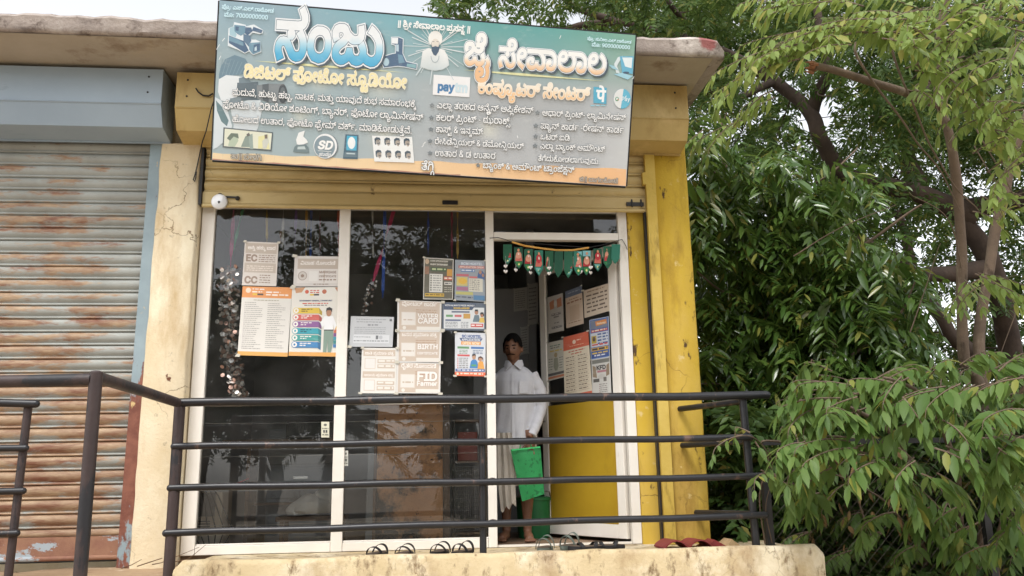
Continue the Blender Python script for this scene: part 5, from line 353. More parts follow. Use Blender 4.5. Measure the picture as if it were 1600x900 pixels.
2 7 2 19 -2 20 -2 7 -4 4 -4 4 -6 0 -6 0 -5 -4 -3 -4 -3 -7 143 2 32 65 50 -1 -16 -2 -10 -5 -10 -6 -7 -10 -6 -8 -2 -12 0 -8 1 0 9 9 -1 10 0 6 2 7 6 6 10 3 16 -9 -7 -10 -3 -7 0 -7 1 -8 6 -5 8 -2 11 2 12 6 10 9 6 8 2 10 -1 8 -3 7 -6 6 -8 2 -12 16 35 78 -7 -1 -6 -3 -2 -3 -3 -8 0 -9 2 -6 5 -5 6 -2 7 0 7 2 6 4 4 7 -1 8 -4 9 -6 5 216 2 97 75 -2 -5 1 -7 2 -6 6 -4 7 0 8 3 6 4 6 6 2 10 0 5 -3 3 -3 0 -6 -1 -6 -9 0 0 8 -2 2 -3 0 -4 -2 -2 -3 0 -9 4 -4 5 -2 8 1 6 3 3 3 2 6 1 11 -2 15 -4 8 -5 4 -5 1 -10 -1 -2 -1 -5 -4 -3 -10 -10 0 -1 8 -2 3 -5 3 -10 2 -6 0 -4 -3 -3 -6 0 -4 2 -4 6 -5 11 -1 0 -9 -11 0 -6 -2 -3 
-7 1 -6 5 -4 4 -1 7 1 7 4 6 -7 -12 -6 -5 -1 -8 0 -4 1 -6 4 -2 3 -3 6 0 8 2 5 6 5 6 3 0 -3 -6 4 -4 4 -3 7 0 10 3 4 3 5 5 3 5 2 7 0 8 0 9 -4 8 -10 -3 0 2 4 5 5 9 5 8 0 9 -1 6 -3 4 -4 6 -8 3 -10 1 -12 -2 -13 -5 -11 -5 -5 -7 -3 36 82 74 -8 1 -6 4 -2 5 1 8 3 5 6 3 8 1 9 -2 6 -5 5 -7 1 -9 -1 -6 -1 -6 -3 -4 -4 -2 -9 -4 -3 9 6 1 4 4 2 6 -1 8 -4 6 -6 2 -4 0 -4 -1 -2 -3 0 -2 1 -2 4 -2 7 1 6 2 4 5 4 -5 -4 -5 -6 -5 216 1 98 75 -2 -5 1 -7 2 -6 6 -4 7 0 8 3 6 4 6 6 2 10 0 5 -3 3 -3 0 -6 -1 -6 -9 0 0 8 -2 2 -3 0 -4 -2 -2 -3 0 -9 4 -4 5 -2 8 1 6 3 3 3 2 6 1 11 -2 15 -4 8 -5 4 -5 1 -10 -1 -2 -1 -5 -4 -3 -10 
-10 0 -1 8 -2 3 -5 3 -10 2 -6 0 -4 -3 -3 -6 0 -4 2 -4 6 -5 11 -1 0 -9 -11 0 -6 -2 -3 -7 1 -6 5 -4 4 -1 7 1 7 4 6 -7 -12 -6 -5 -1 -8 0 -4 1 -6 4 -2 3 -3 6 0 8 2 5 6 5 6 3 0 -3 -6 4 -4 4 -3 7 0 10 3 4 3 5 5 3 5 2 7 0 8 0 7 -3 5 -5 5 -6 -3 0 2 4 5 5 11 5 6 0 8 -1 4 -1 7 -5 5 -7 4 -13 1 -14 -2 -10 -3 -9 -6 -6 -7 -4 194 3 68 70 -2 -10 2 -5 4 -7 9 4 0 -7 -9 -4 -2 -6 -3 -8 -1 -6 1 -5 2 -4 3 -4 4 -2 7 0 7 2 4 6 8 17 12 2 3 1 4 -1 4 -3 3 -6 1 -7 -1 -2 -2 -1 -3 0 -6 2 -3 -9 -4 -3 6 -1 6 1 6 4 6 4 2 6 2 13 0 5 -2 4 -3 4 -8 0 -8 -4 -8 -19 -14 -4 -5 -1 -4 1 -4 3 -3 3 -2 9 0 6 2 4 4 3 9 9 0 3 -10 7 -5 9 0 
5 1 3 3 2 7 -1 6 -4 6 8 6 4 -6 3 -8 0 -8 -1 -5 -5 -7 -4 -3 -6 -2 20 64 39 -12 2 -10 6 -7 11 5 6 6 -8 6 -4 5 -3 8 -1 5 2 3 4 0 6 -4 5 9 4 1 -1 5 -8 0 -6 -1 -5 -4 -5 -4 -3 4 53 59 0 10 25 0 0 -10 154 1 85 38 -2 -12 2 -11 4 -8 8 -3 10 0 10 10 -1 1 -10 2 -6 7 -4 11 -2 10 0 8 2 6 3 3 6 2 6 -2 7 -2 4 -4 2 -7 3 -9 0 -4 -2 -1 -5 3 -2 7 -1 5 2 4 4 2 7 0 9 -2 8 -3 8 -8 8 -10 3 -5 0 -4 -2 -2 -2 0 -4 3 -4 6 -1 4 1 3 3 3 8 9 -1 -2 -6 -2 -5 -3 -4 -6 -3 -7 -1 -8 0 -6 3 -2 3 -2 7 1 8 7 6 6 3 8 0 8 -2 6 -3 6 -5 5 -5 4 -7 3 -10 0 -8 0 -7 -2 -7 -4 -6 -5 -4 -9 -3 -8 0 -6 2 -4 3 -2 3 -1 6 2 7 6 5 11 2 12 -2 9 -6 
5 -6 2 -8 0 -9 -2 -6 -6 -8 -5 -4 -5 -2 191 2 33 27 -2 -9 2 -7 6 -5 9 -1 13 2 14 5 8 10 9 2 2 2 -2 -21 0 0 10 72 0 0 -10 -5 0 1 1 2 -2 9 -8 4 -8 2 -11 0 -10 -1 -6 -5 -9 -7 -6 -4 -1 -10 0 -6 2 -4 2 -7 10 4 1 -3 -6 -5 -5 -6 -3 25 28 8 6 2 4 3 4 5 1 6 9 0 4 -10 6 -5 8 0 6 4 4 9 0 11 -4 12 -6 7 -4 4 -6 2 -13 2 -14 -3 -5 -3 -4 -4 -4 -4 -3 -9 -1 -14 3 -10 4 -3 67 1 4 6 -22 6 34 12 0 -9 -34 67 1 12 17 -1 -3 1 -3 2 -2 6 2 5 6 3 6 -3 2 -2 1 -3 -1 -4 -2 -2 -3 -2 172 2 10 3 0 33 91 14 0 33 -91 -12 0 -19 54 -10 32 2 0 -7 -23 -21 -63 4 20 26 0 10 46 0 0 -10 164 3 20 11 0 0 91 37 0 11 -3 5 -4 4 -5 2 -6 1 -9 
-1 -5 -3 -5 -11 -7 7 -2 4 -2 3 -4 3 -5 1 -6 0 -7 -2 -9 -7 -7 -11 -4 10 22 10 27 1 7 2 5 4 2 5 0 5 -2 6 -4 5 -7 3 -28 1 10 22 51 23 0 8 3 5 4 1 4 1 7 -2 5 -4 4 -7 2 -25 0 183 1 48 48 -1 -6 0 -10 3 -9 6 -4 3 -6 9 -3 6 -1 6 -1 14 0 6 2 13 3 5 6 10 4 3 9 6 5 2 11 1 13 -2 11 -6 8 -9 3 -6 1 -7 -11 0 -3 8 -6 6 -6 4 -8 1 -6 0 -8 -2 -6 -4 -5 -6 -5 -13 -2 -10 2 -11 5 -13 8 -8 11 -4 6 0 6 1 6 2 5 4 4 5 2 6 11 0 -1 -6 -3 -6 -8 -9 -11 -6 180 2 31 40 0 -22 0 0 10 20 0 11 2 8 2 7 6 4 6 3 9 0 16 -1 9 -6 12 -6 4 -4 2 -9 2 -28 0 0 11 30 0 6 -1 10 -4 5 -4 7 -7 5 -10 2 -6 1 -13 -1 -14 -2 -5 -5 -11 -8 -7 -9 -6 -6 
-2 4 22 91 0 -91 -11 0 0 91 150 1 12 11 0 0 91 55 0 0 -11 -44 0 0 -29 42 0 0 -10 -42 0 0 -31 45 0 0 -10 148 1 10 11 0 0 91 55 0 0 -11 -44 0 0 -30 40 0 0 -10 -40 0 0 -40 187 1 52 48 -1 -6 0 -10 3 -10 6 -3 3 -7 9 -2 6 -1 6 -1 14 0 6 2 13 2 5 7 10 3 3 10 6 5 2 11 1 13 -2 11 -6 8 -10 5 -12 -12 0 -3 7 -3 5 -5 4 -6 2 -6 1 -6 0 -11 -4 -6 -5 -5 -7 -3 -14 1 -16 2 -9 5 -7 6 -5 7 -3 8 -1 11 1 5 4 7 7 2 7 1 7 4 0 -28 0 0 10 36 0 -2 -21 -1 -4 -5 -9 -6 -6 -9 -4 186 1 12 11 0 0 91 11 0 0 -39 48 0 0 39 12 0 0 -91 -12 0 0 42 -48 0 0 -42 110 1 12 6 0 0 10 16 0 0 70 -16 0 0 11 44 0 0 -11 -16 0 0 -70 16 0 0 -10 
168 3 5 19 26 0 12 12 16 34 37 15 0 4 11 0 0 91 11 0 0 -91 4 67 0 -33 46 7 10 39 -56 141 1 6 11 0 0 91 11 0 0 -81 42 0 0 -10 226 1 21 11 0 0 91 17 0 22 -57 8 -26 -3 0 4 14 27 69 16 0 0 -91 -12 0 1 82 1 0 -10 -30 -20 -52 -10 0 -23 57 -9 25 2 0 0 -14 0 -68 188 1 16 11 0 0 91 13 0 42 -66 8 -15 -1 0 -1 12 0 69 11 0 0 -91 -13 0 -37 57 -13 24 2 0 0 -15 0 -66 191 2 32 48 -1 -6 0 -10 3 -9 6 -4 3 -6 9 -3 6 -1 6 -1 14 0 6 2 13 3 5 6 10 4 3 9 6 5 2 11 1 6 0 10 -3 9 -6 4 -3 6 -10 2 -5 2 -6 1 -13 0 -8 -3 -12 -2 -6 -6 -9 -4 -3 -9 -6 -5 -2 16 48 10 11 2 9 7 7 11 2 16 -2 15 -7 11 -9 7 -11 3 -12 -3 -9 -7 -6 
-11 -3 -15 3 -16 6 -11 9 -7 160 1 26 11 0 0 91 36 0 13 -4 6 -5 4 -6 2 -6 1 -12 -3 -11 -4 -6 -6 -4 -8 -3 -32 -1 0 10 25 0 6 1 4 3 3 3 3 9 0 8 -1 5 -3 4 -4 2 -8 2 -23 0 0 -80 161 2 26 11 0 0 91 36 0 13 -4 6 -4 4 -6 2 -6 1 -12 -3 -11 -4 -5 -6 -4 -8 -3 -34 0 0 10 24 0 9 1 4 2 3 3 3 8 0 8 -1 4 -3 4 -4 2 -8 2 -23 0 0 -80 4 63 0 -21 41 12 0 22 -41 160 1 51 40 -2 -13 2 -10 6 -7 7 -3 11 12 0 1 -5 4 -5 6 -4 8 -1 8 1 5 1 6 4 3 3 2 5 0 4 -1 4 -3 3 -5 3 -25 8 -9 4 -6 6 -3 7 1 12 5 9 9 6 7 2 9 1 12 -2 10 -5 6 -7 3 -10 -12 0 -1 6 -5 4 -6 3 -10 1 -8 -2 -6 -5 -3 -6 1 -6 2 -3 5 -4 24 -8 11 -5 6 -7 2 -5 1 -6 -2 
-10 -6 -9 -11 -6 161 1 8 6 80 0 11 68 0 0 -11 -28 0 0 -80 -12 0 0 80 186 1 26 46 -2 -9 2 -9 3 -10 8 -4 7 -3 13 0 60 11 0 0 -59 2 -9 5 -7 5 -4 6 -2 6 0 7 0 6 2 5 4 5 7 1 9 0 59 12 0 0 -60 -3 -13 -4 -7 -10 -8 -8 -3 172 1 9 36 0 -33 91 13 0 21 -59 7 -26 -2 0 28 85 13 0 -33 -91 246 1 22 28 0 -25 91 12 0 15 -56 6 -28 -2 0 4 19 17 65 13 0 15 -56 6 -28 -1 0 6 28 14 56 12 0 -25 -91 -13 0 -18 63 -4 22 2 0 -2 -18 -18 -67 170 1 12 36 0 0 37 -33 54 13 0 23 -37 6 -13 -5 0 4 9 24 41 14 0 -34 -54 0 -37 157 1 14 8 0 0 8 46 69 6 8 2 -4 -54 -1 0 11 62 0 0 -9 -50 -74 -2 -2 -2 4 55 0 0 -10 140 2 34 28 -2 -11 3 
-5 3 -4 4 -2 8 0 6 1 5 3 5 8 5 30 5 2 4 -1 6 -4 5 -3 2 -6 1 -5 -1 -6 -2 -4 -3 -3 -4 -10 3 4 8 10 6 10 2 11 -1 6 -2 4 -2 5 -6 2 -6 0 -52 -10 0 -1 10 -4 -6 -5 -3 -6 -2 11 30 8 9 1 7 6 3 8 1 11 -7 -2 -19 -4 -6 -3 -2 -6 2 -6 5 -4 153 2 26 42 -2 -6 1 -5 2 -5 3 -4 6 -2 0 0 -10 -10 0 0 91 10 0 0 -33 2 0 5 6 6 4 5 1 8 0 7 -2 7 -5 5 -6 3 -8 2 -9 0 -10 -2 -10 -3 -8 -9 -8 -6 -3 16 40 8 8 2 6 6 4 8 1 10 -1 10 -4 8 -6 6 -8 2 -9 -2 -5 -6 -4 -8 -2 -10 2 -10 4 -8 5 -6 143 1 34 38 -2 -13 3 -10 7 -6 11 -3 15 3 14 6 12 10 7 13 2 9 -1 8 -4 6 -6 4 -8 -11 -3 -1 4 -4 4 -8 4 -10 0 -5 -3 -5 -7 -3 -9 0 -10 3 -11 3 -5 
5 -4 9 -2 6 1 5 3 3 4 3 5 11 -3 -5 -8 -6 -6 -8 -4 153 2 26 35 -2 -8 2 -7 3 -8 8 -4 8 -1 10 0 10 1 9 4 8 5 6 7 5 7 2 8 0 5 -1 5 -4 6 -6 1 0 0 33 11 0 0 -91 -11 0 0 10 -1 0 -4 -6 -5 -3 -5 -2 16 37 8 8 2 6 6 4 8 1 10 -1 10 -4 8 -6 6 -8 2 -8 -2 -7 -6 -3 -8 -1 -10 1 -10 3 -8 7 -6 146 1 42 38 -2 -13 3 -10 7 -6 11 -3 15 3 14 6 11 10 7 12 3 8 -1 5 -2 9 -7 4 -5 2 -6 2 -13 0 -5 -53 0 0 10 47 0 -5 -4 -2 10 -2 5 -5 5 -4 3 -6 1 -6 -1 -5 -3 -3 -3 -5 -10 0 -15 2 -9 5 -7 7 -3 8 0 6 1 4 2 4 4 1 3 11 -3 -4 -7 -6 -6 -8 -3 93 2 4 42 68 0 -9 -41 0 0 9 12 14 0 1 83 4 6 8 5 9 1 8 -1 -2 -10 -6 1 -5 -1 -3 -2 -2 -3 0 
-79 153 2 38 38 -27 -8 1 -9 2 -6 4 -6 7 9 5 5 -5 7 -4 11 0 7 2 5 4 2 3 1 7 0 13 -1 0 -6 -7 -8 -3 -6 -1 -8 1 -10 5 -7 9 -3 8 0 16 2 9 6 11 5 5 8 3 8 1 8 -1 6 -3 6 -7 0 10 11 0 0 -70 -1 -8 -3 -6 -8 -7 -6 -2 16 37 11 8 2 6 4 4 8 1 9 -1 11 -4 7 -6 6 -8 2 -8 -2 -7 -6 -3 -8 -1 -10 1 -9 3 -7 7 -5 148 1 25 20 41 0 -41 -10 0 0 91 10 0 0 -39 -2 0 7 11 9 5 7 1 7 -1 5 -2 5 -3 5 -8 1 -7 0 -48 -11 0 0 46 -4 9 -8 4 -5 0 -7 -2 -4 -3 -2 -3 -2 -5 61 2 4 10 0 0 68 10 0 0 -68 8 15 80 -5 2 -2 4 2 6 5 2 6 -2 2 -6 -2 -4 137 3 7 20 24 0 14 2 0 29 30 14 0 -32 -32 -1 0 4 10 0 0 91 10 0 0 -91 4 53 0 -27 34 8 7 33 -41 
69 1 11 25 0 -9 2 -4 4 -2 6 0 79 10 0 1 -77 1 -3 2 -1 6 0 3 -10 219 1 45 10 0 0 68 10 0 0 -15 1 5 5 6 5 4 6 1 9 -1 6 -3 5 -8 1 -4 -2 0 3 7 3 4 4 2 7 3 8 0 6 -1 5 -2 3 -4 3 -6 2 -6 0 -50 -11 0 0 49 -1 3 -3 4 -5 3 -5 1 -4 -1 -5 -3 -4 -4 -2 -3 0 -49 -10 0 -1 50 -3 6 -5 3 -5 1 -4 -1 -5 -3 -4 -4 -2 -4 -1 -48 148 1 25 20 41 0 -41 -10 0 0 68 10 0 0 -16 -2 0 7 11 9 5 7 1 7 -1 5 -2 5 -3 4 -8 2 -7 0 -48 -11 0 0 46 -4 9 -8 4 -5 0 -7 -2 -4 -3 -2 -3 -2 -5 150 2 16 38 -2 -13 3 -10 7 -6 11 -3 15 3 14 6 12 10 7 13 2 12 -2 10 -7 6 -12 2 -14 -2 -15 -6 -11 -10 -7 16 38 8 8 2 6 6 4 8 2 10 -2 9 -4 9 -6 5 -8 3 -9 
-3 -7 -5 -3 -9 -1 -9 1 -10 3 -8 7 -6 153 2 23 10 -26 0 94 10 0 0 -10 2 0 7 8 6 2 11 1 7 -2 9 -7 6 -12 2 -9 0 -10 -4 -14 -6 -10 -7 -4 -7 -2 -8 0 -7 2 -5 3 -4 6 -2 0 0 -36 16 40 8 8 2 6 6 4 8 1 10 -1 10 -4 8 -6 6 -8 2 -9 -2 -5 -6 -4 -8 -2 -10 2 -10 4 -8 5 -6 94 1 15 10 0 0 68 10 0 1 -10 3 4 6 5 6 2 8 0 0 -11 -6 0 -7 -1 -6 -3 -3 -5 -2 -7 0 -42 132 1 46 33 -2 -10 2 -7 3 -6 6 -4 7 11 3 2 -5 3 -3 8 -3 6 0 6 2 4 3 2 4 0 5 -2 2 -5 3 -18 5 -7 3 -5 5 -3 9 2 8 6 7 8 4 13 1 6 -1 7 -3 5 -6 3 -7 -10 -2 -3 5 -3 3 -5 2 -6 0 -5 -2 -4 -3 -2 -3 1 -6 2 -2 3 -2 20 -6 7 -3 4 -5 3 -9 -2 -8 -6 -7 -8 -4 82 2 4 36 68 
0 -9 -35 0 0 9 12 12 84 10 0 1 -70 1 -3 3 -1 9 0 2 -10 -8 -1 -8 1 -6 4 -3 5 -1 8 148 1 27 33 -1 -7 1 -8 4 -4 4 -3 6 -1 11 0 43 10 0 0 -42 2 -7 1 -3 4 -4 9 -3 5 1 6 2 4 6 1 4 1 46 11 0 0 -68 -10 0 0 16 1 0 -2 -4 -2 -4 -5 -5 -6 -3 205 1 21 25 0 -21 68 12 0 12 -43 4 -18 -2 0 3 13 13 48 11 0 10 -36 5 -25 -2 0 2 9 14 52 12 0 -20 -68 -12 0 -11 38 -5 23 2 0 -16 -61 141 1 19 8 -24 4 9 7 -1 5 3 2 3 4 10 -26 68 12 0 14 -40 7 -25 -4 0 6 22 16 43 12 0 -30 -78 -4 -7 -4 -5 -6 -3 -8 -1 142 2 15 60 69 0 -69 -10 0 0 24 -10 -5 -10 -1 -9 3 -6 5 -3 6 -2 6 0 31 -10 0 0 9 73 0 0 -9 9 50 69 -30 0 0 -31 2 -6 4 -3 4 
-2 8 1 4 2 8 5 0 1 14 -21 77 -5 15 -5 7 -3 3 -3 1 -6 0 -5 -2 -3 9 8 2 9 -1 6 -2 5 -5 6 -10 5 -17 '''
TX = {'ಸಂಜು': '0 1 2 3',
'ಜೈ': '4 5',
'ಸೇವಾಲಾಲ': '6 7 8 9 10 9 11',
'॥ ಶ್ರೀ ಸೇವಾಲಾಲ ಪ್ರಸನ್ನ ॥': '12 _ 13 14 7 _ 6 7 8 9 10 9 11 _ 15 14 0 16 17 _ 12',
'ಡಿಜಿಟಲ್ ಫೋಟೋ ಸ್ಟೂಡಿಯೋ': '18 19 20 21 _ 22 23 7 24 25 7 _ 0 25 26 18 27 7',
'ಕಂಪ್ಯೂಟರ್ ಸೇಂಟರ್': '28 1 15 29 30 20 31 _ 6 7 1 20 31',
'ಮದುವೆ, ಹುಟ್ಟು ಹಬ್ಬ, ನಾಟಕ, ಮತ್ತು ಯಾವುದೆ ಶುಭ ಸಮಾರಂಭಕ್ಕೆ': '32 33 3 34 35 _ 36 3 20 3 26 _ 36 37 38 35 _ 39 9 20 28 35 _ 32 40 3 41 _ 42 9 43 44 45 _ 46 3 47 _ 0 48 9 49 1 47 50 51',
'ಫೋಟೊ & ವಿಡಿಯೋ ಶೂಟಿಂಗ್, ಬ್ಯಾನರ್, ಫೊಟೋ ಲ್ಯಾಮಿನೇಷನ್': '22 23 7 24 25 _ 52 _ 53 18 27 7 _ 46 25 54 1 55 35 _ 56 9 30 16 31 35 _ 22 23 24 25 7 _ 10 9 30 57 58 7 59 60',
'ಹೋಲದ ಉತಾರ, ಫೋಟೊ ಫ್ರೇಮ್ ವರ್ಕ್, ಮಾಡಿಕೋಡುತ್ತೆವೆ.': '61 25 7 11 33 _ 62 63 9 49 35 _ 22 23 7 24 25 _ 22 14 7 64 _ 43 65 66 35 _ 48 9 18 50 25 7 67 3 68 41 34 69',
'ತಾ॥ ಬೀಳಗಿ': '63 9 12 _ 70 7 71 72',
'ತೆಗ್ಗಿ': '68 72 73',
'ಜಿ॥ ಬಾಗಲಕೋಟೆ': '19 12 _ 56 9 74 11 50 25 7 24',
'ಎಲ್ಲಾ ತರಹದ ಆನ್ಲೈನ್ ಅಪ್ಲಿಕೇಶನ್': '75 10 9 76 _ 40 49 36 33 _ 77 58 5 76 60 _ 78 79 76 50 7 46 60',
'ಕಲರ್ ಪ್ರಿಂಟ್ - ಝರಾಕ್ಸ್': '28 11 31 _ 79 14 1 80 _ 81 _ 82 83 9 65 84',
'ಕಾಸ್ಟ್ & ಇನ್ಕಮ್': '85 9 86 26 _ 52 _ 87 16 51 64',
'ರೇಸಿಡೆನ್ಸಿಯಲ್ & ಡೆಮೋನ್ಸಿಯಲ್': '88 7 89 90 91 84 92 21 _ 52 _ 90 93 7 91 84 92 21',
'ಉತಾರ & ಡ ಉತಾರ': '62 63 9 49 _ 52 _ 67 _ 62 63 9 49',
'ಬ್ಯಾಂಕ್ & ಅಮೌಂಟ್ ಟ್ರಾಂಜೆಕ್ಷನ್': '56 9 30 1 65 _ 52 _ 78 48 94 1 80 _ 95 9 14 1 4 96 60',
'ಆಧಾರ್ ಪ್ರಿಂಟ್- ಲ್ಯಾಮಿನೇಷನ್': '77 97 9 31 _ 79 14 1 80 81 _ 10 9 30 57 58 7 59 60',
'ಪ್ಯಾನ್ ಕಾರ್ಡ -ರೇಷನ್ ಕಾರ್ಡ': '98 9 30 60 _ 85 9 67 66 _ 81 88 7 59 60 _ 85 9 67 66',
'ಒಟರ್ ಐಡಿ': '99 20 31 _ 100 18',
'ಎಲ್ಲಾ ಬ್ಯಾಂಕ್ ಅಮೌಂಟ್': '75 10 9 76 _ 56 9 30 1 65 _ 78 48 94 1 80',
'ತೆಗೆದುಕೋಡಲಾಗುವುದು.': '68 101 33 3 50 25 7 67 10 9 74 3 43 44 33 3 69',
'ಪ್ರೊ: ಎಸ್.ಎಲ್.ರಾಠೋಡ': '102 29 14 103 _ 75 86 69 75 21 69 83 9 104 25 7 67',
'ಮೊ: 7000000000': '93 103 _ 105 106 106 106 106 106 106 106 106 106',
'ಪ್ರೊ: ಸುನೀಲ.ಎಲ್.ರಾಠೋಡ': '102 29 14 103 _ 0 3 91 7 11 69 75 21 69 83 9 104 25 7 67',
'ಮೊ: 9000000000': '93 103 _ 107 106 106 106 106 106 106 106 106 106',
'ಆಸ್ತಿ ಹಕ್ಕು ಬಾರ': '77 89 41 _ 36 28 3 51 _ 56 9 49',
'ವಿವಾಹ ನೋಂದಣಿ': '53 8 9 36 _ 58 25 7 1 33 108',
'ವೋಟರ್ ಕಾರ್ಡ': '34 29 7 20 31 _ 85 9 67 66',
'ಜನನ ಪ್ರಮಾಣ ಪತ್ರ': '2 16 16 _ 15 14 48 9 109 _ 15 40 14',
'ರೈತರ ನೋಂದಣಿ': '88 5 40 49 _ 58 25 7 1 33 108',
'ಜಾತಿ ಪ್ರಮಾಣ ಪತ್ರ': '110 9 111 _ 15 14 48 9 109 _ 15 40 14',
'ಆದಾಯ ಪ್ರಮಾಣ ಪತ್ರ': '77 112 9 92 _ 15 14 48 9 109 _ 15 40 14',
'पे': '159 160'}
LETTERS = {',': 113, '.': 114, 'A': 115, 'B': 116, 'C': 117, 'D': 118, 'E': 119, 'F': 120, 'G': 121, 'H': 122, 'I': 123, 'K': 124, 'L': 125, 'M': 126, 'N': 127, 'O': 128, 'P': 129, 'R': 130, 'S': 131, 'T': 132, 'U': 133, 'V': 134, 'W': 135, 'Y': 136, 'Z': 137, 'a': 138, 'b': 139, 'c': 140, 'd': 141, 'e': 142, 'f': 143, 'g': 144, 'h': 145, 'i': 146, 'k': 147, 'l': 148, 'm': 149, 'n': 150, 'o': 151, 'p': 152, 'r': 153, 's': 154, 't': 155, 'u': 156, 'w': 157, 'y': 158}
# ------------------------------------------------------------------ lettering: outlines, thickening, filling
_num = [int(q) for q in GDATA.split()]; GLY = []; _o = 0
while _o < len(_num):
    _adv, _nc = _num[_o], _num[_o+1]; _o += 2; _cs = []
    for _ in range(_nc):
        _n = _num[_o]; _o += 1; _x = _y = 0; _L = []
        for _ in range(_n): _x += _num[_o]*2; _y += _num[_o+1]*2; _L.append((_x, _y)); _o += 2
        _cs.append(_L)
    GLY.append((_adv, _cs))
def offset_poly(P, w):
    """push a closed outline to its left by w"""
    n = len(P); out = []
    for i in range(n):
        a, b, c = P[i-1], P[i], P[(i+1) % n]
        e1 = (b[0]-a[0], b[1]-a[1]); e2 = (c[0]-b[0], c[1]-b[1])
        l1 = math.hypot(*e1) or 1; l2 = math.hypot(*e2) or 1
        n1 = (-e1[1]/l1, e1[0]/l1); n2 = (-e2[1]/l2, e2[0]/l2)
        mx, my = n1[0]+n2[0], n1[1]+n2[1]; q = mx*mx+my*my
        if q < 0.3: mx, my = n1[0]*1.2, n1[1]*1.2
        else: mx, my = mx*2/q, my*2/q
        l = math.hypot(mx, my)
        if l > 1.6: mx, my = mx/l*1.6, my/l*1.6
        out.append((b[0]+mx*w, b[1]+my*w))
    return out
def fill(contours):
    """triangles of the region with non-zero winding"""
    vs = []; es = []
    for P in contours:
        b = len(vs); vs += [Vector(p) for p in P]; es += [(b+i, b+(i+1) % len(P)) for i in range(len(P))]
    r = geometry.delaunay_2d_cdt(vs, es, [], 0, 1e-4)
    V = np.array([(p[0], p[1]) for p in r[0]]); T = np.array([f for f in r[2] if len(f) == 3])
    if len(T) == 0: return V, []
    C = V[T].mean(1); wn = np.zeros(len(C), int)
    for P in contours:
        A = np.array(P); B = np.roll(A, -1, 0)
        for (ax, ay), (bx, by) in zip(A, B):
            up = (ay <= C[:, 1]) & (by > C[:, 1]); dn = (ay > C[:, 1]) & (by <= C[:, 1])
            cr = (bx-ax)*(C[:, 1]-ay)-(C[:, 0]-ax)*(by-ay)
            wn += (up & (cr > 0)).astype(int); wn -= (dn & (cr < 0)).astype(int)
    return V, T[wn != 0].tolist()
_gc = {}
def glyph_tris(gi, w):
    k = (gi, w)
    if k not in _gc:
        cs = [L for L in GLY[gi][1] if len(L) > 2]
        if w: cs = [offset_poly(P, w) for P in cs]
        _gc[k] = fill(cs) if cs else (np.zeros((0, 2)), [])
    return _gc[k]
def glyph_run(s):
    if s in TX: ids = TX[s].split()
    else: ids = ['_' if c == ' ' else LETTERS[c] for c in s]
    x = 0; out = []
    for g in ids:
        if g == '_': x += 62; continue
        out.append((int(g), x)); x += GLY[int(g)][0]
    return out, x

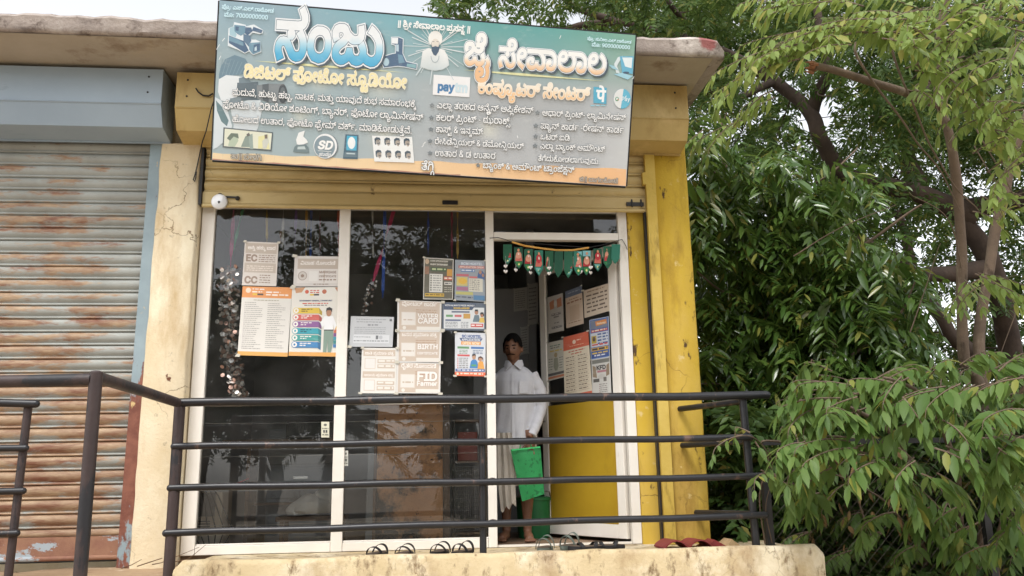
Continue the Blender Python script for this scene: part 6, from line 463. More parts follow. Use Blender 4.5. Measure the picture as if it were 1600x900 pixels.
class Print:
    """flat printed matter: pieces of colour on a plane. fn(u, v) gives the point on the sheet, n its outward normal"""
    def __init__(s, fn, n, step=0.0007):
        s.fn = fn; s.n = unit(n); s.step = step; s.mb = MB(); s.k = 0
    def _p(s, u, v, k): return s.fn(u, v)+s.n*s.step*k
    def poly(s, pts, col, outline=None, k=None):
        if k is None: s.k += 1; k = s.k
        area = sum(pts[i-1][0]*pts[i][1]-pts[i][0]*pts[i-1][1] for i in range(len(pts)))
        if area > 0: pts = pts[::-1]
        if outline:
            s.poly(offset_poly(pts, outline[0]), outline[1], None, k); s.k = k+1; k = k+1
        V, T = fill([pts])
        c = col if callable(col) else (lambda u, v: col)
        s.mb.add([s._p(u, v, k) for u, v in V], T, 0, [lin(*c(u, v)) for u, v in V])
        return s
    def rect(s, x0, y0, x1, y1, col, k=None, nu=1, nv=1):
        if k is None: s.k += 1; k = s.k
        c = col if callable(col) else (lambda u, v: col)
        s.mb.grid(lambda a, b: s._p(x0+(x1-x0)*a, y0+(y1-y0)*b, k), nu, nv, 0, lambda a, b: lin(*c(x0+(x1-x0)*a, y0+(y1-y0)*b)))
        return s
    def disc(s, cx, cy, rx, ry, col, n=20, outline=None, k=None, a0=0, a1=2*math.pi):
        pts = [(cx+rx*math.cos(a0+(a1-a0)*i/n), cy+ry*math.sin(a0+(a1-a0)*i/n)) for i in range(n if a1-a0 > 6.2 else n+1)]
        return s.poly(pts, col, outline, k)
    def line(s, pts, w, col, k=None):
        if k is None: s.k += 1; k = s.k
        for a, b in zip(pts, pts[1:]):
            dx, dy = b[0]-a[0], b[1]-a[1]; l = math.hypot(dx, dy) or 1; nx, ny = -dy/l*w/2, dx/l*w/2
            s.poly([(a[0]+nx, a[1]+ny), (b[0]+nx, b[1]+ny), (b[0]-nx, b[1]-ny), (a[0]-nx, a[1]-ny)], col, None, k)
        return s
    def text(s, txt, x0, y0, x1, y1, layers, ys=1.0, shift=None, slant=0.0):
        """layers: (thickening in 1/250 em, colour or function of height, shift) from the lowest to the topmost"""
        run, adv = glyph_run(txt); L = math.hypot(x1-x0, y1-y0); sc = L/adv
        ex = ((x1-x0)/L, (y1-y0)/L); ey = (ex[1], -ex[0])
        for w, col, sh in layers:
            s.k += 1; k = s.k
            for j, (gi, gx) in enumerate(run):
                V, T = glyph_tris(gi, w)
                if not len(T): continue
                P = []; Cc = []
                for a, b in V:
                    X = (gx+a+slant*b)*sc; Yv = b*sc*ys
                    P.append(s._p(x0+ex[0]*X+ey[0]*Yv+sh[0], y0+ex[1]*X+ey[1]*Yv+sh[1], k+0.12*(j % 3)))
                    Cc.append(lin(*(col(b) if callable(col) else col)))
                s.mb.add(P, T, 0, Cc)
        return s
    def words(s, x0, y0, x1, h, col, seed=0, fillr=0.8, k=None):
        """a line of print too small to read: word-long dashes"""
        if k is None: s.k += 1; k = s.k
        r = random.Random(seed*7919+int(x0*13+y0*31)); x = x0; end = x0+(x1-x0)*fillr
        while x < end:
            w = h*r.uniform(1.2, 4.0); e = min(x+w, end)
            s.rect(x, y0, e, y0+h*r.uniform(.7, 1.0), col, k); x = e+h*r.uniform(.5, .9)
        return s
    def build(s, name, m, parent=None, base=None): return s.mb.build(name, m, parent, base=base)
def quadmap(c, w, h):
    """bilinear sheet through four corner points TL TR BR BL, measured w by h"""
    c = [v3(p) for p in c]
    def fn(u, v):
        a, b = u/w, v/h
        return (c[0]*(1-a)+c[1]*a)*(1-b)+(c[3]*(1-a)+c[2]*a)*b
    return fn
# ------------------------------------------------------------------ materials of the place
m_cream = MAT('cream_plaster', lin(228,213,184), lin(212,192,154), 2.5, 0.9, bump=0.55, bscale=45,
              stains=((lin(236,226,200), 1.6, .45, .7, (1,1,.6)), (lin(184,154,108), 2.2, .6, .8, (1,1,.3)), (lin(112,72,52), 5.0, .69, .72, (1,1,.6)), (lin(150,136,112), 14, .62, .75, None)), crack=(2.2, .011, lin(120,96,66)))
m_yellow = MAT('yellow_wall_paint', lin(202,170,56), lin(190,156,46), 2.0, 0.75, bump=0.3, bscale=40,
               stains=((lin(198,166,90), 1.3, .45, .75, (1,1,.4)), (lin(140,106,36), 2.6, .52, .72, (1,1,.3)), (lin(78,56,34), 6.0, .63, .67, (1,1,.4)), (lin(206,182,120), 9, .62, .7, None)), crack=(1.5, .007, lin(96,72,30)))
m_yellowmetal = MAT('yellow_enamel_metal', lin(206,186,136), lin(196,172,116), 2.5, 0.5, bump=0.06, bscale=15,
                    stains=((lin(158,130,76), 2.6, .5, .75, (.4,1,2)), (lin(84,62,38), 8.0, .66, .74, (1,1,.7)), (lin(206,186,140), 5, .58, .75, None)))
m_yellowhood = MAT('yellow_hood_metal', lin(200,176,118), lin(188,160,98), 1.5, 0.5, bump=0.05, bscale=10,
                   stains=((lin(150,118,62), 2.4, .5, .78, (1,1,.4)), (lin(212,186,130), 3.2, .56, .75, None), (lin(70,52,34), 10.0, .68, .73, None)))
m_guide = MAT('yellow_rail_paint', lin(190,160,66), lin(206,178,92), 5, 0.7, bump=0.3, bscale=40,
              stains=((lin(120,96,40), 6.0, .56, .7, (1,1,.25)), (lin(60,44,26), 7.0, .66, .72, (1,1,.3))))
m_bluehood = MAT('blue_grey_metal', lin(162,178,190), lin(148,164,178), 1.2, 0.45, bump=0.03, bscale=8,
                 stains=((lin(110,122,130), 3.0, .6, .8, (.4,1,1)), (lin(80,76,74), 12.0, .75, .8, None)))
def peeled_rail():
    m, t, N, L, b = nodes('blue_grey_rail_paint_over_maroon'); g = N.new('ShaderNodeNewGeometry'); vec = g.outputs['Position']
    col = mix(t, lin(150,166,172), lin(130,146,152), nz(t, vec, 4, 5, .6, .3, .7))
    a = mth(t, 'ADD', nz(t, vec, 5, 7, .7, stretch=(1.2, 1, .45)), mth(t, 'MULTIPLY', zramp(t, vec, 2.1, .5), .30))
    r = N.new('ShaderNodeMapRange'); r.inputs[1].default_value = .64; r.inputs[2].default_value = .68; L.new(a, r.inputs[0])
    col = mix(t, col, mix(t, lin(112,64,50), lin(136,86,68), nz(t, vec, 9, 6, .7, .4, .6)), r.outputs[0])
    col = mix(t, col, lin(206,176,122), nz(t, vec, 8, 6, .7, .63, .66, (1, 1, .5))); L.new(col, b.inputs['Base Color']); b.inputs['Roughness'].default_value = .75
    return m
m_bluerail = peeled_rail()
def rust_shutter():
    m, t, N, L, b = nodes('rusty_blue_grey_shutter_paint'); g = N.new('ShaderNodeNewGeometry'); vec = g.outputs['Position']
    col = mix(t, lin(164,166,160), lin(140,140,132), nz(t, vec, 3, 5, .6, .3, .7))
    # heavier rust on the lower two thirds and where slats rub, in long horizontal runs
    low = mth(t, 'MULTIPLY', zramp(t, vec, 3.2, .3), 0.22)
    left = mth(t, 'MULTIPLY', zramp(t, vec, -2.72, -3.1, 0), 0.10)
    n1 = mth(t, 'ADD', mth(t, 'ADD', nz(t, vec, 3.2, 8, .72, stretch=(.7, 1, 2.6)), low), left)
    ph = mth(t, 'FRACT', mth(t, 'MULTIPLY', zramp(t, vec, 3.13, 3.13-.0985*100), 100.0))
    crest = mth(t, 'MULTIPLY', mth(t, 'ABSOLUTE', mth(t, 'SUBTRACT', ph, .48)), -.30)
    n1 = mth(t, 'ADD', n1, mth(t, 'ADD', crest, .075))
    r = N.new('ShaderNodeMapRange'); r.inputs[1].default_value = .66; r.inputs[2].default_value = .76; L.new(n1, r.inputs[0])
    rust = mix(t, lin(132,98,74), lin(176,150,120), nz(t, vec, 9, 7, .7, .35, .65, (.5,1,2)))
    rust = mix(t, rust, lin(118,72,52), nz(t, vec, 5, 7, .7, .52, .66, (.4,1,2.5)))
    col = mix(t, col, rust, r.outputs[0])
    col = mix(t, col, lin(84,48,34), nz(t, vec, 14, 6, .7, .66, .72, (.3,1,3)))
    L.new(col, b.inputs['Base Color']); b.inputs['Roughness'].default_value = .62
    bp = N.new('ShaderNodeBump'); bp.inputs['Strength'].default_value = .25; bp.inputs['Distance'].default_value = .006
    L.new(nz(t, vec, 70, 5, .7), bp.inputs['Height']); L.new(bp.outputs[0], b.inputs['Normal'])
    return m
m_rust = rust_shutter()
m_rustbar = MAT('rust_plate_with_paint_flakes', lin(136,94,78), lin(168,128,100), 5, .75, bump=.3, bscale=50,
                stains=((lin(168,178,184), 3.8, .575, .60, (.7,1,1.2)), (lin(96,52,40), 4.0, .58, .66, (.6,1,1)), (lin(190,176,146), 9, .64, .7, None)))
m_slab = MAT('weathered_canopy_concrete', lin(172,160,150), lin(146,134,126), 6, .95, bump=1.0, bscale=28,
             stains=((lin(206,196,186), 3.0, .5, .7, None), (lin(92,82,78), 2.4, .52, .7, (1,1,2)), (lin(110,98,90), 11, .55, .68, None)), spot=(tuple(PY(1106, 62, -.86)), .085, lin(140,62,62)))
m_soffit = MAT('stained_soffit_plaster', lin(184,174,158), lin(164,152,134), 1.4, .9, bump=.3, bscale=18,
               stains=((lin(192,172,136), 1.0, .5, .7, None), (lin(112,86,58), 1.8, .58, .75, None)))
m_platform = MAT('limewashed_platform_face', lin(212,194,158), lin(188,166,126), 3, .92, bump=.9, bscale=34,
                 stains=((lin(228,216,190), 1.8, .48, .66, None), (lin(150,122,86), 2.0, .5, .7, (1,1,.5)), (lin(84,62,44), 4.5, .61, .69, (1,1,.7)), (lin(124,102,74), 14, .55, .68, (1,1,.5))), crack=(2.8, .014, lin(120,94,64)))
m_cement = MAT('cement_floor', lin(176,150,120), lin(150,124,96), 3, .9, bump=.5, bscale=30,
               stains=((lin(110,80,60), 2.4, .55, .75, None), (lin(196,176,150), 4, .6, .7, None)))
m_road = MAT('dusty_road', lin(182,168,150), lin(160,146,128), .8, .95, bump=.5, bscale=12)
m_earth = MAT('leaf_litter_earth', lin(104,78,56), lin(76,58,40), 3, .95, bump=.8, bscale=14, stains=((lin(140,104,68), 9, .55, .65, None), (lin(60,74,36), 4, .6, .68, None)))
m_alu = MAT('off_white_powder_coated_frame', lin(236,231,222), lin(226,219,208), 2, .42, bump=.02, bscale=20,
            stains=((lin(176,158,132), 3, .62, .8, (1,1,.4)), (lin(140,100,62), 10, .74, .79, None)))
m_black = MAT('black_pipe_enamel', lin(38,38,42), lin(27,27,30), 6, .34, bump=.08, bscale=40,
              stains=((lin(96,74,64), 9, .6, .66, (1,1,.5)), (lin(112,104,100), 14, .68, .74, None)), spec=.5)
m_blackpeel = MAT('peeling_black_pipe_enamel', lin(72,58,56), lin(56,46,45), 6, .5, bump=.25, bscale=40,
              stains=((lin(40,39,42), 4.5, .5, .54, (1,1,.35)), (lin(128,112,104), 10, .66, .72, None)))
m_dark = MAT('dark_metal', lin(50,48,48), lin(36,35,36), 8, .5)
m_chrome = MAT('worn_steel', lin(214,214,214), lin(190,190,190), 10, .22, 1.0)
m_silver = MAT('silver_foil', lin(236,232,226), lin(214,204,196), 10, .25, .35)
m_glass = glass('shop_window_glass', dirt=.06); m_glass2 = glass('door_glass', dirt=.10)
m_print = printmat('poster_print', .6, .2, .07); m_sign = printmat('sign_vinyl_print', .45, .25, .10)
m_wallin = MAT('interior_wall_paint', lin(150,150,150), lin(134,134,134), 2, .85)
m_yellowin = MAT('interior_yellow_dado', lin(178,146,42), lin(162,130,36), 2, .3, bump=.1, bscale=10, stains=((lin(150,118,40), 2.5, .58, .8, (1,1,.4)),))
m_ceil = MAT('interior_ceiling', lin(130,126,118), lin(112,108,102), 2, .9)
m_floorin = MAT('interior_floor_tile', lin(140,116,96), lin(120,98,80), 3, .5)

# ------------------------------------------------------------------ the setting: road and earth
ROADZ = -0.95
mb = MB(); mb.grid(lambda a, b: (-90+180*a, -90+93*b, ROADZ), 8, 8); tag(mb.build('road', m_road), kind='structure')
def earth(a, b):
    x, y = 1.95+70*a, -1.2+80*b
    return (x, y, ROADZ+0.008+0.10*noise.noise(Vector((x*.6, y*.6, 0)))+.06)
mb = MB(); mb.grid(earth, 60, 60); tag(mb.build('ground', m_earth, smooth=True), kind='structure')
mb = MB(); mb.grid(lambda a, b: (-90+91.9*a, 3+77*b, ROADZ+.012), 6, 6); tag(mb.build('back_lot', m_earth), kind='structure')

# ------------------------------------------------------------------ the shop building
FZ = 0.05                                   # shop floor
bld = empty('shop_building', (-0.6, 0, FZ), 'low plastered shop building with a concrete canopy, a shut rusty bay and an open bay', 'building')
XL, XR = -2.36, 0.935                       # glazed opening
XE = 1.44                                   # right end of the building
DEP = 3.4
def part(mb, name, mats, smooth=False, parent=bld, label=None):
    o = mb.build(name, mats, parent, smooth=smooth)
    if label: o['label'] = label
    return o
# platform the shops stand on
def lipz(x): return 0.098+0.012*noise.noise(Vector((x*1.7, 3.1, 0)))+0.008*noise.noise(Vector((x*6, 1, 0)))
XP0, XP1 = -2.13, 1.885
def slab_rings():
    rings = []
    n = 90
    for i in range(n+1):
        x = XP0+(XP1-XP0)*i/n; e = min(1, (x-XP0)/.06, (XP1-x)/.05); q = math.sqrt(max(0, 1-(1-e)**2)) if e < 1 else 1
        z = lipz(x)-(1-q)*.05; yo = .012*noise.noise(Vector((x*3, 0, 5)))
        rings.append([(x, -.985+yo+(1-q)*.03, ROADZ-.05), (x, -.985+yo+(1-q)*.02, -.3), (x, -.98+yo, z-.03), (x, -.966+yo, z-.006), (x, -.945+yo, z), (x, -.88+yo, z-.004), (x, -.865+yo, FZ-.002), (x, .02, FZ-.004), (x, .02, ROADZ-.05)])
    return rings
mb = MB(); mb.loft(slab_rings()); part(mb, 'platform', m_platform, smooth=True)
mb = MB(); mb.box((-2.7, -.10, ROADZ-.05), (XL-.01, .3, .02)); part(mb, 'foundation', m_platform)
mb = MB(); mb.box((XP1-.45, .021, ROADZ-.05), (XE+.02, DEP, FZ-.006)); part(mb, 'foundation', m_platform)
def landing(a, b):
    x, y = -6.5+(XP0+6.5)*a, -1.9+1.85*b
    return (x, y, -.012+.02*noise.noise(Vector((x*2.2, y*2.2, 1)))+.012*noise.noise(Vector((x*7, y*7, 1))))
mb = MB(); mb.grid(landing, 70, 30); mb.box((-6.5, -1.9, ROADZ-.05), (XP0, -1.88, -.03)); mb.box((XP0-.02, -1.9, ROADZ-.05), (XP0, -.1, -.03))
part(mb, 'entrance_landing', m_cement, smooth=True)
# walls
mb = MB()
mb.box((-7.0, -.02, 2.72), (XE, .16, 3.60))                           # lintel over both bays
mb.box((-7.0, DEP, ROADZ), (XE, DEP+.2, 3.60))                        # rear wall
part(mb, 'wall', m_cream)
mb = MB(); mb.box((XE-.22, .05, FZ-.01), (XE, DEP, 3.60)); part(mb, 'side_wall', m_yellow)
# piers, a little rough in outline
def pier(x0, x1, y0, y1, z0, z1, mat, name, amp=.006, label=None):
    n = 44
    rings = []
    for i in range(n+1):
        z = z0+(z1-z0)*i/n
        d = lambda k: amp*noise.noise(Vector((k*7.3, z*3.1, x0*5)))+amp*.6*noise.noise(Vector((k*3.3, z*11, x0)))
        c = .012
        rings.append([(x0+d(1)+c, y0+d(2), z), (x1+d(3)-c, y0+d(4), z), (x1+d(3), y0+c+d(4), z), (x1, y1, z), (x0, y1, z), (x0+d(1), y0+c+d(2), z)])
    mb = MB(); mb.loft(rings); return part(mb, name, mat, smooth=True, label=label)
pier(-2.662, XL-.012, -.15, .12, -.02, 3.075, m_cream, 'pier', .009, 'cream peeling pier between the two bays')
pier(1.165, XE, -.12, .06, FZ-.01, 3.4, m_yellow, 'pier', .004, 'bright yellow pier at the right corner')
pier(XR+.012, 1.13, -.045, .1, FZ-.01, 2.75, m_yellow, 'jamb_wall', .003)
# canopy slab
def canopy():
    rings = []; n = 150; x0, x1 = -7.0, 1.56
    for i in range(n+1):
        x = x0+(x1-x0)*i/n
        e = min(1, (x1-x)/.09); q = math.sqrt(max(0, 1-(1-e)**2))
        a = .022*noise.noise(Vector((x*2.6, 0, 2)))+.014*noise.noise(Vector((x*9, 0, 4)))+.008*noise.noise(Vector((x*23, 0, 4)))
        bt = .006*noise.noise(Vector((x*4, 5, 2)))
        zt = 3.715+a-(1-q)*.05-.012*(x+1)/2.5; zb = 3.575+bt-.016*(x+1)/2.5+(1-q)*.01
        f = -.86+.016*noise.noise(Vector((x*5, 3, 3)))+(1-q)*.05
        sl_ = .0 if x < 1.2 else 0
        rings.append([(x, f+.02, zb), (x, f, zb+.02), (x, f+.004, (zb+zt)/2), (x, f-.006, zt-.03), (x, f+.02, zt), (x, -.3, zt+.01), (x, .2, zt+.02), (x, .2, zb+.01)])
    return rings
mb = MB(); mb.loft(canopy()); part(mb, 'canopy', m_slab, smooth=True)
mb = MB(); mb.grid(lambda a, b: (-6.98+8.44*a, -.836+(.836-.104)*b, 3.572-.016*((-6.98+8.44*a)+1)/2.5-.006), 30, 4); part(mb, 'soffit', m_soffit)
mb = MB(); mb.box((-7, .2, 3.61), (XE, DEP+.2, 3.70)); part(mb, 'roof_slab', m_slab)
# interior shell
mb = MB(); mb.box((-2.62, DEP-.03, FZ), (XE-.22, DEP-.004, 2.9)); mb.box((-2.66, .125, FZ), (-2.62, DEP-.03, 2.9)); mb.box((-7, .5, -.02), (-2.68, .56, 3.5))
mb.box((XE-.245, .10, 1.15), (XE-.222, DEP-.03, 2.9)); part(mb, 'interior_wall', m_wallin)
mb = MB(); mb.box((XE-.25, .10, FZ), (XE-.222, DEP-.03, 1.148)); part(mb, 'dado', m_yellowin)
mb = MB(); mb.box((-2.66, .165, 2.9), (XE-.222, DEP-.004, 2.96)); part(mb, 'ceiling', m_ceil)
mb = MB(); mb.box((-2.66, .022, FZ-.05), (XE-.222, DEP-.004, FZ)); part(mb, 'floor', m_floorin)
mb = MB(); mb.box((.30, 1.45, FZ+.001), (.38, DEP-.035, 2.898)); mb.box((-.22, 1.44, FZ+.001), (.298, 1.48, 2.3)); part(mb, 'partition', m_wallin)

# shutter housings: folded sheet boxes over each bay
def hood(x0, x1, mat, name, yf, z_top, z1, z2, z3):
    prof = [(-.105, z_top), (yf, z_top), (yf, z1), (yf+.075, z2), (yf+.27, z3), (-.105, z3)]
    h = MB(); h.prism(prof, x0, x1)
    # rolled lip and screw heads
    h.prism([(yf-.004, z1+.006), (yf-.007, z1), (yf-.001, z1-.006), (yf+.001, z1)], x0, x1)
    h.prism([(yf+.27, z3-.012), (yf+.285, z3-.012), (yf+.285, z3-.001), (yf+.27, z3-.001)], x0, x1)
    o = part(h, name, mat)
    for x in (x0+.08, x1-.1):
        for z in (z1+.09, z_top-.06): s = MB(); s.lathe((x, yf-.001, z), [(.001, .006), (.006, .005), (.008, 0)], 8, ax=(0,-1,0)); s.build('screw', m_dark, o)
    return o
hood(-7.0, -2.60, m_bluehood, 'shutter_hood', -.42, 3.548, 3.274, 3.12, 3.085)['label'] = 'blue-grey metal shutter hood'
hood(-2.50, 1.385, m_yellowhood, 'shutter_hood', -.42, 3.53, 3.25, 3.10, 3.066)['label'] = 'yellow metal shutter hood'

# roller curtains
def slats(mb, x0, x1, z0, z1, y, pitch):
    prof = [(.00, .000), (.05, -.012), (.11, -.015), (.165, -.012), (.185, .010), (.225, .012), (.25, -.006), (.36, -.0175), (.52, -.023), (.70, -.021), (.85, -.014), (.95, -.004)]
    pts = []; z = z1
    while z > z0+1e-6:
        for t, d in prof:
            zz = z-t*pitch
            if zz > z0: pts.append((y+d, zz))
        z -= pitch
    pts.append((y, z0))
    b = len(mb.v); n = len(pts)
    nx = 10
    vs = [(x0+(x1-x0)*i/nx, p[0]+.003*noise.noise(Vector((i*.7, p[1]*2, 3))), p[1]) for i in range(nx+1) for p in pts]
    fs = [(i*n+j, i*n+j+1, (i+1)*n+j+1, (i+1)*n+j) for i in range(nx) for j in range(n-1)]
    mb.add(vs, fs)
mb = MB(); slats(mb, -6.9, -2.69, .20, 3.13, -.06, .0985)
sh = part(mb, 'roller_shutter', m_rust, smooth='all', label='closed rusty blue-grey roller shutter')
mb = MB(); mb.prism([(-.066, .204), (-.080, .20), (-.080, .075), (-.070, .07), (-.06, .08)], -6.9, -2.69); mb.tube([(-6.9, -.078, .058), (-2.69, -.078, .058)], .017, 10); mb.build('bottom_plate', m_rustbar, sh, smooth=True)
mb = MB(); mb.box((-2.752, -.125, -.01), (-2.666, -.095, 3.08)); mb.box((-2.69, -.095, -.01), (-2.666, -.02, 3.08)); mb.build('guide_rail', m_bluerail, sh)
mb = MB(); slats(mb, XL+.02, 1.125, 2.71, 3.11, -.085, .0965)
sh2 = part(mb, 'roller_shutter', m_yellowmetal, smooth='all', label='raised yellow roller shutter')
mb = MB(); mb.prism([(-.09, 2.712), (-.104, 2.708), (-.104, 2.618), (-.094, 2.612), (-.085, 2.62)], XL+.012, 1.13); mb.tube([(XL+.012, -.100, 2.600), (1.13, -.100, 2.600)], .016, 10)
mb.build('bottom_plate', m_yellowmetal, sh2, smooth=True)
mb = MB(); mb.box((-.53, -.113, 2.628), (-.41, -.1055, 2.662), bev=.003); mb.build('pull', m_dark, sh2)
mb = MB(); mb.bar((.975, -.125, 2.625), (.975, -.105, 2.69), .012, .012); mb.bar((1.05, -.125, 2.625), (1.05, -.105, 2.69), .012, .012)
mb.box((.93, -.118, 2.635), (1.07, -.106, 2.665)); mb.build('latch', m_dark, sh2)
mb = MB(); mb.bar((-2.22, -.112, 2.668), (-2.08, -.112, 2.662), .014, .012); mb.ball((-2.085, -.116, 2.655), .018, 8, 6)
mb.build('latch', m_dark, sh2)
mb = MB(); mb.box((1.085, -.165, FZ), (1.163, -.125, 3.05)); mb.box((1.12, -.125, FZ), (1.163, -.05, 3.05)); mb.box((1.085, -.165, 2.80), (1.06, -.125, 2.90)); mb.build('guide_rail', m_guide, sh2)
mb = MB(); mb.box((1.072, -.11, FZ), (1.0845, -.06, 2.60)); mb.build('guide_slot', m_dark, sh2)
mb = MB(); mb.box((XL-.008, -.13, 2.60), (XL+.010, -.06, 3.06)); mb.build('guide_slot', m_dark, sh2)
# ------------------------------------------------------------------ glazed shop front (parts of the building)
M1, M2 = -1.285, -.162                       # the two mullions
win = None
def framebox(mb, x0, x1, z0, z1, y0=-.034, y1=.03): mb.box((x0, y0, z0), (x1, y1, z1), bev=.004)
mb = MB()
framebox(mb, XL, XL+.095, FZ, 2.66)
framebox(mb, M1-.04, M1+.042, FZ, 2.66); framebox(mb, M2-.03, M2+.034, FZ, 2.66)
for a, b in ((XL+.097, M1-.042), (M1+.044, M2-.032)):
    framebox(mb, a, b, FZ, FZ+.062, -.03, .026); framebox(mb, a, b, 1.092, 1.122, -.026, .022); framebox(mb, a, b, 2.61, 2.66, -.03, .026)
    for z in (FZ+.064, 1.126): mb.box((a, -.014, z), (b, -.006, z+.010))
win = part(mb, 'window', m_alu, label='off-white framed shop window of two tall bays')
for a, b in ((XL+.097, M1-.042), (M1+.044, M2-.032)):
    for z0, z1 in ((FZ+.064, 1.090), (1.124, 2.608)):
        mb = MB(); mb.add([(a, -.002, z0), (b, -.002, z0), (b, -.002, z1), (a, -.002, z1)], [(0, 1, 2, 3)]); mb.build('pane', m_glass, win)
    for k in range(4): mb = MB(); zz = FZ+.2+.24*k; mb.tube([(a, .016, zz), ((a+b)/2, .016, zz-.006), (b, .016, zz)], .0016, 4); mb.build('guard_wire', m_silver, win)
mb = MB()
framebox(mb, XR-.062, XR+.008, FZ, 2.66); framebox(mb, M2+.036, XR-.064, 2.372, 2.432); framebox(mb, M2+.036, XR-.064, 2.61, 2.66)
mb.box((M2+.036, -.012, FZ+.0), (XR-.064, .03, FZ+.014))
dfr = part(mb, 'door_frame', m_alu)
mb = MB(); mb.add([(M2+.036, -.002, 2.434), (XR-.064, -.002, 2.434), (XR-.064, -.002, 2.608), (M2+.036, -.002, 2.608)], [(0, 1, 2, 3)]); mb.build('transom_pane', m_glass2, dfr)

# the open door leaf, hinged at the right jamb and swung into the shop
DH = v3((XR-.072, .040, 0)); far = PZ(854.5, 833, FZ+.03); dd = unit((far[0]-DH[0], far[1]-DH[1], 0)); DWID = float(np.hypot(far[0]-DH[0], far[1]-DH[1]))
DN = unit(np.cross(dd, (0, 0, 1))); DN = DN if np.dot(DN, CAM-DH) > 0 else -DN
def DP(s, z, o=0.0): return DH+dd*s+DN*o+v3((0, 0, z))
def dbar(mb, s0, s1, z0, z1, t=.02, bev=.004): mb.obox((DP((s0+s1)/2, (z0+z1)/2)), (dd, DN, v3((0, 0, 1))), ((s1-s0)/2, t, (z1-z0)/2), 0, bev)
DZ0, DZ1 = FZ+.03, 2.365
leaf = MB(); dbar(leaf, 0, .085, DZ0, DZ1); dbar(leaf, DWID-.075, DWID, DZ0, DZ1); dbar(leaf, .087, DWID-.077, DZ0, DZ0+.10); dbar(leaf, .087, DWID-.077, DZ1-.085, DZ1)
door = part(leaf, 'door', m_alu, label='glass shop door standing open')
mb = MB(); mb.add([DP(.087, DZ0+.102), DP(DWID-.077, DZ0+.102), DP(DWID-.077, DZ1-.087), DP(.087, DZ1-.087)], [(0, 1, 2, 3)]); mb.build('pane', m_glass2, door)
mb = MB(); mb.obox(DP(DWID/2+.005, (DZ0+.102+1.13)/2, .010), (dd, DN, v3((0, 0, 1))), (DWID/2-.083, .004, (1.13-DZ0-.104)/2)); mb.build('kick_panel', m_yellowin, door)
mb = MB(); mb.tube([DP(DWID-.04, 1.0, .022), DP(DWID-.04, 1.0, .06), DP(DWID-.04, 1.16, .06), DP(DWID-.04, 1.16, .022)], .009, 8); mb.build('handle', m_chrome, door, smooth=True)

# ------------------------------------------------------------------ things in the shop
def thing_base(pts): P = np.array(pts); return ((P[:, 0].min()+P[:, 0].max())/2, (P[:, 1].min()+P[:, 1].max())/2, P[:, 2].min())
# pale machine cabinet standing at the left of the window
m_ivory = MAT('aged_ivory_plastic', lin(206,192,172), lin(186,170,150), 4, .55, stains=((lin(130,112,92), 6, .6, .75, None),))
m_greypl = MAT('grey_plastic', lin(120,118,116), lin(96,94,94), 4, .5)
m_wood = MAT('dark_wood', lin(110,86,66), lin(86,64,48), 6, .5, stains=((lin(50,34,24), 5, .55, .7, (1, 1, 6)),))
m_redw = MAT('red_wire', lin(190,50,50), lin(160,36,36), 4, .5)
a = PY(296, 850, .30); b = PY(342, 768, .30)
t = empty('power_backup_unit', (a[0]+.11, .42, FZ), 'scuffed ivory inverter cabinet with trailing wires, low behind the left window', 'inverter')
mb = MB(); mb.box((a[0]-.03, .30, FZ+.03), (b[0]+.03, .62, b[2]), bev=.012); body = mb.build('body', m_ivory, t)
mb = MB(); mb.box((a[0]+.0, .292, .30), (b[0]-.02, .2985, .47), bev=.003); mb.build('front_panel', m_greypl, t)
mb = MB(); [mb.box((a[0]+.01, .291, .17+.018*i), (b[0]-.05, .2985, .178+.018*i)) for i in range(6)]; mb.build('vent', m_dark, t)
for x in (a[0], b[0]-.05): mb = MB(); mb.box((x, .32, FZ), (x+.04, .36, FZ+.03)); mb.build('foot', m_dark, t)
mb = MB()
for k in range(6):
    x = a[0]+.03*k; mb.tube([(x, .29, .5), (x+.05, .25, .35+.02*k), (x+.02+.03*k, .24, .2), (x+.10, .25, .08), (x+.22, .3, FZ+.01)], .005, 5)
mb.build('cable', m_dark, t, smooth=True)
mb = MB()
mb.tube([(a[0]-.02, .33, b[2]+.01), (a[0]+.06, .36, b[2]+.03), (a[0]+.16, .38, b[2]+.012), (a[0]+.28, .42, b[2]+.05), (a[0]+.36, .5, b[2]+.09)], .006, 6)
tag(mb.build('wire', m_redw, smooth=True), 'red wire looped over the top of the ivory inverter cabinet', 'wire')
# steel cupboard with dark shelves
m_steel = MAT('dull_grey_steel', lin(134,138,142), lin(116,120,124), 2, .5, stains=((lin(60,52,46), 4, .6, .75, None),))
c0 = PY(420, 690, 1.1); c1 = PY(524, 690, 1.1)
t = empty('steel_cupboard', ((c0[0]+c1[0])/2, 1.3, FZ), 'dull grey steel cupboard with drawers standing deep behind the left window', 'cupboard')
mb = MB(); mb.box((c0[0], 1.1, FZ), (c1[0], 1.5, .98), bev=.006); mb.build('carcass', m_steel, t)
for i in range(3):
    mb = MB(); mb.box((c0[0]+.02, 1.085, .12+.28*i), (c1[0]-.02, 1.0985, .37+.28*i), bev=.004); d = mb.build('drawer', m_steel, t)
    mb = MB(); mb.box(((c0[0]+c1[0])/2-.06, 1.07, .28+.28*i), ((c0[0]+c1[0])/2+.06, 1.084, .30+.28*i)); mb.build('handle', m_chrome, d)
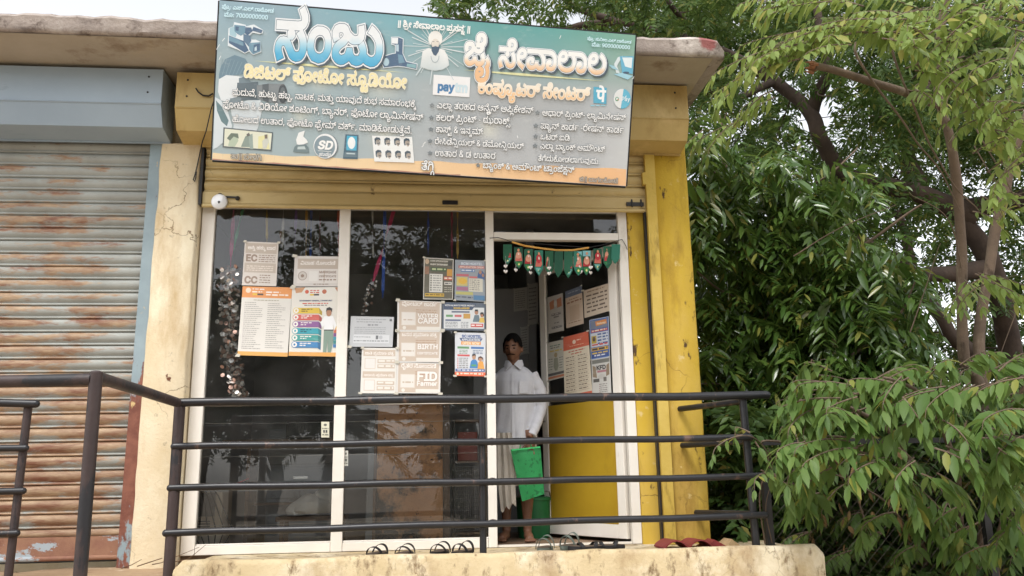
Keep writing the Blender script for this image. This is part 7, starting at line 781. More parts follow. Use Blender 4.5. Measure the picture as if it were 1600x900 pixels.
# counter behind the first bay with a shelf
k0 = PY(345, 640, .8); k1 = PY(420, 640, .8)
t = empty('counter', (-1.95, .9, FZ), 'dark wooden shop counter seen dimly behind the left window pane', 'counter')
mb = MB(); mb.box((-2.3, .72, .84), (-1.33, 1.08, .88), bev=.004); mb.build('top', m_wood, t)
for x in (-2.1, -1.37): mb = MB(); mb.box((x, .74, FZ), (x+.03, 1.05, .838)); mb.build('side_panel', m_wood, t)
mb = MB(); mb.box((-2.068, .95, .35), (-1.372, 1.05, .37)); mb.build('shelf', m_wood, t)
# a small printer and boxes on the counter
t = empty('printer', (-1.62, .86, .88), 'black desktop printer on the wooden counter behind the left window', 'printer')
mb = MB(); mb.box((-1.80, .74, .881), (-1.42, 1.04, 1.03), bev=.02); mb.build('body', m_dark, t)
mb = MB(); mb.box((-1.76, .68, .89), (-1.46, .738, .90)); mb.build('paper_tray', m_greypl, t)
# bundled white cloth
def lump(mb, c, r, seed, n=22, k=14, amp=.18):
    rings = []
    for i in range(k+1):
        th = math.pi*min(max(i/k, .01), .99); ring = []
        for j in range(n):
            ph = 2*math.pi*j/n; d = v3((math.sin(th)*math.cos(ph), math.sin(th)*math.sin(ph), -math.cos(th)))
            q = 1+amp*noise.noise(Vector(d*2.2+seed))+amp*.6*noise.noise(Vector(d*5+seed)); p = d*v3(r)*q
            p[2] = max(p[2], -r[2]*.55); ring.append(v3(c)+p)
        rings.append(ring)
    mb.loft(rings)
m_cloth = MAT('white_cloth', lin(206,204,200), lin(188,186,182), 5, .9, bump=.15, bscale=60)
m_board = MAT('tea_brown_stained_board', lin(198,146,98), lin(176,124,82), 3, .7, bump=.2, bscale=40,
              stains=((lin(196,146,98), 2.2, .5, .65, (1, 1, .5)), (lin(38,34,34), 2.6, .48, .58, (1, 1, 1)), (lin(60,44,34), 9, .6, .66, (1, 1, .6)), (lin(30,28,30), 15, .63, .66, None)))
p = PY(487, 806, .34)
mb = MB(); lump(mb, (p[0], .40, FZ+.30), (.17, .12, .09), 3.1); lump(mb, (p[0]+.1, .42, FZ+.36), (.10, .09, .08), 8.4); lump(mb, (p[0]-.12, .41, FZ+.27), (.08, .08, .06), 5.4)
tag(mb.build('cloth_bundle', m_cloth, smooth=True), 'crumpled white cloth bundle on a low stool behind the left window', 'cloth')
t = empty('stool', (p[0], .42, FZ), 'low dark stool under the white cloth bundle', 'stool')
mb = MB(); mb.box((p[0]-.26, .28, FZ+.20), (p[0]+.26, .56, FZ+.235), bev=.005); mb.build('seat', m_wood, t)
for x in (-.23, .21):
    for y in (.30, .52): mb = MB(); mb.box((p[0]+x, y, FZ), (p[0]+x+.03, y+.03, FZ+.199)); mb.build('leg', m_wood, t)
# stained brown board leaning behind the second bay
a = PY(586, 855, .12); b = PY(692, 855, .12)
t = empty('stained_board', ((a[0]+b[0])/2, .3, FZ), 'tall tan plywood board blotched with black stains, standing behind the middle window', 'board')
mb = MB(); mb.obox(((a[0]+b[0])/2, .16, .62), ((1, 0, 0), unit((0, 1, -.10)), unit((0, .10, 1))), ((b[0]-a[0])/2, .012, .565), bev=.003); mb.build('panel', m_board, t)
mb = MB(); mb.obox((b[0]+.028, .16, .62), ((1, 0, 0), unit((0, 1, -.10)), unit((0, .10, 1))), (.024, .018, .56)); mb.build('edge_batten', m_wood, t)
mb = MB(); mb.obox((a[0]-.012, .16, .62), ((1, 0, 0), unit((0, 1, -.10)), unit((0, .10, 1))), (.01, .018, .56)); mb.build('edge_batten', m_wood, t)
g = PY(577, 855, .24)
mb = MB(); mb.bar((g[0], .26, FZ), (g[0]+.01, .34, 1.0), .07, .02, (0, 1, 0), bev=.003)
tag(mb.build('aluminium_strip', MAT('dull_aluminium', lin(150,152,154), lin(130,132,134), 3, .5, .3)), 'grey aluminium strip standing left of the stained board', 'metal strip')
# wire rack with a dark cloth at the right of the board
q0 = PY(712, 850, .32); q1 = PY(752, 850, .32)
t = empty('wire_rack', ((q0[0]+q1[0])/2, .4, FZ), 'dark wire mesh rack beside the stained board, behind the middle window', 'rack')
mb = MB()
for i in range(13): mb.tube([(q0[0]+(q1[0]-q0[0])*i/12, .33, FZ+.1), (q0[0]+(q1[0]-q0[0])*i/12, .33, .62)], .0022, 4)
for i in range(18): mb.tube([(q0[0], .332, FZ+.1+.03*i), (q1[0], .332, FZ+.1+.03*i)], .0022, 4)
mb.build('mesh', m_greypl, t)
for x in (q0[0]-.012, q1[0]+.012):
    for y in (.34, .60): mb = MB(); mb.tube([(x, y, FZ), (x, y, 1.0)], .010, 6); mb.build('upright', m_dark, t, smooth=True)
for zz in (.12, .66, .98): mb = MB(); mb.box((q0[0], .345, zz), (q1[0], .6, zz+.015)); mb.build('shelf', m_wood, t)
m_maroonbox = MAT('maroon_card', lin(120,52,40), lin(100,42,34), 3, .7)
mb = MB(); mb.box((q0[0]+.02, .37, .676), (q1[0]-.02, .56, .90), bev=.006); tag(mb.build('carton', m_maroonbox), 'maroon carton on the upper shelf of the wire rack', 'carton')
# green plastic drum behind the man
m_greenpl = MAT('green_plastic', lin(40,122,72), lin(32,104,60), 3, .45)
p = PY(843, 838, .62)
t = empty('plastic_drum', (p[0]-.02, .80, FZ), 'green plastic drum on the floor behind the man in white', 'drum')
mb = MB(); mb.lathe((p[0]-.02, .82, FZ), [(.001, 0), (.125, 0), (.135, .05), (.142, .30), (.150, .302), (.150, .325), (.13, .33), (.001, .33)], 24); mb.build('body', m_greenpl, t, smooth=True)
mb = MB(); mb.tube([(p[0]-.16, .80, FZ+.3), (p[0]-.14, .70, FZ+.37), (p[0]-.02, .665, FZ+.39), (p[0]+.10, .70, FZ+.37), (p[0]+.125, .80, FZ+.3)], .006, 6); mb.build('handle', m_greypl, t, smooth=True)
# small stickers low on the glass
def sticker(px0, py0, px1, py1, label, col):
    c = [PY(px0, py0, -.006), PY(px1, py0, -.006), PY(px1, py1, -.006), PY(px0, py1, -.006)]
    pr = Print(quadmap(c, 40, 80), (0, -1, 0)); pr.rect(0, 0, 40, 80, col)
    pr.disc(20, 16, 8, 6, lin and (90,90,80)); pr.words(5, 32, 36, 5, (70,70,60), 1, 1); pr.rect(10, 42, 18, 56, (60,60,60)); pr.rect(22, 42, 30, 56, (60,60,60)); pr.words(5, 64, 36, 5, (70,70,60), 2, 1)
    tag(pr.build('sticker', m_print), label, 'sticker')
sticker(502, 659, 514.5, 683.5, 'small cream sticker with two black symbols low on the left window pane', (214,210,186))
sticker(537, 704, 544, 728, 'small pale sticker low beside the first mullion of the window', (206,206,196))

# ------------------------------------------------------------------ ribbons hanging from the shop ceiling
RIB = [(365,330,360,418,(196,44,110),.020,'magenta'), (374,350,362,402,(40,150,90),.016,'green'), (417,328,417,380,(206,170,60),.014,'yellow'), (443,328,441,402,(214,206,196),.013,'white'),
       (463,328,460,392,(110,70,140),.016,'purple'), (479,328,478,402,(214,160,60),.014,'amber yellow'), (486,350,485,402,(50,90,180),.018,'blue'), (500,340,500,396,(130,50,66),.012,'dark red'), (529,328,529,402,(224,92,56),.018,'orange red'),
       (582,330,583,402,(206,200,190),.010,'white'), (615,330,583,440,(210,36,96),.022,'hot pink'), (600,385,598,466,(50,100,200),.018,'blue'), (669,350,669,398,(70,90,170),.012,'blue'), (706,350,706,402,(150,44,70),.014,'dark pink'), (715,335,715,404,(190,150,60),.014,'dull yellow')]
WH = ['left of the pale EC notice', 'beside the silver sequin garland', 'above the pale EC notice', 'right of the pale EC notice', 'left of the marriage notice', 'over the marriage notice, next to a blue one', 'over the marriage notice, next to an amber one', 'over the middle of the marriage notice', 'next to the first mullion',
      'thin, at the left of the middle bay', 'slanting down to the small tinsel knot', 'behind the hot pink one in the middle bay', 'left above the guest interview poster', 'above the dark guest interview poster', 'above the join of two top posters']
for i, (x0, y0, x1, y1, c, w, cn) in enumerate(RIB):
    yy = .03+.02*(i % 4); a = PY(x0, y0, yy); b = PY(x1, y1, yy); top = a+(a-b)*((2.895-a[2])/max(a[2]-b[2], .01)); mb = MB(); n = 26; vs = []
    for k in range(n+1):
        p = top+(b-top)*k/n; th = .9*math.sin(k*.45+i)+.25*i; d = v3((math.cos(th), math.sin(th), 0))*w*.7*(1 if k < n-1 else .6)
        vs += [p-d, p+d, p+d+v3((0, .001, 0)), p-d+v3((0, .001, 0))]
    mb.loft([vs[4*k:4*k+4] for k in range(n+1)])
    mm = MAT('ribbon_'+cn.replace(' ', '_'), lin(c), tuple(q*.8 for q in lin(c)), 6, .45)
    tag(mb.build('ribbon', mm, smooth=True), f'{cn} ribbon hanging inside the window, {WH[i]}', 'ribbon', 'ribbons hanging inside the window')
m_knot = MAT('brown_tassel', lin(150,110,80), lin(120,84,60), 6, .7)
p = PY(440, 366, .15); mb = MB(); mb.ball(p, (.018, .012, .045)); mb.ball(p-v3((0, 0, .04)), (.012, .009, .03)); tag(mb.build('tassel', m_knot, smooth=True), 'brown paper tassel caught on the white ribbon in the left bay', 'tassel')

# sequin garlands
def garland(path, n, r, spread, label, name='sequin_garland', seed=1):
    rr = random.Random(seed); P = [v3(p) for p in path]
    t = empty(name, P[-1], label, 'garland')
    mb = MB(); mb.tube(P, .003, 5); mb.build('cord', m_dark, t)
    mb = MB(); m2 = MB()
    for i in range(n):
        s = (i+.5)/n*(len(P)-1); k = min(int(s), len(P)-2); p = P[k]+(P[k+1]-P[k])*(s-k)
        p = p+v3((rr.gauss(0, spread), rr.gauss(0, spread*.6), rr.gauss(0, .012)))
        ax = unit((rr.gauss(0, 1), -1.1+rr.gauss(0, .7), rr.gauss(0, 1)))
        (mb if rr.random() < .62 else m2).lathe(p, [(.001, .0012), (r*rr.uniform(.8, 1.15), .0), (.001, -.0012)], 6, ax=ax)
    mb.build('sequins', m_silver, t)['kind'] = 'stuff'; m2.build('sequins', MAT('copper_foil', lin(190,158,142), lin(164,128,114), 10, .3, .3), t)['kind'] = 'stuff'
gp = [PY(x, y, .03) for x, y in ((360,330), (358,418), (357,450), (361,500), (359,550), (366,590), (369,622))]
mbg = gp[1:]
garland(mbg, 420, .018, .034, 'long garland of silver and copper sequins hanging inside the left window', seed=3)
garland([PY(584, 440, .10), PY(578, 452, .10), PY(571, 470, .10), PY(570, 490, .10)], 60, .011, .014, 'short tinsel knot of sequins at the end of the hot pink ribbon', seed=5)
# ------------------------------------------------------------------ notices and posters on the glass: each a sheet of its own
PYG = -.010
WHT = (232,230,224)
def glassquad(pts, y=PYG): return [PY(a, b, y) for a, b in pts]
def sheet(pts, w, h, base, fn=None, n=(0, -1, 0), corners=None):
    c = corners if corners is not None else glassquad(pts)
    n = unit(n); q = quadmap(c, w, h); sd = random.random()*50
    f = (lambda u, v: q(u, v)+n*(.002+.003*u/w*(1 if sd > 25 else -.5)))
    p = Print(f, n, .00006); p.rect(0, 0, w, h, base, nu=8, nv=8); r_ = random.Random(int(sd*99))
    for cx_, cy_ in ((0, 0), (w, 0), (0, h), (w, h)):
        if r_.random() < .6: e = w*.06; p.poly([(cx_-e+r_.uniform(0, e), cy_-e*.5), (cx_+e, cy_-e*.5+r_.uniform(0, 2)), (cx_+e*.9, cy_+e*.6), (cx_-e*.8, cy_+e*.5)], (206,200,184), None, 140)
    return p
def fin(p, name, label, m=None, cat='poster'): return tag(p.build(name, m or m_print), label, cat)
def Tx(p, s, x0, y, x1, col, b=6, ys=1.0, out=None):
    L = [(b, col, (0, 0))]
    if out: L = [(b+out[0], out[1], (0, 0))]+L
    p.text(s, x0, y, x1, y, L, ys)
BEI = (190,176,162); BR = (150,128,112)
# 1 EC / CC
p = sheet([(382.7,377.3),(435.3,379.3),(431.7,447.3),(378,445.7)], 100, 128, (214,206,198))
p.rect(4, 4, 96, 34, BEI); p.rect(4, 62, 96, 90, BEI); Tx(p, "ಆಸ್ತಿ ಹಕ್ಕು ಬಾರ", 10, 22, 92, (236,230,224), 7)
Tx(p, 'EC', 6, 57, 40, BR, 14); Tx(p, 'CC', 6, 121, 44, BR, 14)
for i in range(4): p.words(44, 38+6*i, 96, 3, BR, i, .95)
for i in range(3): p.words(10, 70+6*i, 92, 3.2, (226,216,206), i+9, .95)
for i in range(4): p.words(50, 96+7*i, 94, 3, BR, i+5, .7)
fin(p, 'notice', 'faded brown notice with large letters EC and CC at the top left of the window', cat='notice')
# 2 marriage
p = sheet([(460.7,400),(532.7,401),(531.3,447.7),(458.3,447.7)], 140, 92, (212,206,200))
p.rect(10, 8, 132, 36, BEI); Tx(p, "ವಿವಾಹ ನೋಂದಣಿ", 18, 26, 124, (234,228,222), 7); p.rect(10, 36, 132, 82, (222,216,210)); p.rect(10, 36, 132, 39, BEI)
p.disc(26, 60, 12, 12, (206,198,190), outline=(1.5, BR)); p.disc(26, 60, 5, 5, BR); p.rect(46, 46, 72, 76, (230,226,220)); p.rect(90, 44, 93, 80, BEI)
Tx(p, 'MARRIAGE', 76, 52, 128, BR, 10); Tx(p, 'CERTIFICATE', 76, 64, 128, BR, 10); p.words(76, 70, 128, 4, BR, 3, 1); p.words(60, 84, 128, 3, BR, 4, .7)
fin(p, 'notice', 'faded brown marriage certificate notice at the top of the left bay, by the mullion', cat='notice')
# 3 service list
ORA = (226,150,84)
p = sheet([(379.3,447.3),(456.7,449.3),(449.3,557.3),(371,555)], 150, 208, (222,218,210))
p.rect(0, 0, 150, 34, ORA); p.rect(0, 196, 150, 208, (228,170,88)); p.disc(18, 12, 8, 8, (240,214,190)); Tx(p, '.', 0, 0, 1, ORA)
p.words(30, 6, 66, 4, (246,232,220), 1, 1); p.words(30, 14, 60, 4, (246,232,220), 2, 1); p.rect(32, 21, 46, 26, (226,190,60)); p.rect(46, 21, 64, 26, (70,60,60)); p.words(72, 14, 120, 5, (246,232,220), 5, .9); p.words(72, 22, 146, 5, (246,232,220), 6, .95)
p.words(36, 40, 112, 3, (170,160,140), 9, 1)
for i in range(24):
    p.words(10, 48+6*i, 70, 1.9, (150,144,140), i, .55+.4*random.random(), k=p.k+1 if i == 0 else p.k)
for i in range(23):
    p.words(80, 50+6*i, 142, 1.9, (150,144,140), i+40, .5+.45*random.random(), k=p.k)
fin(p, 'poster', 'white service list poster with an orange heading and two columns of small print')
# 4 services with coloured arrows and a man
p = sheet([(456.7,449.3),(532.3,448.3),(528,557.3),(451,556)], 150, 212, (228,224,214))
p.disc(46, 14, 6, 6, (206,96,70)); p.disc(100, 14, 7, 7, (190,110,80)); p.words(56, 9, 84, 3.5, (206,80,60), 1, 1); p.words(56, 15, 84, 3.5, (206,80,60), 2, 1); p.rect(56, 21, 68, 26, (226,190,60)); p.rect(68, 21, 84, 26, (70,60,60))
p.poly([(8,2),(40,0),(30,16),(12,18)], (200,150,110)); p.poly([(132,2),(150,0),(150,20),(140,14)], (190,140,110))
Tx(p, 'GOVERNMENT GENERAL, E SHARE UNIT', 24, 44, 126, (70,80,110), 14); p.words(34, 49, 114, 3.5, (206,90,70), 4, 1); p.words(40, 55, 110, 3, (120,110,110), 5, 1)
BAR = [(222,190,66),(206,96,86),(140,92,150),(48,160,176),(60,156,150),(54,130,186)]
for i, c in enumerate(BAR):
    y = 64+21*i; d = tuple(int(q*.8) for q in c)
    p.poly([(14,y),(86,y),(96,y+10+(1-i)*2),(96,y+24),(86,y+18),(14,y+18)], d); p.poly([(14,y),(86,y),(88,y+17),(14,y+17)], c)
    p.disc(16, y+8.5, 8, 8, (236,232,226), outline=(1.5, c)); p.disc(16, y+8.5, 3, 3.5, c)
    p.words(32, y+3, 80, 3.6, tuple(int(q*.55) for q in c) if i in (0, 3) else (240,234,228), i, .7); p.words(32, y+9, 70, 3.6, tuple(int(q*.55) for q in c) if i in (0, 3) else (240,234,228), i+9, .5)
for i, c in enumerate([(222,180,80),(206,110,80),(130,80,140),(50,150,170),(60,140,140),(60,120,176)]):
    p.rect(134, 120+11*i, 150, 130+11*i, c)
p.poly([(104,132),(132,132),(134,160),(128,200),(118,200),(116,160),(114,200),(104,200)], (128,150,136)); p.poly([(92,110),(104,90),(130,90),(142,118),(136,134),(132,112),(132,134),(104,134),(104,118),(98,126)], (240,240,240))
p.disc(117, 80, 8, 11, (176,128,98)); p.poly([(108,78),(109,66),(118,62),(127,67),(126,78),(122,72),(112,72)], (36,30,30)); p.rect(104, 131, 133, 134, (60,50,44))
p.rect(0, 200, 150, 212, (228,166,84))
fin(p, 'poster', 'poster with six coloured arrow bars and a man in a white shirt')
# 5 grey letter
p = sheet([(548.3,494),(615.7,495.3),(613.3,542.3),(545.7,541.7)], 140, 96, (196,198,200))
p.words(18, 8, 120, 3, (150,152,156), 1, .95); p.words(20, 16, 110, 3, (150,152,156), 2, .9); p.words(56, 25, 90, 4, (120,122,126), 3, 1); p.rect(126, 7, 134, 14, (110,112,116))
for i in range(4): p.words(14, 34+6*i, 126, 2.6, (158,160,164), i+4, .9)
p.rect(12, 58, 128, 84, (216,218,220)); p.rect(84, 60, 92, 72, (110,112,116)); p.disc(100, 66, 6, 6, (190,192,196)); p.words(14, 64, 80, 2.6, (140,142,146), 3, .8); p.words(14, 76, 126, 3, (120,122,126), 8, 1)
fin(p, 'notice', 'grey photocopied letter pasted sideways at the left of the middle bay', cat='notice')
TAN = (204,186,168); CRM = (230,224,214)
def tancard(pts, w, h, head, eng, label, hb=.2):
    p = sheet(pts, w, h, (226,222,216)); p.rect(w*.04, h*.03, w*.96, h*.97, TAN)
    Tx(p, head, w*.1, h*.17, w*.9, (236,230,222), 9, out=(7, (176,140,112)))
    for i in range(2): p.words(w*.42, h*(.29+.07*i), w*.92, h*.03, (180,146,120), i, .95)
    p.rect(w*.09, h*.38, w*.42, h*.82, (222,212,200), None); p.rect(w*.11, h*.40, w*.40, h*.80, (228,222,214)); p.words(w*.14, h*.62, w*.38, h*.05, (196,176,156), 3, 1)
    for i, e in enumerate(eng): Tx(p, e, w*.46, h*(.58+.17*i), w*.93, (236,232,226), 14, out=(9, (172,132,104)))
    p.rect(w*.44, h*.86, w*.96, h*.97, CRM); p.disc(w*.16, h*.9, w*.04, w*.04, CRM)
    return fin(p, 'notice', label, cat='notice')
tancard([(621,469),(690,471.7),(689.3,517.3),(620.7,516.7)], 140, 94, "ವೋಟರ್ ಕಾರ್ಡ", ['VOTER', 'CARD'], 'tan voter card notice in the middle bay')
tancard([(620.7,516.9),(690,517.5),(688.3,566.5),(620,565.5)], 140, 98, "ಜನನ ಪ್ರಮಾಣ ಪತ್ರ", ['BIRTH', 'CERTIFICATE'], 'tan birth certificate notice below the voter card notice')
tancard([(620,565.9),(688.7,567.5),(687.7,615),(618.7,614.3)], 140, 98, "ರೈತರ ನೋಂದಣಿ", ['FID', 'Farmer'], 'tan FID farmer notice, lowest of its column in the middle bay')
p = sheet([(565.7,543.3),(620.5,544),(618.5,615),(563,614.3)], 110, 142, (228,224,216))
for j, s in enumerate(("ಜಾತಿ ಪ್ರಮಾಣ ಪತ್ರ", "ಆದಾಯ ಪ್ರಮಾಣ ಪತ್ರ")):
    y = 68*j; p.rect(5, 6+y, 105, 26+y, TAN); Tx(p, s, 10, 21+y, 100, (238,232,224), 8, out=(6, (180,146,118)))
    p.rect(10, 32+y, 44, 66+y, (216,200,184)); p.rect(12, 34+y, 42, 64+y, (228,224,218)); p.rect(50, 36+y, 104, 48+y, TAN); p.rect(50, 52+y, 104, 64+y, TAN); p.words(53, 38+y, 102, 7, CRM, j, 1); p.words(53, 54+y, 102, 7, CRM, j+3, 1)
fin(p, 'notice', 'pale notice with two stacked tan blocks, lowest at the left of the middle bay', cat='notice')
# 10 guest interview
p = sheet([(662.3,402.3),(709,404.7),(707.7,468.3),(661,467.7)], 100, 140, (96,92,76))
p.rect(0, 0, 100, 3, (200,196,186)); p.rect(0, 0, 3, 140, (200,196,186)); p.rect(97, 0, 100, 140, (200,196,186)); p.rect(0, 137, 100, 140, (200,196,186))
p.disc(11, 13, 7, 9, (196,170,140)); p.disc(88, 16, 7, 9, (60,60,54)); Tx(p, 'LOAN APPLICATION', 22, 12, 80, (226,222,210), 10); Tx(p, 'GUEST INTERVIEW', 22, 24, 80, (226,222,210), 14)
p.rect(24, 32, 78, 45, (60,84,50)); p.words(28, 35, 74, 6, (190,200,150), 2, 1); p.rect(4, 30, 18, 56, (150,110,84)); p.rect(78, 36, 96, 60, (206,150,60)); p.rect(68, 62, 96, 74, (196,96,70)); p.words(70, 65, 95, 5, (236,226,210), 4, 1); p.rect(70, 80, 95, 90, (220,216,206)); p.words(72, 83, 94, 4, (60,60,56), 5, 1)
p.rect(20, 54, 64, 116, (222,220,212))
for i in range(7): p.rect(23, 58+8*i, 28, 63+8*i, (120,120,110)); p.words(32, 59+8*i, 62, 3, (130,130,124), i, .9)
p.rect(6, 120, 70, 130, (220,180,60)); p.words(8, 123, 68, 4, (90,70,30), 3, 1)
for i in range(3): p.words(70, 98+7*i, 95, 3, (190,186,170), i, 1)
fin(p, 'poster', 'dark olive loan and guest interview poster with a white table, top of the middle bay')
# 11 BCM hostel
p = sheet([(711,406),(757.7,407.3),(758.3,471.7),(710,469)], 100, 138, (150,158,166))
Tx(p, 'BCM HOSTEL', 20, 16, 92, (214,220,226), 14, out=(9, (60,84,130))); p.rect(12, 19, 98, 28, (196,104,100)); Tx(p, 'APPLICATION OPEN', 15, 26.5, 95, (236,226,214), 8); p.rect(20, 31, 66, 40, (70,110,170)); p.words(22, 33, 64, 5, (220,226,232), 3, 1)
p.rect(5, 48, 46, 56, (196,100,110)); p.rect(6, 58, 42, 88, (206,190,120)); p.disc(26, 72, 14, 10, (226,180,60)); p.rect(6, 92, 44, 104, (170,110,140)); p.rect(4, 108, 60, 118, (190,186,110))
p.rect(46, 62, 92, 106, (216,212,196))
for i in range(6): p.rect(49, 66+6.5*i, 52, 69+6.5*i, (120,100,90)); p.words(55, 66+6.5*i, 88, 3, (130,124,116), i, .8)
p.rect(48, 55, 74, 61, (206,110,110)); p.poly([(74,58),(78,40),(90,34),(98,44),(98,66),(92,62)], (60,96,150)); p.disc(84, 40, 5, 7, (176,130,104)); p.disc(93, 50, 4, 6, (176,130,104)); p.rect(62, 118, 98, 134, (84,130,170)); p.words(6, 124, 60, 5, (90,96,110), 7, 1)
fin(p, 'poster', 'colourful BCM hostel application poster at the top right of the middle bay')
# 12 prize money
p = sheet([(691,472.3),(759,473.3),(758.7,516.7),(691,516)], 140, 90, (96,106,120))
p.rect(5, 16, 135, 84, (222,224,224)); p.poly([(4,3),(110,3),(96,24),(5,24)], (70,84,110)); Tx(p, 'WITH ALWAYS PRIZE MONEY', 8, 12, 104, (230,232,232), 10); Tx(p, 'SCHOLARSHIP', 36, 21, 88, (226,190,80), 12)
p.rect(30, 28, 88, 33, (96,106,130)); p.rect(12, 40, 34, 47, (110,160,110)); p.rect(40, 40, 62, 47, (206,110,110)); p.rect(68, 36, 90, 52, (206,160,80)); p.rect(10, 55, 60, 60, (96,110,140))
for i in range(4): p.words(10, 63+5*i, 54, 2.6, (140,144,150), i, .9); p.words(60, 63+5*i, 88, 2.6, (140,144,150), i+8, .9)
p.poly([(98,62),(104,40),(118,40),(122,62)], (110,130,140)); p.disc(110, 31, 6, 8, (184,138,110)); p.poly([(118,64),(122,48),(134,48),(137,64)], (226,190,90)); p.disc(128, 40, 5.5, 7, (176,124,96)); p.poly([(121,38),(124,31),(132,31),(135,40),(133,46),(131,37)], (50,38,34)); p.poly([(104,28),(106,22),(114,22),(116,28)], (40,36,36))
p.rect(92, 68, 132, 79, (206,84,80)); p.words(94, 71, 130, 5, (240,226,220), 3, 1)
fin(p, 'poster', 'landscape scholarship prize money poster with two figures and a navy heading')
# 13 SC hostel
p = sheet([(711,519.3),(759,520.7),(758.3,588.3),(710.7,587.3)], 100, 142, (216,218,222))
Tx(p, 'SC HOSTEL', 22, 16, 86, (70,96,150), 16); p.poly([(14,18),(90,18),(84,28),(20,28)], (70,90,130)); Tx(p, 'APPLICATION', 22, 26.5, 82, (230,232,234), 10); p.rect(20, 29, 84, 40, (230,150,60)); Tx(p, 'OPEN NOW', 24, 38.5, 80, (246,230,200), 12)
p.rect(8, 46, 46, 53, (96,150,96)); p.rect(52, 46, 94, 53, (70,120,180)); 
for i in range(3): p.words(14, 57+5*i, 44, 2.8, (110,140,110), i, .9); p.words(58, 57+5*i, 94, 2.8, (100,120,150), i+5, .9)
p.rect(8, 72, 48, 78, (206,84,84))
for i in range(6): p.rect(8, 83+6*i, 11, 86+6*i, (206,84,84)); p.words(14, 83+6*i, 46, 3, (130,130,130), i, .9)
p.poly([(48,116),(52,94),(58,88),(68,88),(74,96),(76,116)], (60,130,190)); p.disc(62, 80, 6, 8, (190,146,116)); p.poly([(55,78),(57,70),(67,70),(69,79),(65,74)], (50,40,36)); p.poly([(74,118),(76,98),(82,92),(92,94),(97,118)], (226,160,70)); p.disc(83, 86, 6, 7.5, (190,140,108)); p.poly([(75,92),(76,80),(84,76),(92,82),(93,96),(89,84),(80,82)], (80,46,36)); p.rect(54, 104, 70, 110, (90,160,100))
p.rect(2, 119, 98, 127, (70,90,150)); p.words(8, 121, 94, 4, (220,226,236), 4, 1); p.rect(0, 129, 100, 142, (226,110,70)); p.disc(9, 135, 4, 4, (246,220,190)); p.words(18, 132, 92, 5, (250,226,206), 4, 1)
fin(p, 'poster', 'SC hostel application poster with two students, lowest at the right of the middle bay')

# ------------------------------------------------------------------ notices on the open door leaf
def doorquad(pts):
    return [hit(760+x/2.8133, 320+y/2.8133, DP(0, 0, .006), DN) for x, y in pts]
def dsheet(pts, w, h, base): return sheet(None, w, h, base, n=DN, corners=doorquad(pts))
p = dsheet([(268,408),(338,388),(343,552),(272,568)], 90, 190, (196,190,182))
p.poly([(12,30),(38,20),(38,66),(16,70)], (196,128,84)); p.poly([(54,24),(80,18),(82,64),(56,68)], (190,120,80)); p.disc(46, 44, 9, 16, (222,216,206)); p.rect(22, 92, 76, 104, (120,112,110)); p.words(24, 94, 74, 7, (190,184,178), 1, 1); p.rect(34, 108, 64, 116, (130,124,120)); p.words(36, 140, 64, 5, (120,114,110), 3, 1); p.rect(22, 160, 80, 170, (96,92,92)); p.words(24, 162, 78, 6, (180,176,172), 4, 1)
fin(p, 'notice', 'grey notice with two orange shapes, top left on the open door', cat='notice')
p = dsheet([(347,382),(422,355),(430,522),(352,543)], 90, 180, (206,184,162))
p.rect(0, 0, 90, 34, (92,104,126)); p.words(14, 12, 76, 6, (150,160,176), 1, 1); p.words(20, 46, 74, 4, (150,110,84), 2, .9); p.words(8, 58, 84, 8, (150,104,76), 5, 1); p.rect(20, 80, 72, 152, (196,170,146)); p.words(14, 158, 78, 5, (160,126,100), 7, 1)
fin(p, 'notice', 'beige payment notice with a blue top strip, middle of the door\'s upper row', cat='notice')
p = dsheet([(427,378),(545,343),(547,465),(432,498)], 140, 140, (206,190,170))
p.words(20, 10, 122, 6, (150,124,104), 1, .9)
for i in range(5): p.words(14+4*(i % 2), 30+20*i, 130, 9, (104,84,70), i+11, .95-.1*(i == 3))
fin(p, 'notice', 'large beige notice of five handwritten-looking lines, top right on the open door', cat='notice')
p = dsheet([(268,607),(338,592),(345,757),(272,775)], 90, 180, (198,194,180))
p.words(14, 18, 78, 5, (96,130,110), 1, .9); p.words(18, 28, 74, 5, (120,120,110), 2, .9); p.words(14, 42, 80, 8, (206,180,80), 4, 1); p.disc(46, 66, 9, 12, (170,150,110)); p.poly([(36,80),(56,80),(60,120),(52,140),(40,140),(32,120)], (150,150,130))
for i in range(5): p.words(6, 80+12*i, 30, 4, (120,124,110), i, .9); p.words(64, 80+12*i, 86, 4, (120,124,110), i+7, .9)
p.rect(2, 148, 88, 160, (90,86,84)); p.rect(2, 164, 88, 174, (196,120,80))
fin(p, 'notice', 'pale notice with a standing figure and a dark strip, lower left on the open door', cat='notice')
p = dsheet([(338,583),(448,555),(466,830),(345,855)], 120, 290, (226,214,190))
p.rect(0, 0, 120, 66, (214,100,66)); p.disc(52, 34, 8, 10, (240,214,190)); p.words(64, 26, 84, 6, (240,214,190), 1, 1); p.words(30, 50, 96, 3, (240,200,170), 2, 1); p.words(24, 74, 100, 6, (196,90,60), 5, 1); p.words(36, 86, 84, 5, (196,90,60), 6, 1)
for i in range(10): p.words(10, 100+17*i, 56, 4.5, (130,110,90), i, .85); p.words(66, 100+17*i, 112, 4.5, (130,110,90), i+20, .85); p.rect(8, 110+17*i, 56, 111+17*i, (170,150,126)); p.rect(64, 110+17*i, 112, 111+17*i, (170,150,126))
p.rect(0, 276, 120, 290, (214,100,66))
fin(p, 'poster', 'tall cream poster with an orange heading and two lists on the open door')
p = dsheet([(453,507),(538,490),(543,668),(460,682)], 100, 200, (190,200,214))
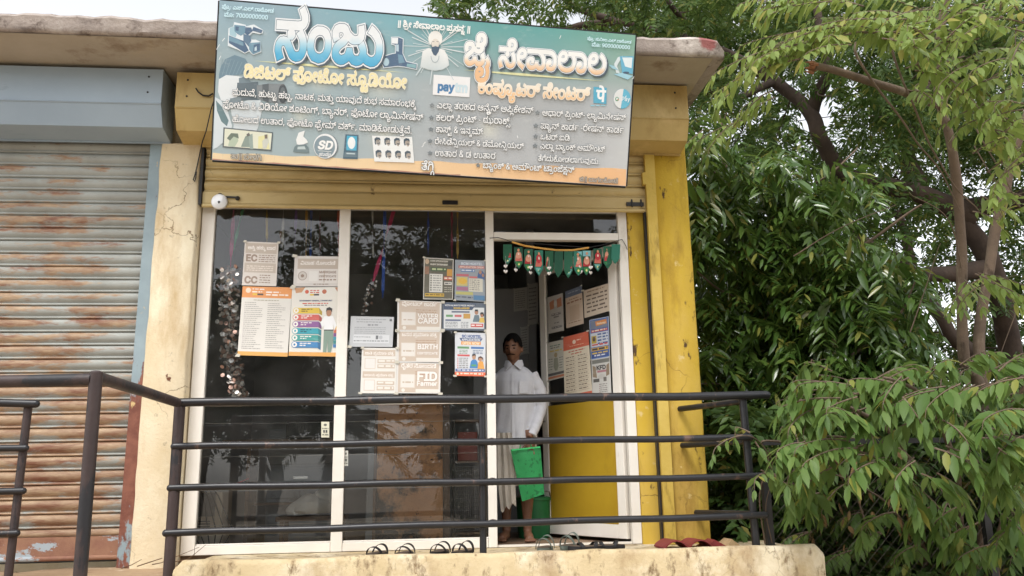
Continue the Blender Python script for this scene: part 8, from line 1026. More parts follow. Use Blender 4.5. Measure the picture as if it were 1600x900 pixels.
p.rect(3, 3, 97, 197, (60,100,176)); p.rect(6, 8, 94, 50, (120,130,150)); p.poly([(30,14),(86,10),(90,32),(34,38)], (222,140,70)); Tx(p, 'Railway', 38, 30, 84, (240,220,190), 10); p.rect(8, 54, 92, 66, (200,80,60)); p.words(12, 56, 88, 7, (240,230,210), 2, 1)
p.rect(5, 70, 95, 140, (206,212,220)); p.rect(8, 84, 34, 122, (196,170,60)); p.disc(21, 100, 8, 12, (90,70,60)); 
for j in range(4): p.words(40, 76+15*j, 60, 8, (60,90,150), j, 1); p.words(66, 76+15*j, 92, 8, (60,90,150), j+4, 1)
p.words(10, 126, 90, 9, (206,70,60), 4, 1); p.rect(6, 144, 94, 160, (226,180,50)); p.words(10, 147, 90, 10, (60,50,60), 6, 1); p.rect(6, 164, 94, 192, (50,80,150)); p.words(10, 168, 90, 8, (230,200,90), 8, 1); p.words(20, 180, 80, 7, (226,230,236), 9, 1)
fin(p, 'poster', 'bright blue and yellow coaching poster at the right edge of the open door')
p = dsheet([(462,682),(545,668),(553,858),(468,866)], 100, 200, (206,204,198))
p.rect(4, 4, 96, 22, (120,120,112)); Tx(p, 'KFD', 26, 52, 76, (54,50,46), 16); p.rect(30, 56, 80, 66, (180,120,130)); p.poly([(6,30),(22,36),(28,90),(6,84)], (150,130,104)); p.poly([(94,26),(80,36),(76,88),(94,80)], (140,120,96)); p.disc(52, 86, 18, 12, (196,192,186)); p.rect(8, 94, 40, 110, (90,86,80)); p.rect(62, 90, 78, 110, (110,104,96))
for i in range(8): p.words(42, 120+9*i, 90, 4, (130,124,118), i, .8); p.rect(38, 120+9*i, 41, 124+9*i, (150,90,90))
fin(p, 'poster', 'black and white KFD poster below the blue and yellow one on the open door')
# dim sheets on the partition behind the man
for i, (x, y, w, h) in enumerate(((120,370,60,100), (182,350,45,180), (150,540,36,120))):
    c = [PY(760+a/2.8133, 320+b/2.8133, 1.43) for a, b in ((x, y), (x+w, y-8), (x+w, y+h-8), (x, y+h))]
    p = sheet(None, 100, 140, (176,172,166), corners=c)
    for j in range(9): p.words(10, 14+13*j, 90, 5, (110,108,104), j+i, .9)
    fin(p, 'notice', ['dim paper sheet on the dark partition, left of the man', 'tall dim paper sheet on the dark partition above the man', 'dim paper sheet on the dark partition just beside the door edge'][i], cat='notice')
# ------------------------------------------------------------------ the signboard
sTL, sTR, sBR, sBL = PY(343, .5, -1.0), PY(993, 55, -1.0), PY(978, 291, -.66), PY(331, 250, -.66)
sN = unit(np.cross(sTR-sTL, sBL-sTL)); sN = sN if np.dot(sN, CAM-sTL) > 0 else -sN
sP = (sTL+sTR+sBR+sBL)/4
def SG(px, py): return hit(px, py, sP, sN)
cs = [SG(343, .5), SG(993, 55), SG(978, 291), SG(331, 250)]
sign = empty('signboard', (sP[0], sP[1], min(c[2] for c in cs)), 'wide leaning printed signboard of a photo studio and computer centre with Kannada lettering', 'signboard')
mb = MB()
bk = [c-sN*.004 for c in cs]; b2 = [c-sN*.010 for c in cs]
mb.add(bk+b2, [(0,1,2,3),(7,6,5,4),(0,4,5,1),(1,5,6,2),(2,6,7,3),(3,7,4,0)]); mb.build('panel', MAT('tin_sheet', lin(150,150,148), lin(130,130,128), 3, .5, .4), sign)
mb = MB()
ring = [c for c in cs]
for a, b in zip(ring, ring[1:]+ring[:1]): mb.bar(a-sN*.024, b-sN*.024, .026, .026, sN)
for t_ in (.33, .66): mb.bar(cs[0]*(1-t_)+cs[1]*t_-sN*.024, cs[3]*(1-t_)+cs[2]*t_-sN*.024, .022, .022, sN)
mb.build('frame', m_dark, sign)
for t_ in (.08, .5, .92):
    a = cs[0]*(1-t_)+cs[1]*t_-sN*.03-v3((0,0,.06)); mb = MB(); mb.tube([a, v3((a[0], -.80, 3.45)), v3((a[0], -.45, 3.50))], .006, 6); mb.build('bracket', m_dark, sign)
    a = cs[3]*(1-t_)+cs[2]*t_-sN*.03+v3((0,0,.05)); mb = MB(); mb.tube([a, v3((a[0], -.43, a[2]+.12))], .008, 6); mb.build('bracket', m_dark, sign)

def lerp3(a, b, t): t = min(max(t, 0), 1); return tuple(a[i]+(b[i]-a[i])*t for i in range(3))
def lean(u, v): return v-(u-343)*.0846          # photo row measured from the sign's own top edge
def stripy(u): return 243.5+(u-335)*.0395
def signbg(u, v):
    t = lean(u, v)/250
    top = lerp3((132,166,182), (96,164,176), (u-430)/200) if u < 640 else lerp3((96,164,176), (64,150,146), (u-640)/120) if u < 800 else lerp3((64,150,146), (104,162,134), (u-850)/140)
    mid = lerp3((150,172,178), (168,172,174), (u-560)/200)
    low = lerp3((154,174,178), (176,178,180), (u-500)/200)
    c = lerp3(top, mid, t/.42) if t < .42 else lerp3(mid, low, (t-.42)/.4)
    c = lerp3(c, (196,204,206), .16)
    if u > 900: c = lerp3(c, (206,208,208), (u-900)/110*min(1, max(0, (t-.3)/.3)))
    for gx, gy, gr in ((595,130,46),(500,125,30),(600,214,34),(470,184,26),(764,203,26)):
        d = math.hypot(u-gx, (v-gy)); c = lerp3(c, (222,222,206), .75*max(0, 1-d/gr)**1.5)
    return c
def edge_uv(a, b):                                # a, b across and down the board, 0..1
    x0 = 343-12*b; x1 = 993-15*b; u = x0+(x1-x0)*a; v0 = .5+54.5*a; v1 = 250+41*a
    return u, v0+(v1-v0)*b
pr = Print(SG, sN, .00015)
NU, NV = 110, 44
pr.mb.grid(lambda a, b: pr._p(*edge_uv(a, b), 0), NU, NV, 0, lambda a, b: lin(*signbg(*edge_uv(a, b))))
# the peach band along the foot of the board
def band(u, v): return lerp3((238,212,168), (238,186,132), (u-500)/450)
for i in range(40):
    def q(a):
        u = 331.5+a*(978-331.5); return u, 250+41*a
    a0, a1 = i/40, (i+1)/40; (u0, w0), (u1, w1) = q(a0), q(a1)
    k0 = 238.5+26*a0+1.2*math.sin(i*1.1); k1 = 238.5+26*a1+1.2*math.sin((i+1)*1.1)
    pr.poly([(u0+.6*(1-a0)+.3, k0), (u1+.6, k1), (u1, w1-.5), (u0, w0-.5)], band, None, 1)
    if i < 24: pr.poly([(u0, w0-2.2+(i % 3)*.5), (u1, w1-2.2+((i+1) % 3)*.5), (u1, w1-.4), (u0, w0-.4)], (176,112,92), None, 2)
pr.build('vinyl_print', m_sign, sign)

# pictures
pr = Print(SG, sN, .00015); pr.k = 8
def z(L, ox, oy, s): return [(ox+a/s, oy+b/s) for a, b in L]
Zw = lambda L: z(L, 320, 0, 3.0)
# photographer with a long lens
pr.poly(Zw([(66,365),(72,320),(95,278),(140,258),(190,275),(215,318),(200,345),(150,352),(110,362),(80,380)]), (104,134,150))
for i in range(7): pr.line(Zw([(85+18*i, 275+3*i), (66+16*i, 352)]), .7, (134,160,172), 10)
pr.poly(Zw([(66,372),(100,352),(150,356),(196,366),(208,400),(176,430),(150,455),(100,478),(76,470),(62,430)]), (226,232,234))
pr.poly(Zw([(48,455),(76,470),(108,520),(128,590),(118,640),(60,690),(40,700)]), (214,224,228)); pr.poly(Zw([(52,470),(80,500),(112,565),(104,592),(78,570),(58,520)]), (96,126,132))
pr.poly(Zw([(120,505),(200,470),(262,468),(268,520),(250,600),(212,660),(120,660),(136,590)]), (212,222,226)); pr.poly(Zw([(152,388),(250,384),(256,470),(168,470),(150,440)]), (88,106,116)); pr.poly(Zw([(160,366),(196,358),(220,388),(160,390)]), (112,132,142))
pr.poly(Zw([(244,400),(300,392),(372,393),(388,430),(380,486),(300,480),(246,462)]), (128,136,140)); pr.poly(Zw([(270,397),(300,392),(300,480),(272,470)]), (84,94,100)); pr.disc(320+366/3, 440/3, 7, 15, (62,70,76)); pr.disc(320+366/3, 440/3, 4.4, 10.5, (98,108,112)); pr.poly(Zw([(118,462),(168,452),(176,500),(126,510)]), (120,138,146))
# camcorder
zc = lambda L: z(L, 335, 0, 9.0)
pr.k = 30; D1, D2, D3 = (66,98,130), (110,150,172), (166,200,212)
pr.poly(zc([(280,312),(440,350),(450,372),(520,352),(560,345),(690,425),(680,470),(640,482),(540,462),(490,510),(525,558),(580,558),(652,590),(662,735),(545,778),(490,722),(430,756),(330,700),(190,645),(200,400),(268,372)]), (230,238,242))
pr.poly(zc([(206,500),(330,548),(420,580),(485,712),(430,744),(335,685),(206,606)]), D1); pr.poly(zc([(216,400),(275,372),(315,490),(300,530),(216,496)]), D3); pr.poly(zc([(206,510),(330,556),(410,600),(410,650),(310,610),(206,575)]), D2)
pr.poly(zc([(280,350),(440,368),(432,470),(375,505),(325,480),(285,440)]), D2); pr.poly(zc([(300,372),(350,380),(340,440),(300,430)]), D1); pr.poly(zc([(552,378),(682,428),(662,470),(530,432)]), D1); pr.poly(zc([(440,385),(520,390),(540,440),(470,500),(430,470)]), D1); pr.poly(zc([(410,480),(500,500),(522,568),(486,660),(410,570)]), (90,120,146))
pr.poly(zc([(490,608),(650,594),(652,722),(545,766),(492,700)]), D2); pr.poly(zc([(556,632),(640,612),(640,708),(550,742)]), D1); pr.poly(zc([(568,672),(596,650),(600,712),(566,722)]), (200,222,230))
# stills camera with flash
zd = lambda L: z(L, 600, 30, 6.925)
body = [(0,405),(90,378),(128,372),(128,280),(85,268),(85,200),(158,198),(205,218),(200,372),(240,462),(355,488),(350,540),(220,514),(150,506),(0,524),(-22,470)]
pr.k = 30; pr.poly(zd(body), D1, (1.2, (226,234,238))); pr.poly(zd([(86,203),(154,203),(150,268),(86,263)]), (236,240,242)); pr.poly(zd([(132,276),(160,276),(160,352),(132,348)]), (188,212,224)); pr.poly(zd([(150,380),(200,390),(226,470),(160,480)]), D2); pr.disc(600+24/6.925, 30+464/6.925, 6.5, 8.2, (80,108,134)); pr.disc(600+24/6.925, 30+464/6.925, 4.6, 6.2, (176,206,218)); pr.poly(zd([(250,482),(350,492),(345,532),(245,514)]), (130,176,184))
# the bearded holy man in a burst of rays
cx, cy = 600+556/6.925, 30+300/6.925; pr.k = 20
for i in range(34):
    a = 2*math.pi*i/34+.05*math.sin(i*3); l = 44+16*math.sin(i*2.3); w = .040+.018*math.sin(i*1.7)
    if abs(math.sin(a)) > .8 and math.sin(a) < 0: l = min(l, 34)
    pr.poly([(cx+9*math.cos(a-w), cy+9*math.sin(a-w)), (cx+l*math.cos(a-w*.35), cy+l*math.sin(a-w*.35)), (cx+l*math.cos(a+w*.35), cy+l*math.sin(a+w*.35)), (cx+9*math.cos(a+w), cy+9*math.sin(a+w))], lambda u, v: lerp3((240,242,242), (196,212,216), (math.hypot(u-cx, v-cy)-14)/44), None, 21)
pr.k = 22
pr.poly(zd([(418,345),(470,322),(520,318),(600,318),(650,330),(690,400),(706,500),(640,545),(560,560),(470,545),(392,515)]), lambda u, v: lerp3((238,240,238), (196,208,210), (v-90)/22)); pr.disc(600+555/6.925, 30+212/6.925, 11, 12.5, (240,238,232)); pr.disc(600+556/6.925, 30+270/6.925, 6.4, 8.5, (228,220,208))
pr.poly(zd([(512,240),(520,300),(530,300),(556,292),(582,300),(592,296),(598,240),(602,310),(592,350),(562,398),(536,386),(514,340)]), (58,84,110)); pr.line(zd([(522,245),(545,243)]), .7, (90,100,110)); pr.line(zd([(568,243),(590,245)]), .7, (90,100,110)); pr.line(zd([(540,286),(556,282),(574,286)]), .8, (220,220,216))
pr.line(zd([(508,400),(512,430),(530,462),(552,470),(575,460),(592,430),(596,396)]), .7, (130,150,160))
# yellow rules
pr.k = 20
for (x0, y0), (x1, y1) in (((396,95),(634,113.5)), ((722,109),(948,127))):
    dx, dy = x1-x0, y1-y0; pr.poly([(x0, y0), (x0+dx*.4, y0+dy*.4-2), (x1, y1), (x0+dx*.4, y0+dy*.4+2)], (232,232,176))
# photo strip
pr.k = 20; pr.poly(Zw([(88,597),(320,620),(313,708),(84,690)]), (70,84,92)); pr.poly(Zw([(94,603),(315,625),(308,702),(90,685)]), (228,230,208))
for L, c in (([(120,640),(150,628),(158,660),(140,690),(110,684)], (180,196,172)), ([(104,648),(124,624),(156,626),(160,650),(136,640),(118,660)], (96,112,96)), ([(190,640),(210,628),(226,640),(214,690),(170,688)], (132,150,140)), ([(206,636),(224,626),(228,700),(212,698)], (150,168,160)), ([(252,640),(296,632),(304,700),(250,695)], (230,226,168)), ([(270,660),(296,640),(300,668),(288,698),(272,696)], (206,208,196)), ([(280,632),(294,630),(294,650),(282,650)], (120,110,96)), ([(196,630),(208,622),(212,636),(200,640)], (90,90,84))): pr.poly(Zw(L), c)
# trophies, badge, passport sheet
pr.k = 20; pr.poly(Zw([(428,655),(440,622),(470,612),(462,640),(478,655),(484,668),(452,682),(432,676)]), (238,240,238)); pr.poly(Zw([(430,680),(470,676),(486,690),(490,718),(414,712),(420,690)]), (108,128,132)); pr.poly(Zw([(436,688),(468,686),(474,700),(434,700)]), (190,204,204))
pr.disc(320+569/3, 684/3+.6, 18.6, 19.6, (96,110,120), 32); pr.disc(320+565/3, 685/3, 18.4, 19.4, (238,240,240), 32); pr.disc(320+562/3, 688/3, 16.3, 17.2, (128,148,158), 32)
WT = [(0, (246,246,244), (0, 0))]
pr.k = 36; pr.text('SD', 496, 232.2, 519, 233.6, [(14, (246,246,244), (0, 0))], 1.0, slant=.2); pr.line([(497, 235.6), (518, 237)], .8, (236,240,240)); pr.text('studio', 498, 243.2, 517, 244.4, [(7, (240,242,242), (0, 0))], 1.15, slant=.2)
pr.k = 20; pr.poly(Zw([(660,630),(720,633),(716,746),(648,744)]), (58,96,116)); pr.poly(Zw([(666,636),(714,639),(711,706),(663,704)]), (64,172,206)); pr.disc(320+688/3, 670/3, 6, 9.4, (238,244,244)); pr.poly(Zw([(656,712),(712,715),(714,738),(652,735)]), (96,120,132)); pr.poly(Zw([(664,716),(704,718),(704,724),(664,722)]), (190,206,210))
pr.poly(Zw([(784,636),(972,642),(982,763),(795,757)]), (238,240,238))
def pq(a, b): return (320+(784+188*a+10*b)/3, (636+6*a+121*b)/3)
pr.k = 22
for r in range(2):
    for c in range(4):
        u0, u1 = .035+.243*c, .035+.243*c+.20; v0, v1 = .04+.49*r, .46+.49*r; Q = lambda a, b: pq(u0+(u1-u0)*a, v0+(v1-v0)*b)
        pr.poly([Q(0,0), Q(1,0), Q(1,1), Q(0,1)], (206,218,216), None, 24); pr.poly([Q(0,.8), Q(.3,.66), Q(.75,.7), Q(1,.86), Q(1,1), Q(0,1)], (70,166,196), None, 25)
        pr.poly([Q(.2,.3), Q(.5,.14), Q(.82,.3), Q(.8,.62), Q(.55,.84), Q(.28,.62)], (200,186,172), None, 26); pr.poly([Q(.08,.5), Q(.1,.18), Q(.4,.02), Q(.78,.08), Q(.86,.34), Q(.62,.24), Q(.3,.3), Q(.22,.5), Q(.3,.7), Q(.14,.72)], (54,74,90), None, 27); pr.poly([Q(.42,.54), Q(.74,.54), Q(.72,.64), Q(.44,.62)], (70,84,96), None, 27)
# laptop picture and payment marks at the right
zl = lambda L: z(L, 640, 0, 3.0)
pr.k = 20; pr.poly(zl([(958,300),(976,268),(1000,262),(985,285),(972,310),(985,345),(968,342)]), (214,226,228)); pr.poly(zl([(985,264),(1050,264),(1045,347),(996,342)]), (96,176,206)); pr.poly(zl([(996,270),(1044,270),(1040,320),(1010,312)]), (226,236,238)); pr.poly(zl([(955,348),(996,342),(1046,356),(1022,374)]), (158,206,222)); pr.disc(640+1014/3, 341/3, 5, 1.8, (58,84,110)); pr.poly(zl([(930,302),(960,310),(978,330),(950,322)]), (150,200,214))
pr.k = 18; pr.poly(zl([(113,350),(285,363),(280,456),(108,444)]), (240,240,240))
pr.k = 22; pr.text('pay', 640+130/3, 423/3, 640+208/3, 428.5/3, [(15, (44,118,172), (0, 0))], 1.12); pr.text('tm', 640+212/3, 428.8/3, 640+271/3, 433/3, [(15, (206,226,234), (0, 0))], 1.12)
pr.k = 20; pr.poly(zl([(862,407),(924,412),(922,488),(861,483)]), (76,170,200)); pr.k = 22; pr.text('पे', 640+874/3, 474/3, 640+914/3, 477/3, [(9, (242,244,244), (0, 0))], 1.15); pr.words(640+848/3, 492/3, 640+925/3, 2.2, (150,200,214), 2, 1)
ccx, ccy = 640+996/3, 463/3; pr.k = 20; pr.disc(ccx, ccy, 13.4, 15.6, (86,180,208), 30)
pr.poly([(ccx+13.3*math.cos(a)*1.0, ccy+15.5*math.sin(a)) for a in [R_(100+ (280-100)*i/18) for i in range(19)]], (224,226,224)); pr.disc(ccx-8, ccy+.5, 2.9, 3.4, (70,150,110)); pr.disc(ccx-8, ccy+.2, 1.6, 2, (224,226,224)); pr.disc(ccx-6.4, ccy+1.6, 1.3, 1.0, (196,120,70))
pr.text('Pay', ccx-1.2, ccy+3.2, ccx+12.2, ccy+3.9, [(5, (236,244,246), (0, 0))], 1.15)
pr.build('pictures', m_sign, sign)

# lettering
pr = Print(SG, sN, .00015)
DK = (66,78,86)
def gradblue(b): return lerp3((56,170,214), (238,242,244), (b-6)/80)
def gradpeach(b): return lerp3((238,190,140), (244,244,240), (b-2)/46)
def big(s, x0, y0, x1, y1, g, ys, w=(16, 10.5, 6.5)):
    pr.k = 60; pr.text(s, x0, y0, x1, y1, [(w[0], (56,76,92), (2.4, 2.6)), (w[0], (238,242,244), (0, 0)), (w[1], (70,100,122), (0, 0)), (w[1]-2.5, g, (0, 0))], ys)
big("ಸಂಜು", 429, 89.5, 597, 101, gradblue, 1.42)
big("ಜೈ", 724, 100, 765, 103.5, gradpeach, 1.42, (15, 9.5, 6)); big("ಸೇವಾಲಾಲ", 778, 103.5, 946, 116, gradpeach, 1.36, (15, 9.5, 6))
def head(s, x0, y0, x1, y1, c, ys):
    pr.k = 62; pr.text(s, x0, y0, x1, y1, [(14, (246,240,226), (0, 0)), (7, c, (0, 0))], ys)
head("ಡಿಜಿಟಲ್ ಫೋಟೋ ಸ್ಟೂಡಿಯೋ", 381, 120.5, 635, 138.5, (242,230,178), 1.3)
head("ಕಂಪ್ಯೂಟರ್ ಸೇಂಟರ್", 746, 145, 920, 157.5, lambda b: lerp3((240,196,146), (246,234,214), (b-10)/110), 1.35)
def tl(s, x0, y0, x1, y1, ys=1.22, c=(248,248,246), o=DK, w=(11.5, 2.5), star=True):
    pr.k = 62; pr.text(s, x0, y0, x1, y1, [(w[0], o, (0, 0)), (w[1], c, (0, 0))], ys)
tl("ಮದುವೆ, ಹುಟ್ಟು ಹಬ್ಬ, ನಾಟಕ, ಮತ್ತು ಯಾವುದೆ ಶುಭ ಸಮಾರಂಭಕ್ಕೆ", 363, 148.5, 650, 167.5)
tl("ಫೋಟೊ & ವಿಡಿಯೋ ಶೂಟಿಂಗ್, ಬ್ಯಾನರ್, ಫೊಟೋ ಲ್ಯಾಮಿನೇಷನ್", 348, 168, 661, 188.5)
tl("ಹೋಲದ ಉತಾರ, ಫೋಟೊ ಫ್ರೇಮ್ ವರ್ಕ್, ಮಾಡಿಕೋಡುತ್ತೆವೆ.", 363, 190.5, 644, 209)
tl("ತಾ॥ ಬೀಳಗಿ", 361, 247.5, 409, 250.8, 1.1, (206,196,176), (70,72,76), (16, 1)); tl("ತೆಗ್ಗಿ", 658, 265, 678, 266.5, 1.2); tl("ಜಿ॥ ಬಾಗಲಕೋಟೆ", 905, 283, 965, 286.5, 1.1, (206,190,170), (70,72,76), (16, 1))
RL = [("ಎಲ್ಲಾ ತರಹದ ಆನ್ಲೈನ್ ಅಪ್ಲಿಕೇಶನ್", 682,169,833,177.5), ("ಕಲರ್ ಪ್ರಿಂಟ್ - ಝರಾಕ್ಸ್", 681,188.3,797,194.6), ("ಕಾಸ್ಟ್ & ಇನ್ಕಮ್", 680.5,206.4,754,210.4), ("ರೇಸಿಡೆನ್ಸಿಯಲ್ & ಡೆಮೋನ್ಸಿಯಲ್", 679,224.8,818,232.6), ("ಉತಾರ & ಡ ಉತಾರ", 679,243.5,774,248.5), ("ಬ್ಯಾಂಕ್ & ಅಮೌಂಟ್ ಟ್ರಾಂಜೆಕ್ಷನ್", 754,262.6,897,269.8),
      ("ಆಧಾರ್ ಪ್ರಿಂಟ್- ಲ್ಯಾಮಿನೇಷನ್", 846.6,180.5,977.5,188.4), ("ಪ್ಯಾನ್ ಕಾರ್ಡ -ರೇಷನ್ ಕಾರ್ಡ", 844,200.8,974,208.3), ("ಒಟರ್ ಐಡಿ", 843.6,217.6,890,220), ("ಎಲ್ಲಾ ಬ್ಯಾಂಕ್ ಅಮೌಂಟ್", 843,232,945,237.4), ("ತೆಗೆದುಕೋಡಲಾಗುವುದು.", 840,251,937,256.6)]
for i, (s, a, b, c, d) in enumerate(RL):
    tl(s, a, b, c, d)
    if i != 10:
        pr.k = 62; sx, sy = a-7, b-4
        pr.poly([(sx+(3.4 if j % 2 == 0 else 1.5)*math.sin(j*math.pi/5), sy-(3.4 if j % 2 == 0 else 1.5)*math.cos(j*math.pi/5)) for j in range(10)], (120,128,132), (.5, DK))
pr.k = 62; pr.text("॥ ಶ್ರೀ ಸೇವಾಲಾಲ ಪ್ರಸನ್ನ ॥", 620, 41.5, 735, 51, [(8, (248,248,244), (0, 0))], 1.15)
for s, a, b, c, d in (("ಪ್ರೊ: ಎಸ್.ಎಲ್.ರಾಠೋಡ", 347,13.5,428,20.5), ("ಮೊ: 7000000000", 350.5,26,419,31), ("ಪ್ರೊ: ಸುನೀಲ.ಎಲ್.ರಾಠೋಡ", 917,62.5,986,68.6), ("ಮೊ: 9000000000", 924,72.5,984,77.4)):
    pr.k = 62; pr.text(s, a, b, c, d, [(7, (206,238,246), (0, 0))], 1.05)
# scuffs where the vinyl has rubbed through
pr.k = 90
for x, y, dx, dy in ((352,60,-4,5), (344,70,-5,8), (756,187,3,4), (752,207,2,3), (665,222,-4,4), (990,120,-2,4), (876,56,-2,5), (662,227,-3,3), (690,236,1,5), (808,212,1,4), (512,244,3,1), (978,150,-2,3), (346,88,-3,6)):
    pr.line([(x, y), (x+dx, y+dy)], .9, (240,240,238))
pr.build('lettering', m_sign, sign)

# wire hanging from the yellow hood beside the sign, and the padlock on the shutter plate
mb = MB(); w = [PY(x, y, d) for x, y, d in ((336,152,-.50), (330,170,-.47), (322,205,-.44), (316,222,-.22), (309,255,-.17), (305,272,-.165), (302,281,-.165), (304,284,-.166), (306,277,-.165), (307,268,-.165))]
mb.tube(w, .0045, 6); tag(mb.build('cable', m_dark, smooth=True), 'thin black cable drooping from the yellow hood to a loop on the cream pier', 'cable')
mb = MB(); w = [PY(x, y, -.435) for x, y in ((306,138), (310,144), (317,149), (326,150), (333,146))]; mb.tube(w, .006, 6); tag(mb.build('hook', m_dark, smooth=True), 'curved iron hook on the yellow hood left of the signboard', 'hook')
pl = PY(343, 315.5, -.128)
t = empty('padlock', (pl[0], pl[1], pl[2]-.055), 'round bright steel padlock hanging on the yellow shutter plate', 'padlock')
mb = MB(); m_lock = MAT('brushed_steel', lin(232,232,232), lin(214,214,214), 8, .4, .3)
mb = MB(); mb.lathe(pl+v3((0, -.016, 0)), [(.001, 0), (.054, 0), (.059, .004), (.061, .014), (.059, .026), (.054, .030), (.001, .030)], 24, ax=(0, 1, 0)); mb.build('body', m_lock, t, smooth=True)
mb = MB(); mb.lathe(pl+v3((0, -.0165, -.006)), [(.001, 0), (.009, 0), (.009, .002), (.001, .002)], 10, ax=(0, -1, 0)); mb.box((pl[0]-.003, pl[1]-.0192, pl[2]-.018), (pl[0]+.003, pl[1]-.0168, pl[2]-.008)); mb.build('keyhole', m_dark, t)
mb = MB(); mb.tube([pl+v3((.022*math.cos(R_(a)), 0, .030+.034*max(0, math.sin(R_(a))))) for a in range(0, 181, 20)], .007, 8); mb.build('shackle', m_dark, t, smooth=True)

# ------------------------------------------------------------------ the door bunting
tb = [PY(x, y, -.045) for x, y in ((789,374), (800,378), (820,384), (845,388), (870,391), (895,391), (920,387), (940,383), (958,378), (972,374), (978,384))]
t = empty('door_bunting', (tb[5][0], -.045, tb[5][2]-.25), 'green festive bunting with pointed printed flaps and silver heart pendants over the shop door', 'bunting')
m_cord = MAT('orange_yellow_braid', lin(226,176,96), lin(206,150,70), 20, .7)
mb = MB(); mb.tube(tb[1:7], .008, 6); mb.build('braid', m_cord, t, smooth=True)
mb = MB(); mb.tube([PY(765, 372, -.04), PY(778, 371, -.042)]+tb[:2]+tb[6:]+[PY(980, 390, -.045)], .0028, 5); mb.build('cord', m_dark, t)
def along(P, s):
    s *= len(P)-1; k = min(int(s), len(P)-2); return P[k]+(P[k+1]-P[k])*(s-k)
m_bunt = printmat('bunting_print', .5, 0)
GR = [(24,84,56), (22,76,54), (30,92,66), (44,116,96)]
FL = [(793,34),(810,36),(826,38),(842,42),(858,40),(873,43),(888,44),(903,41),(917,42),(934,38),(949,37),(962,32)]
for i, (fx, fh) in enumerate(FL):
    y0 = 378+13*(1-((fx-878)/92)**2)+2; w = 13.6
    tilt = .12*math.sin(i*2.1); yy = -.052-.006*(i % 2)
    c = [PY(fx-w/2, y0, yy), PY(fx+w/2, y0, yy), PY(fx+w/2+tilt*8, y0+fh*.95, yy), PY(fx-w/2+tilt*8, y0+fh*.95, yy)]
    q = quadmap(c, 20, 50); pp = Print(lambda u, v, q=q, i=i: q(u, v)+v3((0, .006*math.sin(u*.3+i)+.004*math.sin(v*.12+i), 0)), (0, -1, 0), .00008)
    g = GR[i % 4]; pp.poly([(0,0),(20,0),(20,36),(15,44),(10,50),(5,44),(0,36)], g); pp.poly([(2,34),(18,34),(14,42),(10,47),(6,42)], (50,126,66) if i % 3 else (104,166,156)); pp.disc(10, 40, 2, 2.4, (226,226,150))
    r = (206,110,96) if i % 2 else (190,60,66); pp.disc(10, 17+2*(i % 3), 6.6, 8.4, (214,150,124) if i % 3 else (190,50,60)); pp.disc(10, 7, 2.6, 3, (220,150,110)); pp.poly([(3,22),(17,22),(18,32),(2,32)], r)
    if i in (7, 8): pp.rect(1, 1, 19, 12, (130,190,196))
    pp.disc(10, 16, 2.2, 3, (236,206,190)); o = pp.build('flap', m_bunt, t)
def heart(c, s):
    pts = []
    for k in range(18):
        a = 2*math.pi*k/18; pts.append((s*.0625*16*math.sin(a)**3, s*.0625*(13*math.cos(a)-5*math.cos(2*a)-2*math.cos(3*a)-math.cos(4*a))))
    return pts
for hx, hy, n in ((790,416,2), (806,422,1), (829,418,2), (858,419,2), (907,417,2), (923,418,2)):
    mb = MB(); p0 = PY(hx, 400, -.055); mb.tube([p0, PY(hx, hy-2, -.055)], .0016, 4)
    for j in range(n):
        c = PY(hx, hy+9*j*(.9), -.055); h = heart(c, .017); th = .5*math.sin(hx+j*2)
        f = [(c[0]+a*math.cos(th), c[1]+a*math.sin(th)-.003, c[2]+b) for a, b in h]; bk = [(x, y+.006, zz) for x, y, zz in f]; m_ = len(f)
        mb.add(f+bk+[tuple(c+v3((0, -.007, 0))), tuple(c+v3((0, .007, 0)))], [(i, (i+1) % m_, 2*m_) for i in range(m_)]+[(m_+(i+1) % m_, m_+i, 2*m_+1) for i in range(m_)]+[(i, m_+i, m_+(i+1) % m_, (i+1) % m_) for i in range(m_)])
    mb.build('heart_pendant', m_silver, t)
# ------------------------------------------------------------------ railings
YR = -.82
def rail_pts(x0, y0, x1, y1, yy=YR): return PY(x0, y0, yy), PY(x1, y1, yy)
t = empty('pipe_railing', (-.3, YR, FZ), 'black four-rail pipe railing along the front edge of the shop platform', 'railing')
for (x0, y0, x1, y1, r) in ((278,629,1198,617.5,.0275), (272,697.5,1172,683.5,.0225), (266,762.5,1190,744,.0225), (259,833,1196,805,.0225)):
    a, b = rail_pts(x0, y0, x1, y1); mid = [a+(b-a)*k/12+v3((0, .004*math.sin(k), .003*math.sin(k*1.7))) for k in range(13)]
    mb = MB(); mb.tube(mid, r, 14); mb.ball(a, r, 12, 6); mb.ball(b, r, 12, 6); mb.build('rail', m_black, t, smooth=True)
    for px_ in (276, 754, 1172):
        f_ = (px_-x0)/(x1-x0); c_ = a+(b-a)*f_+v3((0, .022, 0)); mb = MB(); mb.ball(c_, (.036, .016, r*1.12), 12, 6); lump_ = mb.build('weld', m_blackpeel, t, smooth=True)
def post(px0, py0, px1, py1, r, zb, mat, yy, parent):
    a = PY(px0, py0, yy); b = PY(px1, py1, yy); d = (b-a)/(b-a)[2]*-1; e = a+d*(a[2]-zb)
    b2 = v3((a[0]+(b[0]-a[0])*(a[2]-zb)/(a[2]-b[2]), yy, zb))
    mb = MB(); mb.tube([a+(b2-a)*k/8 for k in range(9)], r, 14); mb.ball(a, (r, r, r*.6), 12, 6); return mb.build('post', mat, parent, smooth=True)
post(281, 634, 264, 890, .034, -.45, m_blackpeel, YR+.02, t)
post(753, 622, 755, 858, .0225, FZ-.01, m_black, YR+.042, t)
post(1160, 620, 1181, 846, .027, FZ-.01, m_black, YR+.045, t)
